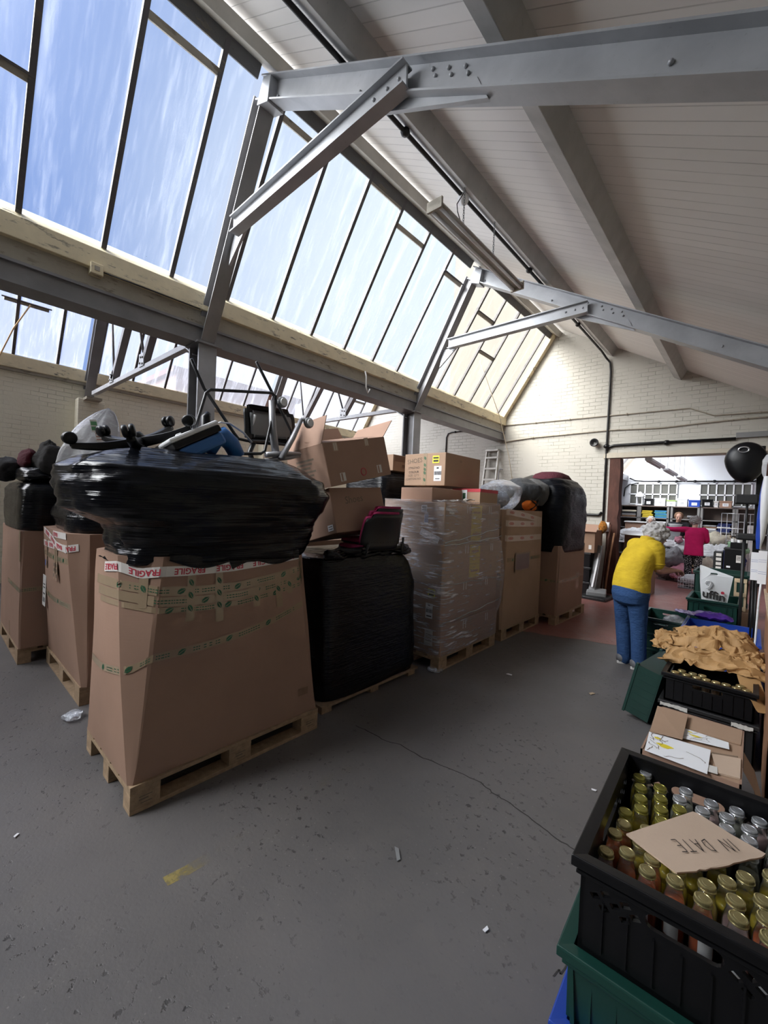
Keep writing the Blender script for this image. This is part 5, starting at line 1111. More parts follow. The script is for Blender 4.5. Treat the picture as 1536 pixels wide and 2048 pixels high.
spots = [(-.25, 1.209, 'pink'), (-.249, 1.295, 'orange'), (-.239, 1.353, 'orange'), (-.246, 1.410, 'yellow'), (-.209, 1.246, 'orange'), (-.159, 1.218, 'orange'), (-.157, 1.270, 'orange'), (-.104, 1.235, 'orange'),
         (-.049, 1.222, 'orange'), (-.046, 1.276, 'yellowg'), (.013, 1.220, 'pink'), (.007, 1.271, 'pink'), (-.010, 1.323, 'yellowg'), (.023, 1.372, 'yellowg'), (.055, 1.318, 'yellowg'), (.060, 1.266, 'orange'), (.065, 1.212, 'orange'), (.072, 1.425, 'yellowg'),
         (-.215, 1.460, 'yellow'), (-.225, 1.513, 'yellow'), (-.236, 1.572, 'yellow'), (-.250, 1.630, 'yellow'), (-.170, 1.501, 'yellow'), (-.179, 1.558, 'yellow'), (-.189, 1.618, 'yellow'), (-.129, 1.543, 'yellow'),
         (-.238, 1.668, 'clear'), (-.135, 1.600, 'clear'), (-.125, 1.660, 'clear'), (-.077, 1.587, 'clear'), (-.060, 1.648, 'pinks'), (-.021, 1.608, 'clear'), (-.019, 1.548, 'clear'), (.000, 1.662, 'clear'), (.051, 1.655, 'pinks'), (.029, 1.592, 'clear'), (.029, 1.535, 'clear'), (.085, 1.600, 'clear'), (.085, 1.545, 'pinks'),
         (-.190, 1.310, 'yellowg'), (-.185, 1.375, 'yellowg'), (-.130, 1.330, 'yellowg'), (-.075, 1.340, 'yellowg'), (-.030, 1.395, 'yellowg'), (-.125, 1.400, 'yellow'), (-.085, 1.455, 'clear'), (-.160, 1.445, 'yellow'), (-.030, 1.480, 'clear'), (.03, 1.470, 'clear'), (.082, 1.485, 'clear'), (-.105, 1.285, 'yellowg')]
for x, y, k_ in spots: put_bottle(k_, x, y)
t = thing('cardboard_sign', 'torn cardboard sign hand-lettered IN DATE lying on the bottle caps', 'sign', (-.08, 1.40, .748))
sg = [(-.223, 1.304), (-.16, 1.425), (-.098, 1.545), (-.085, 1.546), (-.01, 1.515), (.061, 1.489)]; eb = [(.061, 1.489), (.02, 1.41), (-.02, 1.335), (-.03, 1.33)]
edge = []
for i in range(17): f_ = i/16; edge.append((.061+(-.101-.061)*f_+random.uniform(-.003, .003), 1.489+(1.251-1.489)*f_-.012*math.sin(f_*3.1)+random.uniform(-.003, .003)))
pts = sg+edge[1:]+[(-.112, 1.252), (-.17, 1.278)]
def zs_(x, y): return .7465+.004*noise.noise(Vector((x*9, y*9, 3)))+.010*max(0, (x-.02)/.05)**2*.6
MB().prism([(x, y, zs_(x, y)) for x, y in pts], (0, 0, .0045)).build('board', CARDIN, t)
MB().grid([[(x, y, zs_(x, y)) for x, y in edge], [(x+.002, y-.003, zs_(x, y)+.004) for x, y in edge]]).build('torn_edge', CARD3, t)
ux = Vector((-.075, -.12, 0)).normalized()
ftx = lambda c_, s_: (lambda u, v: Vector((c_[0]+ux.x*u*s_+(-ux.y)*v*s_, c_[1]+ux.y*u*s_+ux.x*v*s_, .7535+.004*noise.noise(Vector((c_[0]*9, c_[1]*9, 3))))))
def strokes(mb, paths, fn, wd):
    for p in paths:
        for a, b in zip(p[:-1], p[1:]):
            a2, b2 = Vector(a), Vector(b); d = (b2-a2).normalized(); n2 = Vector((-d.y, d.x))*wd
            mb.add([fn(*(a2-n2)), fn(*(b2-n2)), fn(*(b2+n2)), fn(*(a2+n2))], [(0, 1, 2, 3)])
GL = {'I': [[(0, 0), (.06, 1)]], 'N': [[(0, 0), (.05, 1)], [(.05, 1), (.5, .05)], [(.5, .05), (.58, 1)]], 'D': [[(0, 0), (.05, 1)], [(.0, 1), (.35, .9), (.5, .55), (.38, .15), (-.03, .0)]],
      'A': [[(0, 0), (.28, 1)], [(.28, 1), (.5, .0)], [(.08, .38), (.44, .38)]], 'T': [[(.25, 0), (.28, 1)], [(0, .98), (.55, 1.0)]], 'E': [[(.05, 0), (.0, 1)], [(.0, 1), (.42, 1)], [(.02, .5), (.36, .5)], [(.05, 0), (.45, .02)]]}
m = MB(); cur = 0.
wp = at0 = None
O2 = Vector((-.003, 1.462)); D2 = Vector((-.108, -.110)).normalized(); U2 = Vector((-D2.y, D2.x))
for ch in 'IN DATE':
    if ch == ' ': cur += .026; continue
    sc_ = .034; off_ = cur
    strokes(m, GL[ch], lambda x, y, o=off_: Vector((O2.x+D2.x*(o+x*sc_)+U2.x*(y-.5)*sc_*1.15, O2.y+D2.y*(o+x*sc_)+U2.y*(y-.5)*sc_*1.15, .7545)), .036)
    cur += {'I': .012}.get(ch, .027)
m.build('handwriting', INK, t)
# carton of drawings
t = thing('carton', 'open carton holding sketched papers, behind the bottle crate', 'box', (-.175, 2.64, 0))
m = MB()
for a in ((-.36, -.352, 2.335, 2.95), (.002, .010, 2.335, 2.95), (-.36, .01, 2.335, 2.343), (-.36, .01, 2.942, 2.95)): m.box(*a, 0, .50)
m.box(-.36, .01, 2.335, 2.95, .0, .008); m.build('carton_body', CARD, t)
def sheet(name, pts, z, th, mat, par, warp=.0): return MB().prism([(x, y, z+(warp if i == 0 else 0)) for i, (x, y) in enumerate(pts)], (0, 0, th)).build(name, mat, par)
MB().prism([(-.355, 2.34, .49), (.006, 2.34, .49), (.006, 2.945, .487), (-.355, 2.945, .487)], (0, 0, .006)).build('flap', CARD2, t)
sheet('flap', [(-.231, 2.93), (.004, 2.935), (0, 2.753), (-.222, 2.74)], .4965, .006, CARD2, t)
sheet('flap', [(-.102, 2.534), (.003, 2.584), (.004, 2.385), (-.071, 2.365)], .4970, .008, CARDIN, t)
m = MB()
for i in range(22): x = -.10+.004*i*1.05; m.tube([(x, 2.534+.0022*i, .505), (x+.002, 2.536+.0022*i, .512), (x+.004, 2.538+.0022*i, .505)], .0012, 4)
m.build('torn_flutes', GREYP, t)
MB().loft([[(.012, 2.5, .49), (.012, 2.7, .49), (.014, 2.7, .486), (.014, 2.5, .486)], [(.05, 2.46, .44), (.05, 2.66, .44), (.053, 2.66, .437), (.053, 2.46, .437)], [(.085, 2.4, .33), (.085, 2.6, .33), (.088, 2.6, .33), (.088, 2.4, .33)]]).build('flap', CARD, t)
tag(sheet('card_sheet', [(-.369, 2.858), (-.228, 2.882), (-.218, 2.55), (-.351, 2.519)], .516, .006, CARD2, None, .008), 'plain square of brown card on top of the sketched papers', 'card')
def drawing(lab, pts, z, seed):
    t = thing('drawing', lab, 'paper', (sum(p[0] for p in pts)/4, sum(p[1] for p in pts)/4, z)); sheet('paper', pts, z, .0012, PAPERW, t)
    A, B, Cc, Dd = [Vector((*p, z+.0022)) for p in pts]; fn = lambda u, v: (A*(1-u)+B*u)*(v)+(Dd*(1-u)+Cc*u)*(1-v)
    r = random.Random(seed); m = MB()
    for i in range(9):
        p = Vector((r.uniform(.08, .7), r.uniform(.2, .85))); path = [p]; a = r.uniform(0, 6.28)
        for k in range(9): a += r.uniform(-.6, .6); p = p+Vector((math.cos(a), math.sin(a)))*.045; p = Vector((min(.95, max(.04, p.x)), min(.95, max(.05, p.y)))); path.append(p.copy())
        strokes(m, [path], fn, .0065)
    m.build('ink_lines', GREYP, t)
    m = MB(); m.add([fn(.3+.13*math.cos(a)*(1+.3*math.sin(3*a)), .5+.09*math.sin(a)) for a in [k*math.pi/8 for k in range(16)]], [tuple(range(16))])
    m.add([fn(.16+.06*math.cos(a), .78+.05*math.sin(a)) for a in [k*math.pi/6 for k in range(12)]], [tuple(range(12))]); m.build('yellow_wash', YELP, t)
    return t
drawing('loose white drawing with ink lines and yellow wash, under the brown card square', [(-.356, 2.531), (-.107, 2.557), (-.104, 2.286+.02), (-.34, 2.299+.015)], .509, 4)
drawing('second yellow and ink drawing, partly under the first in the carton', [(-.230, 2.722), (-.047, 2.718), (-.041, 2.641), (-.230, 2.590)], .5055, 9)
tag(sheet('paper_sheet', [(-.12, 2.40), (-.075, 2.41), (-.07, 2.345), (-.11, 2.338)], .5055, .0015, PAPERB, None), 'plain white sheet peeping out beside the drawing at the carton front', 'paper')
# jar crate, crate below, leaning crate
crate('crate', 'black slotted crate of jars under the heap of brown paper', -.435, .055, 3.63, 4.25, .30, .50, BLK, diamonds=False)
crate('crate', 'solid black crate under the jar crate, white smears on its lid edge', -.445, .065, 3.62, 4.26, .0, .298, BLKM, holes=False, diamonds=False)
smear = plain('white_smear', (.5, .49, .46), .8, var=.4, scale=60)
for x, w_ in ((-.37, .16), (-.0, .11)):
    m = MB(); top = [(x-w_/2+w_*i/12, 3.597, .292-random.uniform(0, .006)) for i in range(13)]; bot = [(x-w_/2+w_*i/12, 3.597, .268-random.uniform(0, .012)) for i in range(13)]
    tag(m.grid([bot, top]).build('paint_smear', smear), 'white paint smear on the %s of the black crate rim' % ('left end' if x < -.2 else 'right end'), 'smear')
JC = [GOLD, SILV]
def make_jar():
    t = thing('jam_jar', 'glass jar with metal lid in the front row of the black slotted crate', 'jar', (0, 0, 0), 'jars along the front of the slotted crate')
    MB().lathe((0, 0, 0), [(0, 0), (.024, 0), (.027, .004), (.027, .07), (.022, .085), (.022, .095), (0, .095)], 16).build('glass', BGLASS, t, smooth=True)
    MB().lathe((0, 0, .003), [(0, 0), (.024, 0), (.0245, .06), (0, .06)], 14).build('contents', plain('jar_contents', (.20, .10, .04), .5), t, smooth=True)
    MB().lathe((0, 0, .09), [(0, 0), (.025, 0), (.0255, .012), (.024, .015), (0, .014)], 18).build('lid', GOLD, t)
    return t
J0 = make_jar()
for i, (x, y) in enumerate(((-.383, 3.72), (-.317, 3.72), (-.257, 3.715), (-.203, 3.72), (-.149, 3.715), (-.094, 3.72), (-.04, 3.70), (.012, 3.70), (-.35, 3.79), (-.285, 3.785), (-.23, 3.79), (-.02, 3.765))):
    if i == 0: J0.location = (x, y, .385)
    else: dup(J0, (x, y, .385+.0*i))
t = thing('crate', 'dark green crate tipped on its side, leaning on the black stack by the woman\'s feet', 'crate', (-.56, 4.02, 0))
Mg = Matrix.Translation((-.555, 4.08, .235)) @ Matrix.Rotation(R(-8), 4, 'Z') @ Matrix.Rotation(R(12), 4, 'Y')
for q in (((.085, 0, 0), (.010, .58, .40)), ((0, .285, 0), (.17, .010, .40)), ((0, -.285, 0), (.17, .010, .40)), ((0, 0, .195), (.17, .57, .010)), ((0, 0, -.195), (.17, .57, .010))):
    m = MB().mbox(Mg @ Matrix.Translation(q[0]), *q[1])
    if abs(q[0][1]) > .1:
        for k in range(6): m.mbox(Mg @ Matrix.Translation((q[0][0], q[0][1]*1.015, -.15+k*.06)), .165, .006, .006)
    m.build('side_wall', GRND, t)
m = MB()
for k in range(7):
    m.mbox(Mg @ Matrix.Translation((-.087, 0, -.18+.06*k)), .012, .58, .012)
m.mbox(Mg @ Matrix.Translation((-.087, .28, 0)), .02, .03, .42).mbox(Mg @ Matrix.Translation((-.087, -.28, 0)), .02, .03, .42)
m.build('grid_face', GRND, t, bevel=.002)
# brown paper heap
KRAFT = plain('brown_kraft_paper', (.37, .215, .085), .7, var=.3, bump=.35, scale=7)
def crumple(lab, c, lx, ly, h, seed, tilt=(0, 0), n=64, amp=.10):
    rows = []
    for j in range(n+1):
        row = []
        for i in range(n+1):
            u, v = i/n*2-1, j/n*2-1; p = Vector((u*1.6, v*1.6, seed)); q = Vector((u*3.3, v*3.3, seed+5))
            d1 = noise.voronoi(p*1.1)[0]; d2 = noise.voronoi(q*1.15)[0]; d3 = noise.voronoi(q*2.6)[0]
            r = .9*d1[0]+.55*d2[0]+.2*d3[0]+.25*noise.noise(p)
            dome = max(0, 1-(u*u*.85+v*v*.85)); e = 1+.16*noise.noise(Vector((u*2, v*2, seed+9)))
            x = c[0]+lx*u*e+.05*noise.noise(q+Vector((0, 0, 3))); y = c[1]+ly*v*e+.05*noise.noise(q+Vector((0, 0, 6)))
            z = c[2]+h*dome**.7+amp*(r-.62)+tilt[0]*u+tilt[1]*v; row.append((x, y, z))
        rows.append(row)
    o = MB().grid(rows).build('crumpled_paper', KRAFT, smooth=False); md = o.modifiers.new('sheet', 'SOLIDIFY'); md.thickness = .0015
    return tag(o, lab, 'paper')
crumple('crumpled brown paper sheet on top of the heap over the jar crate', (-.20, 4.36, .585), .27, .27, .10, 1.5)
crumple('crumpled brown paper spilling over the front of the jar crate', (-.20, 4.02, .535), .29, .14, .05, 4.2, (.0, .03), amp=.075)
crumple('pale brown paper twist sticking out left of the heap', (-.47, 4.20, .56), .12, .14, .06, 8.8, (-.01, .04), 30, .06)
crumple('creased brown paper at the right end of the heap', (-.01, 4.22, .57), .11, .20, .06, 11.3, (0, .02), 30, .07)
rows = []
for k in range(14):
    f_ = k/13; c_ = Vector((-.02+.14*f_, 4.02-.50*f_, .60-.16*f_-.05*math.sin(f_*3))); rows.append([c_+Vector((.05*w_, .045*w_+.02*noise.noise(Vector((f_*4, w_, 1))), .02*w_*math.sin(f_*6)+.02*noise.noise(Vector((f_*5, w_*2, 2))))) for w_ in (-1, -.5, 0, .5, 1)])
tag(MB().grid(rows).build('paper_strip', KRAFT, smooth=True), 'long curling strip of brown paper hanging down at the right', 'paper')
# blue crate, woman's crates, bag crates
crate('crate', 'big blue crate behind the brown paper heap', -.50, .08, 5.05, 5.80, .0, .50, BLU, holes=True, diamonds=False)
PURP = plain('purple_foil', (.07, .022, .25), .3, var=.5, bump=.5, scale=25)
def foilbag(lab, c, lx, ly, h, mat, seed, rz):
    rows = []; Rz = Matrix.Rotation(rz, 3, 'Z')
    for side in (1, -1):
        for j in range(17):
            v = (j/16*2-1)*side; rows.append([Vector(c)+Rz @ Vector((lx*(i/16*2-1), ly*v, side*h*max(0, (1-v*v))*(1-(i/16*2-1)**4)+.02*noise.noise(Vector((i*.5, v*3, seed))))) for i in range(17)])
    return tag(MB().grid(rows).build('foil_bag', mat, smooth=True), lab, 'bag')
foilbag('purple glittery packet lying on the rim of the blue crate', (-.30, 5.86, .545), .18, .10, .045, PURP, 1.0, R(4))
foilbag('twisted silver and purple wrapper left of the purple packet', (-.53, 5.82, .55), .11, .05, .02, plain('silver_purple_foil', (.35, .30, .48), .25, .3, var=.5), 3.0, R(-28))
for i, (z0, z1, s) in enumerate(((.0, .165, 'lowest'), (.167, .332, 'middle'), (.334, .50, 'top'))):
    crate('crate', '%s of three dark green crates beside the blue crate at the woman\'s knee' % s, -.905, -.515, 5.42, 6.02, z0, z1, GRND, 'green crates beside the blue crate', diamonds=False, plate=(i == 1))
bag('plastic_bag', 'clear bag bulging in the top green crate by the woman', 'bag', (-.62, 5.70, .36), .10, .16, .08, CBAG, 12., (0, 0), .2, .08)
for z0, z1, s in ((0, .33, 'lower green crate under the one holding the carrier bag'), (.332, .665, 'green crate holding the white carrier bag')): crate('crate', s, -.555, -.09, 6.2, 6.8, z0, z1, GRN, 'green crates under the carrier bag', diamonds=False, plate=(z0 > .1))
t = thing('carrier_bag', 'white carrier bag with cut-out handle and black lettering standing in a green crate', 'bag', (-.32, 6.42, .62))
BAGW = plain('white_carrier_plastic', (.74, .76, .78), .35, var=.06, bump=.5, scale=7)
def bagfn(x, z, back=0): return Vector((x, 6.42+.10*back+.02*noise.noise(Vector((x*6, z*6, back*3)))-.02*(z-.8), z))
ol = [(-.44, .60), (-.20, .60), (-.155, .94), (-.30, .985), (-.475, 1.045), (-.465, .85)]
for bk in (0, 1):
    m = MB(); fn = lambda x, y, w_, bk=bk: bagfn(x, y, bk)+Vector((0, w_, 0))
    hole_wall(m, fn, ol, [slot(-.335, .955, .075, .028)], .002); m.build('bag_front' if not bk else 'bag_back', BAGW, t)
m = MB()
for (xa, za), (xb, zb) in (((-.44, .60), (-.475, 1.045)), ((-.20, .60), (-.155, .94))):
    m.grid([[bagfn(xa+(xb-xa)*k/5, za+(zb-za)*k/5, 0) for k in range(6)], [bagfn(xa+(xb-xa)*k/5, za+(zb-za)*k/5, 1) for k in range(6)]])
m.build('gusset', BAGW, t)
cs_ = Vector((.99, 0, -.12))
text_mb('uffin', .135, (lambda u, v: bagfn(-.325+u*.97, .695+v-u*.12, 0)+Vector((0, -.012, 0))), bold=.003).build('lettering', INK, t)
m = MB().lathe((-.243, 6.395, .745), [(0, 0), (.017, 0), (.017, .003), (0, .003)], 14, Matrix.Rotation(R(90), 3, 'X')); m.build('red_dot', REDP, t)
MB().tube([(-.40, 6.395, .775), (-.37, 6.392, .80), (-.355, 6.39, .85), (-.37, 6.39, .875), (-.40, 6.392, .87), (-.415, 6.395, .84), (-.39, 6.392, .82)], .012, 8, flat=.5).build('printed_bird_curve', WHITEP, t, smooth=True)
crate('crate', 'green crate behind the carrier bag, part of the row by the doorway', -.60, -.03, 7.4, 8.0, .42, .88, GRND, diamonds=False)
crate('crate', 'low green crate under the row by the doorway', -.60, -.03, 7.4, 8.0, .0, .415, GRND, diamonds=False)
t = thing('wooden_box', 'small pale wooden crate by the black stand', 'box', (-.09, 7.15, .45))
for x in (-.145, -.045): MB().box(x-.012, x+.012, 7.05, 7.07, .45, .85).build('post', PALEW, t)
for z in (.46, .64, .82): MB().box(-.157, -.033, 7.035, 7.05, z, z+.05).build('slat', PALEW, t)
MB().box(-.157, -.033, 7.07, 7.3, .45, .47).build('bottom_board', PALEW, t)
t = carton('carton', 'brown carton under the small wooden crate', -.17, .0, 7.03, 7.33, 0, .448, CARD3)
# black stand with padded arms
t = thing('equipment_stand', 'tall black metal stand with padded arms and a big round disc at the right edge', 'stand', (.03, 6.2, 0))
MB().box(-.003, .06, 6.17, 6.23, 0, 2.45).build('upright', BLK, t, bevel=.006); MB().box(-.2, .2, 5.95, 6.45, 0, .05).build('base', BLK, t, bevel=.01)
MB().tube([(-.066, 6.12, 1.80), (-.066, 6.12, 1.44)], .012, 8).build('rod', BLKM, t, smooth=True); MB().tube([(-.072, 6.12, 1.42), (-.075, 6.12, .05)], .016, 8).build('rod', BLKM, t, smooth=True)
for z, xa, hh, mt in ((2.405, -.155, .085, GREYP2), (1.855, -.175, .11, BLKM), (1.44, -.145, .075, BLKM)): MB().box(xa, .03, 6.08, 6.2, z-hh/2, z+hh/2).build('arm', mt, t, bevel=.018)
rings = []
for k_, (s, yy) in enumerate(((.05, 6.02), (.6, 6.025), (.92, 6.05), (1.0, 6.09), (.96, 6.13), (.5, 6.15))):
    rings.append([(-.10+.185*s*math.cos(a)*(1-.16*max(0, -math.sin(a))), yy, 2.285+s*(.205*math.sin(a) if math.sin(a) > 0 else .25*math.sin(a))) for a in [2*math.pi*q/40 for q in range(40)]])
t2 = thing('black_disc', 'big black rounded disc hung on the top arm of the stand', 'disc', (-.10, 6.1, 2.28)); MB().loft(rings).build('disc', BLK, t2, smooth=True)
MB().tube([(-.12+.045*math.cos(a), 6.012, 2.395+.03*math.sin(a)) for a in [k*math.pi/8 for k in range(16)]], .008, 6, closed=True).build('rim_ring', CHROME, t2, smooth=True)
t = thing('umbrella', 'furled blue and white umbrella hanging at the right edge', 'umbrella', (.05, 5.0, 1.36))
uc = [(.07, 5.0, 2.02), (.066, 5.0, 1.85), (.055, 5.0, 1.65), (.045, 5.0, 1.48), (.038, 5.0, 1.37)]; us_ = [.022, .038, .036, .028, .014]
for part in (0, 1):
    m = MB(); rings = []
    for k in range(25):
        f_ = k/24*4; i = min(3, int(f_)); f_ -= i; c_ = Vector(uc[i]).lerp(Vector(uc[i+1]), f_); r_ = us_[i]+(us_[i+1]-us_[i])*f_
        a0 = 3.1+k*.09+part*math.pi; rings.append([c_+Vector((r_*math.cos(a0+q*math.pi/10)*(1+.1*(q % 2)), r_*math.sin(a0+q*math.pi/10)*(1+.1*(q % 2)), 0)) for q in range(11)])
    m.grid(rings).build('canopy_panel', BLU if part else WHITEP, t, smooth=True)
MB().tube([(.072, 5.0, 2.0), (.075, 5.0, 2.12), (.082, 5.0, 2.17), (.095, 5.0, 2.15)], .012, 8).build('handle', BROWNP, t, smooth=True)
bag('plastic_bag', 'silvery crinkled bag at the top right by the umbrella handle', 'bag', (.075, 5.2, 2.02), .045, .05, .11, m_film_clear('silver_bag', .6, .3), 3.3, (0, 0), .2, .1)
for x0, x1, z0, z1, y, lab in ((-.006, .045, 1.11, 1.35, 4.8, 'left of two white notices hung on the shelf side under the umbrella'), (.040, .095, 1.09, 1.37, 4.75, 'right of two white notices hung on the shelf side under the umbrella')):
    t = thing('notice_sheet', lab, 'paper', (x0, y, z0)); MB().box(x0, x1, y, y+.004, z0, z1).build('paper', PAPERW, t)
    m = MB()
    for z in (.3, .36, .66, .72): m.box(x0+.003, x1-.003, y-.0006, y, z0+(z1-z0)*z, z0+(z1-z0)*z+.0025)
    m.build('print', plain('blue_print_line', (.12, .16, .42), .6), t)
tag(MB().tube([(.074, 5.2, 1.09), (.064, 5.2, .9), (.052, 5.2, .35), (.05, 5.2, .0)], .008, 8).build('white_pole', WHITEP, smooth=True), 'thin white pole leaning below the notices', 'pole')
for i, x in enumerate((.02, .045)): tag(MB().tube([(x, 5.6, 1.1), (x, 5.6, .0)], .010, 8).build('black_pole', BLK, smooth=True), ('left' if i == 0 else 'right')+' thin black pole beside the stand, behind the white pole', 'pole')
t = thing('shelf_unit', 'brown board shelving at the right edge, its side panel facing the aisle', 'shelf', (.3, 4.0, 0))
MB().box(.105, .123, 3.05, 4.7, .0, 1.04).build('side_panel', MDF, t, bevel=.002); MB().box(.085, .6, 3.05, 4.7, 1.04, 1.06).build('top_board', PALEW, t, bevel=.002); MB().box(.105, .6, 3.05, 3.07, 0, 1.04).build('end_panel', MDF, t)
MB().box(.105, .6, 4.68, 4.7, 0, 1.04).build('end_panel', MDF, t); MB().box(.123, .6, 3.07, 4.68, .5, .52).build('shelf', MDF, t)
t = thing('brown_board', 'brown board standing on the shelving at the right edge', 'board', (.2, 4.6, 1.06)); MB().box(.098, .12, 4.45, 4.72, 1.06, 1.75).build('board', MDF, t, bevel=.002)

# ------------------------------------------------------------------ the room beyond the doorway
YB2 = 17.0
WB = plain('white_painted_wall', (.70, .72, .76), .6, var=.05, scale=1.5)
struct('wall_back_room', MB().prism([(-3.9, YB2, 0), (3.2, YB2, 0), (3.2, YB2, 3.0), (-2.6, YB2, 4.6), (-3.7, YB2, 3.05), (-3.9, YB2, 3.05)], (0, .2, 0)), WB)
struct('wall_back_room_left', MB().box(-4.0, -3.85, Y1+.22, YB2, 0, 3.05), WB); struct('wall_back_room_right', MB().box(3.2, 3.35, Y1+.22, YB2, 0, 3.1), WB)
struct('ceiling_back_room', MB().prism([(-2.62, Y1+.2, 4.62), (3.3, Y1+.2, 3.0), (3.3, Y1+.2, 3.05), (-2.62, Y1+.2, 4.68)], (0, YB2-Y1-.1, 0)), CEILB)
A = Vector((-3.8, 0, 3.05)); d2 = Vector((1.2, 0, 1.6)).normalized(); t = thing('window_11', 'roof glazing of the room beyond the doorway', 'window', (-3.8, 13, 3.05), kind='structure')
for i in range(12):
    ya, yb = Y1+.25+i*.61, Y1+.25+(i+1)*.61; MB().add([A+Vector((0, ya+.01, 0)), A+Vector((0, yb-.01, 0)), A+d2*2+Vector((0, yb-.01, 0)), A+d2*2+Vector((0, ya+.01, 0))], [(0, 1, 2, 3)]).build('pane', GLASS, t)
    MB().bar(A+Vector((0, ya, 0)), A+d2*2+Vector((0, ya, 0)), (-.8, 0, .6), .035, .06).build('glazing_bar', BAR, t)
tag(struct('valley_beam', MB().box(-3.85, -3.45, Y1+.22, YB2, 2.86, 3.06), STEELD), 'dark beam under the roof glazing of the room beyond the doorway', 'beam')
for n_w, (x0, x1) in enumerate(((-3.36, -1.98), (-1.36, -.10))):
    t = thing('window_%d' % (12+n_w), 'small-paned window on the back wall, %s' % ('left, above the file boxes' if n_w == 0 else 'right, behind the round disc'), 'window', ((x0+x1)/2, YB2, 2.05), kind='structure')
    MB().box(x0, x1, YB2-.03, YB2-.01, 2.05, 2.74).build('pane', plain('dusty_grey_glass', (.11, .11, .10), .2, var=.35, scale=2.5), t)
    nb = 6
    for i in range(nb+1): x = x0+(x1-x0)*i/nb; MB().box(x-.018, x+.018, YB2-.06, YB2-.02, 2.03, 2.76).build('glazing_bar', WHITEP, t)
    for z in (2.04, 2.39, 2.75): MB().box(x0-.02, x1+.02, YB2-.06, YB2-.02, z-.02, z+.02).build('glazing_bar', WHITEP, t)
pipe('cable_tray', [(-3.38, YB2-.1, 2.95), (-3.2, YB2-.1, 2.86), (-2.95, YB2-.1, 2.835), (-.0, YB2-.1, 2.82), (1., YB2-.1, 2.82)], .026, BLK, 'black cable run along the back wall above the small-paned windows', 'cable', [(-2.5+.5*i, YB2-.1, 2.83) for i in range(6)])
pipe('wall_cable', [(-3.55, YB2-.05, 2.3), (-3.52, YB2-.05, 2.6), (-3.4, YB2-.05, 2.72), (-3.1, YB2-.05, 2.78)], .02, BLKM, 'black cable curving by the left small-paned window', 'cable')
def strip_light(y0, y1, lab):
    t = thing('strip_light', lab, 'light', (-1.66, (y0+y1)/2, 2.78), 'strip lights beyond the doorway')
    MB().box(-1.73, -1.60, y0, y1, 2.76, 2.81).build('housing', WHITEP, t, bevel=.005)
    for x in (-1.70, -1.63): MB().tube([(x, y0+.05, 2.745), (x, y1-.05, 2.745)], .014, 8).build('tube', PAPERW, t, smooth=True)
    for y in (y0+.3, y1-.3): MB().tube([(-1.665, y, 2.81), (-1.665, y, 4.355)], .005, 6).build('wire', GREYP2, t)
strip_light(9.9, 11.6, 'nearest of three strip lights hung in the room beyond the doorway'); strip_light(12.1, 13.8, 'middle of three strip lights in the room beyond the doorway'); strip_light(14.3, 15.9, 'farthest of three strip lights in the room beyond the doorway')
# shelving along the back wall and what is on it
SHM = plain('grey_shelf_metal', (.18, .175, .17), .5); SHB = plain('brown_shelf_board', (.16, .12, .10), .6)
for i, (x0, x1) in enumerate(((-3.55, -2.95), (-2.93, -2.10), (-2.04, -1.30), (-1.26, -.45), (-.42, .35))):
    t = thing('shelving_unit', '%s bay of shelving along the back wall' % ('first', 'second', 'third', 'fourth', 'fifth')[i]+(' counted from the left'), 'shelf', ((x0+x1)/2, 16.6, 0), 'shelving bays on the back wall')
    for x in (x0+.02, x1-.02): MB().box(x-.03, x+.03, 16.35, 16.85, 0, 1.97).build('upright', SHM, t)
    for z in (.3, .75, 1.2, 1.55, 1.95): MB().box(x0, x1, 16.35, 16.85, z, z+.03).build('shelf', SHB if z > 1.9 else SHM, t)
    MB().box(x0, x1, 16.85, 16.87, 0, 1.97).build('back_panel', SHB, t)
fb = [(-2.82, -2.56, 'black storage box with white label', BLK, .24), (-2.53, -2.21, 'white file box, first from the left', WHITEP, .26), (-2.19, -1.93, 'white file box with green lid', WHITEP, .20), (-1.90, -1.62, 'white file box, next to the blue box', WHITEP, .26), (-1.60, -1.29, 'bright blue storage box', BLU, .22), (-1.26, -.98, 'black storage box right of the blue one', BLK, .25), (-.96, -.84, 'narrow cream box', PAPERB, .20), (-.83, -.52, 'brown carton', CARD, .21)]
for x0, x1, lab, mt, h in fb:
    t = thing('storage_box', lab+' on top of the back wall shelving', 'box', ((x0+x1)/2, 16.6, 1.98), 'boxes on top of the back shelving')
    MB().box(x0+.01, x1-.01, 16.42, 16.75, 1.98, 1.98+h-.04).build('box_body', mt, t, bevel=.006); MB().box(x0, x1, 16.41, 16.76, 1.98+h-.04, 1.98+h).build('lid', plain('lime_lid', (.30, .42, .12), .5) if 'green lid' in lab else mt, t, bevel=.006)
    label_on('paper_label', t, ((x0+x1)/2, 16.418, 1.98+h*.42), (1, 0, 0), (0, 0, 1), min(.14, (x1-x0)*.45), .09, PAPERW, [(0, .2, .7, .12), (0, -.15, .7, .12)])
t = thing('ornament_lantern', 'white ornamental lantern left of the file boxes on the shelving', 'lantern', (-2.98, 16.6, 1.98))
MB().box(-3.08, -2.88, 16.5, 16.7, 1.98, 2.02).build('base', WHITEP, t)
for x in (-3.06, -2.90):
    for y in (16.52, 16.68): MB().box(x-.015, x+.015, y-.015, y+.015, 2.02, 2.28).build('post', WHITEP, t)
MB().loft([[(-2.98+s*.12*x, 16.6+s*.12*y, z) for x, y in ((-1, -1), (1, -1), (1, 1), (-1, 1))] for z, s in ((2.28, 1.0), (2.31, 1.0), (2.42, .45), (2.46, .1))]).build('roof', WHITEP, t)
rs = random.Random(5)
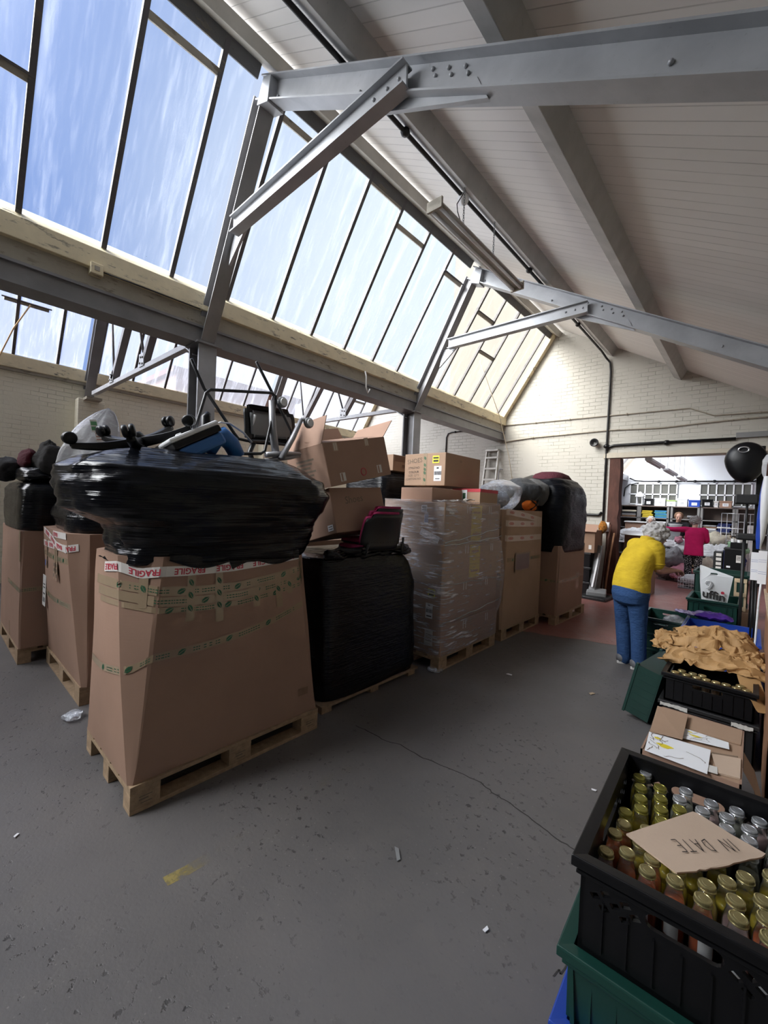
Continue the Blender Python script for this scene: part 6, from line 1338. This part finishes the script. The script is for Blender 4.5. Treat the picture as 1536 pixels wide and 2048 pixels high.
def shelf_stack(x0, x1, z, n, mats, lab, h=.05):
    for i in range(n):
        mt, cn = mats[i % len(mats)]; dx = rs.uniform(-.02, .02)
        tag(MB().box(x0+dx, x1+dx, 16.40, 16.72, z+i*h, z+(i+1)*h-.004).build('folded_cloth', mt, bevel=.012), cn+' folded textile, '+('lowest', 'second from below', 'third from below', 'fourth from below', 'fifth from below')[i]+' in the pile '+lab, 'textile', 'folded piles on the back shelving')
CM = {n: m_cloth('textile_'+n, c, 10.) for n, c in (('yellow', (.50, .38, .04)), ('blue', (.05, .22, .42)), ('white', (.62, .63, .65)), ('grey', (.24, .24, .25)), ('navy', (.03, .04, .12)), ('cream', (.55, .50, .40)), ('pink', (.50, .22, .28)), ('teal', (.08, .25, .25)), ('black', (.02, .02, .022)), ('brown', (.18, .11, .07)), ('lime', (.25, .40, .25)))}
def cm(*n): return [(CM[k], k) for k in n]
shelf_stack(-3.48, -3.05, 1.58, 4, cm('brown', 'grey', 'black', 'cream'), 'on the first bay, upper shelf', .06)
shelf_stack(-2.86, -2.56, 1.58, 4, cm('yellow'), 'on the second bay, upper shelf left', .06)
shelf_stack(-2.50, -2.16, 1.58, 5, cm('blue', 'teal'), 'on the second bay, upper shelf right', .05)
shelf_stack(-2.86, -2.55, 1.23, 3, cm('white', 'grey'), 'on the second bay, lower shelf left', .07); shelf_stack(-2.50, -2.18, 1.23, 4, cm('white'), 'on the second bay, lower shelf right', .06)
shelf_stack(-1.60, -1.36, 1.58, 2, cm('black', 'grey'), 'on the third bay, upper shelf', .06)
shelf_stack(-1.20, -.85, 1.23, 4, cm('grey', 'white', 'brown'), 'on the fourth bay, lower shelf left', .05); shelf_stack(-.84, -.52, 1.23, 5, cm('navy', 'navy', 'white'), 'on the fourth bay, lower shelf right', .055)
# heaps of donated clothes and bags
heap = [(-1.62, 12.9, .45, .40, .35, .38, 'grey', 'grey heap of clothes left of the woman in pink'), (-1.50, 13.2, .85, .34, .3, .22, 'white', 'white and grey bundle on the clothes heap beside the woman in pink'), (-1.25, 13.4, .62, .36, .35, .30, 'black', 'black clothes in the middle of the heap behind the woman in pink'), (-1.75, 13.3, .62, .30, .3, .26, 'teal', 'teal-grey garments near the seated woman'), (-1.30, 12.7, .26, .22, .25, .22, 'pink', 'pink cloth at the foot of the clothes heap'), (-.70, 13.6, .70, .45, .4, .30, 'white', 'white sacks right of the woman in pink'), (-.62, 13.9, 1.0, .28, .3, .28, 'cream', 'cream cushion-like bundle right of the woman in pink'), (-.42, 14.0, .95, .25, .3, .25, 'brown', 'brown sack right of the cream bundle'), (-.80, 12.6, .36, .24, .3, .28, 'cream', 'pinkish cream blanket on the floor behind the carrier bag'), (-.35, 13.0, .62, .3, .3, .28, 'navy', 'navy bags under the roll cage'), (-2.55, 13.6, 1.05, .55, .35, .2, 'white', 'white cloth heaped on the left table beyond the door'), (-1.42, 13.0, 1.06, .09, .09, .09, 'pink', 'small pink soft bundle on top of the clothes heap'), (-.28, 12.9, .95, .2, .2, .16, 'lime', 'pale green plastic bundle by the black crates')]
for i, (x, y, z, rx_, ry_, rz_, c_, lab) in enumerate(heap): lump('clothes_heap', (x, y, z), rx_, ry_, rz_, CM[c_], lab, 'clothes', 20.+i*1.7, .45, 3.6, nu=64, nv=40, fold=.14)
for x in (-1.95, -1.15): pass
t = thing('sorting_table', 'low sorting table under the clothes heap beyond the door', 'table', (-1.4, 13.4, 0))
MB().box(-2.0, -1.0, 13.05, 13.8, .40, .44).build('table_top', PALEW, t)
for x in (-1.95, -1.05):
    for y in (13.1, 13.75): MB().box(x-.02, x+.02, y-.02, y+.02, 0, .40).build('leg', SHM, t)
t = thing('sorting_table', 'table with white cloth heap on the left beyond the door', 'table', (-2.5, 13.6, 0))
MB().box(-3.1, -2.0, 13.3, 13.95, .86, .90).build('table_top', WHITEP, t)
for x in (-3.05, -2.05):
    for y in (13.35, 13.9): MB().box(x-.02, x+.02, y-.02, y+.02, 0, .86).build('leg', SHM, t)
t = carton('carton', 'wide brown carton just beyond the doorway, behind the yellow-shirted woman', -2.04, -1.50, 10.0, 10.5, .62, 1.24, CARD3); MB().mbox(mat_rot((-1.78, 10.0, 1.255), R(8), 0, 0), .56, .45, .012).build('lid', WHITEP, t)
t = carton('carton', 'carton under the wide one just beyond the doorway', -2.02, -1.52, 10.02, 10.5, .0, .618, CARD3)
t = carton('carton', 'tall carton against the shelving at the far left beyond the door', -2.98, -2.45, 14.6, 15.1, .9, 1.42, CARD); MB().box(-3.0, -2.4, 14.55, 15.1, 1.42, 1.45).build('lid', WHITEP, t)
t = carton('carton', 'carton on the floor under the tall one at the far left beyond the door', -2.98, -2.45, 14.6, 15.1, 0, .898, CARD)
tag(MB().loft([[(x*s-1.62, 13.9+y*s, z) for x, y in [(.15*math.cos(a), .12*math.sin(a)) for a in [2*math.pi*k/20 for k in range(20)]]] for z, s in ((1.12, .8), (1.42, 1.0), (1.43, 1.1), (1.44, 1.1))]).build('white_bucket', WHITEP, smooth=True), 'white plastic bucket held before the man in dark clothes', 'bucket')
tag(MB().tube([(-1.62, 13.9, .46), (-1.62, 13.9, 1.12)], .14, 12).build('tall_drum', GREYP2), 'grey drum under the white bucket', 'drum')
# wire basket, roll cage, crates by the doorway
t = thing('wire_basket', 'low wire basket of white odds and ends on the red floor', 'basket', (-.95, 11.9, 0))
m = MB()
for z in (.08, .16, .24):
    m.tube([(-1.25, 11.7, z), (-.70, 11.7, z), (-.70, 12.2, z), (-1.25, 12.2, z)], .006, 5, closed=True)
for i in range(12): x = -1.25+.05*i; m.tube([(x, 11.7, .02), (x, 11.7, .26)], .004, 5); m.tube([(x, 12.2, .02), (x, 12.2, .26)], .004, 5)
m.build('wire', WHITEP, t, smooth=True); MB().box(-1.25, -.70, 11.7, 12.2, .0, .02).build('bottom_panel', GREYP2, t)
lump('white_oddments', (-.98, 11.95, .20), .25, .22, .14, CM['white'], 'white plastic oddments in the wire basket', 'oddments', 55., .4, 4.)
t = thing('roll_cage', 'grey wire roll cage by the back shelving, right of the woman in pink', 'cage', (-.3, 13.8, 0))
m = MB()
for x in [-.62+i*.11 for i in range(8)]: m.tube([(x, 13.6, .2), (x, 13.6, 1.78)], .008, 6)
for z in (.3, .7, 1.1, 1.4, 1.78): m.tube([(-.62, 13.6, z), (.15, 13.6, z)], .008, 6); m.tube([(-.62, 14.2, z), (.15, 14.2, z)], .008, 6)
m.build('wire_side', CHROME, t, smooth=True); MB().box(-.64, .17, 13.58, 14.22, .14, .2).build('base', SHM, t)
for x in (-.58, .1): MB().lathe((x, 13.65, .07), [(0, -.02), (.07, -.02), (.07, .02), (0, .02)], 12, Matrix.Rotation(R(90), 3, 'X')).build('caster', BLK, t)
for i, (x, z, h) in enumerate(((-.02, .2, 1.30), (-.25, .2, .95))): tag(MB().box(x-.10, x+.10, 13.7, 14.1, z+.005, z+h).build('white_parcel', PAPERB, bevel=.02), ('right' if i == 0 else 'left')+' white parcel standing in the roll cage', 'parcel')
for i, (x0, x1, z0, z1, lab) in enumerate(((-.35, -.10, .778, 1.15, 'black tote box with white labels in the row of crates by the door'), (-.35, -.10, .40, .776, 'black tote box under the labelled one by the door'), (-.35, -.10, .0, .398, 'lowest black tote box by the door'))):
    t = thing('tote_box', lab, 'box', ((x0+x1)/2, 9.0, z0)); MB().box(x0, x1, 8.98, 9.4, z0, z1-.03).build('box_body', BLK, t, bevel=.01); MB().box(x0-.01, x1+.01, 8.97, 9.41, z1-.03, z1).build('rim', BLKM, t, bevel=.006)
    if i == 0: label_on('white_label', t, (-.165, 8.979, .98), (1, 0, 0), (0, 0, 1), .06, .12, PAPERB, [(0, .3, .8, .08), (0, .1, .8, .08), (0, -.1, .8, .08)]); label_on('white_label', t, (-.29, 8.979, .84), (1, 0, 0), (0, 0, 1), .05, .03, PAPERW)
t = thing('tote_box', 'slim black crate of pale folders left of the labelled tote box', 'box', (-.44, 9.1, .72)); MB().box(-.49, -.37, 9.0, 9.35, .0, 1.07).build('box_body', BLKM, t, bevel=.006)
for i in range(4): label_on('paper_label', t, (-.42, 8.999, .80+.075*i), (1, 0, 0), (0, 0, 1), .07, .05, PAPERB)
t = thing('tote_box', 'black carrier with white tubs on top of the tote boxes by the door', 'box', (-.2, 9.15, 1.152)); MB().box(-.28, -.06, 9.0, 9.3, 1.152, 1.25).build('box_body', BLK, t, bevel=.008)
for x in (-.25, -.17, -.09): MB().lathe((x, 9.05, 1.25), [(0, 0), (.025, 0), (.025, .06), (0, .06)], 10).build('tub', WHITEP, t)
MB().tube([(-.27, 9.15, 1.25), (-.27, 9.15, 1.34), (-.07, 9.15, 1.34), (-.07, 9.15, 1.25)], .012, 6).build('handle', BLK, t)

# ------------------------------------------------------------------ people
def ell(c, s, d, hw, hd, n=28, z=None, p=2.3):
    """ellipse ring at c, half-width hw along s (side) and hd along d (front)"""
    out = []
    for k in range(n):
        a = 2*math.pi*k/n; x, y = math.cos(a), math.sin(a)
        x = math.copysign(abs(x)**(2/p), x); y = math.copysign(abs(y)**(2/p), y); out.append(Vector(c)+s*(hw*x)+d*(hd*y))
    return out
def limb(mb, pts, rs, n=14):
    P = []; Rr = []
    for i in range(len(pts)-1):
        for k in range(5):
            f_ = k/5; P.append(Vector(pts[i]).lerp(Vector(pts[i+1]), f_)); Rr.append(rs[i]+(rs[i+1]-rs[i])*f_)
    P.append(Vector(pts[-1])); Rr.append(rs[-1])
    Q = [P[0]]+[(P[i-1]+P[i]*2+P[i+1])/4 for i in range(1, len(P)-1)]+[P[-1]]
    mb.tube(Q, Rr, n); mb.ball(Q[0], Rr[0]*.98, nu=12, nv=8); mb.ball(Q[-1], Rr[-1]*.98, nu=12, nv=8)
def hand(mb, wr, d, palm_n, size=.175, curl=.5, thumb_side=1):
    """palm and five bent fingers; d = pointing direction, palm_n = out of the back of the hand"""
    d = Vector(d).normalized(); n_ = Vector(palm_n); n_ = (n_-d*n_.dot(d)).normalized(); s = d.cross(n_)*thumb_side; L = size
    pl = Vector(wr)+d*L*.25
    mb.loft([ell(Vector(wr)+d*L*f_, s, n_, L*w_, L*t_, 14) for f_, w_, t_ in ((-.02, .17, .13), (.12, .20, .12), (.3, .235, .11), (.45, .24, .095), (.52, .22, .08))])
    for i, (o, ln, r) in enumerate(((.17, .46, .052), (.06, .52, .054), (-.06, .48, .052), (-.17, .38, .046))):
        p = Vector(wr)+d*L*.47+s*L*o; a = 0.; pts = [p]; dd = d+s*o*.35
        for k in range(3): a += curl*(.55+.25*k); p = p+(dd.normalized()*math.cos(a)-n_*math.sin(a))*L*ln/3; pts.append(p)
        mb.tube(pts, [L*r, L*r, L*r*.92, L*r*.75], 8); mb.ball(pts[-1], L*r*.75, nu=8, nv=6)
    p = Vector(wr)+d*L*.12+s*L*.16; pts = [p, p+(s*.75+d*.65-n_*.2).normalized()*L*.2, p+(s*.75+d*.65-n_*.2).normalized()*L*.2+(s*.3+d*.9-n_*.5*curl).normalized()*L*.19]
    mb.tube(pts, [L*.065, L*.06, L*.045], 8); mb.ball(pts[-1], L*.045, nu=8, nv=6)
def head(mb, c, fwd, up, r=.105):
    """skull, jaw, nose, brow and ears in one surface; c = centre of the skull"""
    fwd, up = Vector(fwd).normalized(), Vector(up).normalized(); up = (up-fwd*up.dot(fwd)).normalized(); sd = fwd.cross(up); c = Vector(c)
    M3 = Matrix((sd, fwd, up)).transposed()
    mb.ball(c+up*r*.12, r*.76, r*.93, r*.92, 20, 14, M3); mb.ball(c-up*r*.42+fwd*r*.2, r*.60, r*.68, r*.72, 18, 12, M3)
    mb.ball(c-up*r*.98+fwd*r*.52, r*.26, r*.24, r*.2, 12, 8, M3)
    mb.tube([c+fwd*r*.86+up*.08*r, c+fwd*r*1.12-up*.30*r, c+fwd*r*.88-up*.38*r], [r*.09, r*.15, r*.12], 8)
    for s in (-1, 1): mb.ball(c+sd*(s*r*.76)-up*r*.12, r*.07, r*.18, r*.27, 10, 8, M3); mb.ball(c+fwd*r*.80+sd*(s*r*.3)+up*r*.16, r*.24, r*.10, r*.08, 10, 6, M3); mb.ball(c+fwd*r*.62+sd*(s*r*.38)-up*r*.3, r*.25, r*.22, r*.2, 10, 8, M3)
    mb.ball(c+fwd*r*.83-up*r*.62, r*.24, r*.09, r*.05, 10, 6, M3); mb.ball(c+fwd*r*.82-up*r*.72, r*.22, r*.09, r*.055, 10, 6, M3)
    return M3
def face_bits(par, c, fwd, up, r=.105, lip=(.36, .13, .11)):
    fwd, up = Vector(fwd).normalized(), Vector(up).normalized(); up = (up-fwd*up.dot(fwd)).normalized(); sd = fwd.cross(up); c = Vector(c); M3 = Matrix((sd, fwd, up)).transposed()
    for s in (-1, 1):
        e = MB().ball(c+fwd*r*.80+sd*(s*r*.32)+up*r*.02, r*.13, r*.10, r*.085, 12, 8, M3).build('eye', WHITEP, par, smooth=True); MB().ball(c+fwd*r*.885+sd*(s*r*.32)+up*r*.02, r*.055, r*.025, r*.055, 10, 6, M3).build('iris', INK, e, smooth=True)
        MB().tube([c+fwd*r*.9+sd*(s*r*k)+up*r*(.20-.1*abs(k-.3)) for k in (.14, .3, .48)], r*.035, 6).build('eyebrow', GREYP, par, smooth=True)
    MB().tube([c+fwd*r*(.90-.06*abs(k)*4)+sd*(r*k)-up*r*.665 for k in (-.24, -.1, 0, .1, .24)], r*.035, 6).build('lips', plain('lips', lip, .5), par, smooth=True)
def hair_cap(par, c, fwd, up, r, mat, seed, lump_=.16, fr=4.5, low=.1, back=.25, name='hair'):
    fwd, up = Vector(fwd).normalized(), Vector(up).normalized(); up = (up-fwd*up.dot(fwd)).normalized(); sd = fwd.cross(up); M3 = Matrix((sd, fwd, up)).transposed()
    m = MB(); rg = random.Random(int(seed*10))
    m.ball(Vector(c)+up*r*low-fwd*r*back, r*.93, r*.95, r*.95, 40, 30, M3, fn=lambda d: 1+lump_*(abs(noise.noise(d*fr+Vector((seed, 0, 0))))*1.5-.35)+lump_*.6*noise.noise(d*fr*2.3))
    for i in range(60 if lump_ > .1 else 0):
        d = Vector((rg.gauss(0, 1), rg.gauss(-.35, .8), rg.gauss(.25, .8))).normalized(); q = Vector(c)+up*r*low-fwd*r*back+M3 @ (d*r*.95); m.ball(q, r*rg.uniform(.12, .22), nu=8, nv=6)
    return m.build(name, mat, par, smooth=True, remesh=.007 if lump_ > .1 else 0, sm=1)
def shoe(par, c, d, mat, sole, L=.25):
    d = Vector(d).normalized(); s = Vector((d.y, -d.x, 0)); up = Vector((0, 0, 1)); c = Vector((c[0], c[1], 0))
    prof = [(-.32, .30, .32), (-.2, .36, .36), (.0, .37, .34), (.25, .40, .26), (.45, .40, .20), (.6, .32, .16), (.68, .15, .11)]
    u = MB().loft([ell(c+d*L*f_+up*(.018+L*h/2), s, up, L*w_/2, L*h/2, 16) for f_, w_, h in prof]).build('shoe', mat, par, smooth=True)
    MB().loft([[c+d*L*.18+(d*x*L*.54+s*y*L*.205*(1-.12*x*x))+up*z for x, y in [(math.cos(a), math.sin(a)) for a in [2*math.pi*k/24 for k in range(24)]]] for z in (.0, .026)]).build('sole', sole, u, smooth=False, bevel=.004)
GH = m_cloth('grey_curly_hair', (.40, .39, .38), 26., .7); DENIM = m_cloth('blue_denim', (.027, .066, .165), 11.); YSH = m_cloth('mustard_polo', (.52, .365, .025), 7.)

# woman in the yellow polo shirt, bent over the crates
t = thing('person', 'grey-haired person in yellow polo shirt and jeans, seen from behind, stooping over the crates', 'person', (-.93, 5.1, 0))
F = Vector((.62, .78, 0)).normalized(); S = Vector((F.y, -F.x, 0)); U = Vector((0, 0, 1))       # S points to the person's right
hipL, hipR = Vector((-1.035, 5.17, .82)), Vector((-.885, 5.06, .82)); kneL, kneR = Vector((-1.035, 5.22, .45)), Vector((-.865, 5.10, .46)); ankL, ankR = Vector((-1.0, 5.19, .09)), Vector((-.845, 5.09, .09))
neck = Vector((-.855, 5.24, 1.36)); hd_c = Vector((-.785, 5.33, 1.405)); HF = (F*.72-U*.62).normalized(); HU = (U*.8+F*.6).normalized()
shR, shL = Vector((-.755, 5.17, 1.285)), Vector((-.985, 5.33, 1.29)); elR, elL = Vector((-.735, 5.20, 1.055)), Vector((-.90, 5.50, 1.07)); wrR, wrL = Vector((-.625, 5.34, 1.055)), Vector((-.72, 5.55, 1.045))
m = MB(); head(m, hd_c, HF, HU, .108); limb(m, [neck-U*.10, neck, hd_c-HU*.05-HF*.02], [.068, .058, .058])
limb(m, [shR, elR, wrR], [.055, .046, .030]); limb(m, [shL, elL, wrL], [.055, .044, .030])
m.loft([ell(c_, S, F, a, b) for c_, a, b in (((-.955, 5.10, .80), .15, .11), ((-.94, 5.13, 1.0), .145, .11), ((-.905, 5.20, 1.2), .15, .11), ((-.875, 5.23, 1.31), .12, .08), ((-.86, 5.24, 1.36), .06, .06))])
for h_, k_, a_ in ((hipL, kneL, ankL), (hipR, kneR, ankR)): limb(m, [h_, k_, a_, a_-U*.03], [.075, .052, .04, .038])
hand(m, wrR, (wrR-elR), U, .165, .55, -1); hand(m, wrL, (wrL-elL)+F*.1, U, .165, .55, 1)
m.build('body', SKIN2, t, smooth=True, remesh=.0065, sm=3)
hair_cap(t, hd_c, HF, HU, .122, GH, 3.0, .20, 4.0, .16, .22)
face_bits(t, hd_c, HF, HU, .108)
m = MB()
m.loft([ell(c_, S, F, a, b, 32, p=2.4) for c_, a, b in (((-.955, 5.105, .815), .188, .150), ((-.955, 5.105, .87), .190, .155), ((-.955, 5.12, .96), .182, .152), ((-.94, 5.15, 1.06), .182, .148), ((-.92, 5.18, 1.15), .186, .142), ((-.90, 5.21, 1.23), .185, .128), ((-.88, 5.235, 1.30), .160, .105), ((-.868, 5.245, 1.345), .115, .085), ((-.86, 5.25, 1.375), .075, .07))])
limb(m, [Vector((-.80, 5.19, 1.30)), shR, shR.lerp(elR, .72)], [.08, .083, .068]); limb(m, [Vector((-.95, 5.30, 1.30)), shL, shL.lerp(elL, .72)], [.08, .083, .068])
m.build('polo_shirt', YSH, t, smooth=True, remesh=.009, sm=3)
rings = [ell(neck+(HU*.6+U*.4).normalized()*z+F*.012, S, (F-U*.25).normalized(), a, a*.98, 28) for z, a in ((-.015, .076), (.012, .074), (.035, .070), (.034, .064), (.0, .066))]
MB().loft(rings, False, False).build('collar', YSH, t, smooth=True)
MB().tube([shR.lerp(elR, .70)+(S*math.cos(a)+F*math.sin(a))*.068 for a in [k*math.pi/10 for k in range(20)]], .006, 6, closed=True).build('sleeve_cuff', YSH, t, smooth=True)
m = MB()
m.loft([ell(c_, S, F, a, b, 32, p=2.4) for c_, a, b in (((-.955, 5.105, .93), .165, .135), ((-.955, 5.10, .86), .182, .152), ((-.955, 5.095, .78), .186, .158), ((-.955, 5.10, .70), .175, .140), ((-.957, 5.11, .66), .10, .09))])
for h_, k_, a_ in ((hipL, kneL, ankL), (hipR, kneR, ankR)):
    limb(m, [h_-U*.02, h_.lerp(k_, .4), k_, k_.lerp(a_, .5), a_+U*.0, a_-U*.035], [.108, .098, .079, .073, .071, .072], 18)
m.build('jeans', DENIM, t, smooth=True, remesh=.009, sm=2)
MB().bar((-1.01, 4.985, .80), (-.985, 4.968, .70), tuple(-F), .09, .004).build('back_pocket', DENIM, t) if False else None
SHM2 = plain('grey_trainer', (.14, .14, .15), .6); SOLE = plain('pale_sole', (.55, .54, .52), .6)
shoe(t, ankL+F*.01, F, SHM2, SOLE, .255); shoe(t, ankR+F*.01, (F+S*.15), SHM2, SOLE, .255)

def figure(lab, pos, yawd, hgt, top, legs, hairm, skinm, lean=.12, arms='work', face=True, hair_l=.12, sleeve=True, seat=False, shoesm=BLK):
    """a smaller background figure facing yawd (degrees, 0 = +y)"""
    t = thing('person', lab, 'person', pos); k = hgt/1.66; a = R(yawd); F = Vector((-math.sin(a), math.cos(a), 0)); S = Vector((F.y, -F.x, 0)); U = Vector((0, 0, 1)); B = Vector(pos)
    hz = .86*k if not seat else .48; pel = B+U*hz; nk = pel+U*.56*k+F*lean*1.0; hc = nk+U*.13*k+F*(.03+lean*.25); HF = (F*.95-U*(.12+lean)).normalized(); HU = (U+F*lean).normalized()
    sR, sL = nk-U*.07*k+S*.185*k, nk-U*.07*k-S*.185*k
    if arms == 'work': eR, eL = sR-U*.25*k+F*.06+S*.04, sL-U*.25*k+F*.06-S*.04; wR, wL = eR+F*.22*k-U*.04-S*.05, eL+F*.22*k-U*.04+S*.05
    elif arms == 'reach': eR, eL = sR-U*.25*k+F*.05+S*.05, sL-U*.02*k+F*.12-S*.22; wR, wL = eR+F*.2*k-S*.06, eL+F*.10*k-S*.20+U*.02
    hR, hL = pel+S*.09*k, pel-S*.09*k
    if seat: kR, kL = hR+F*.40*k, hL+F*.40*k; aR, aL = kR-U*.40*k, kL-U*.40*k
    else: kR, kL = hR-U*.40*k+F*.03, hL-U*.40*k+F*.03; aR, aL = hR*1.0-U*(hz-.09), hL*1.0-U*(hz-.09)
    m = MB(); head(m, hc, HF, HU, .105*k); limb(m, [nk-U*.08, nk, hc-HU*.05], [.06*k, .054*k, .054*k]); limb(m, [sR, eR, wR], [.048, .04, .027]); limb(m, [sL, eL, wL], [.048, .04, .027])
    m.loft([ell(pel+U*z*k+F*lean*z/.56, S, F, w_*k, d_*k) for z, w_, d_ in ((-.06, .14, .1), (.1, .13, .1), (.3, .14, .1), (.46, .13, .085), (.54, .06, .06))])
    for h_, n_, q_ in ((hR, kR, aR), (hL, kL, aL)): limb(m, [h_, n_, q_], [.07*k, .05*k, .04*k])
    hand(m, wR, wR-eR, U, .16*k, .5, -1); hand(m, wL, wL-eL, U, .16*k, .5, 1); m.build('body', skinm, t, smooth=True, remesh=.009, sm=2)
    m = MB(); m.loft([ell(pel+U*z*k+F*lean*max(0, z)/.56, S, F, w_*k, d_*k, 28, p=2.5) for z, w_, d_ in ((-.10, .19, .145), (.0, .185, .14), (.15, .175, .135), (.3, .185, .135), (.42, .18, .12), (.49, .15, .095), (.545, .075, .07))])
    f_ = .93 if sleeve else .6
    limb(m, [nk-U*.08*k+S*.1, sR, eR, eR.lerp(wR, f_ if sleeve else .05)], [.07, .072, .058, .046]); limb(m, [nk-U*.08*k-S*.1, sL, eL, eL.lerp(wL, f_ if sleeve else .05)], [.07, .072, .058, .046]); m.build('top', top, t, smooth=True, remesh=.011, sm=2)
    m = MB(); m.loft([ell(pel+U*z*k, S, F, w_*k, d_*k, 24) for z, w_, d_ in ((.04, .165, .125), (-.05, .178, .14), (-.13, .15, .12))])
    for h_, n_, q_ in ((hR, kR, aR), (hL, kL, aL)): limb(m, [h_, n_, q_], [.095*k, .075*k, .065*k])
    m.build('trousers', legs, t, smooth=True, remesh=.011, sm=2); hair_cap(t, hc, HF, HU, .113*k, hairm, hgt*7, hair_l, 4.5, .14, .24)
    for q_ in (aR, aL): shoe(t, q_, F, shoesm, BLKM, .25)
    if face: face_bits(t, hc, HF, HU, .105*k)
    return t
figure('person in a pink-red fleece, back turned, reaching left over the clothes heap', (-1.02, 12.0, 0), 3, 1.66, m_cloth('pink_red_fleece', (.48, .012, .10), 6.), m_cloth('black_speckled_trousers', (.012, .012, .014), 8., pat=(.42, .40, .40)), m_cloth('short_grey_hair', (.30, .28, .27), 30., .8), SKIN, .06, 'reach')
figure('balding person in dark clothes standing before the back shelving, looking down', (-1.62, 14.5, 0), 188, 1.76, m_cloth('charcoal_jumper', (.022, .022, .026), 6.), CM['black'], m_cloth('thin_sandy_hair', (.22, .13, .08), 30., .8), SKIN, .12, 'work', hair_l=.05)
t_ = figure('pale-haired person in light grey seated behind the white cloth heap', (-2.28, 14.3, .45), 175, 1.58, m_cloth('light_grey_cardigan', (.40, .40, .40), 6.), CM['grey'], m_cloth('white_hair', (.60, .57, .53), 30., .8), SKIN, .10, 'work', seat=True) if False else figure('pale-haired person in light grey behind the white cloth heap', (-2.24, 14.25, 0), 182, 1.60, m_cloth('light_grey_cardigan', (.40, .40, .40), 6.), CM['grey'], m_cloth('white_hair', (.60, .57, .53), 30., .8), SKIN, .10, 'work')
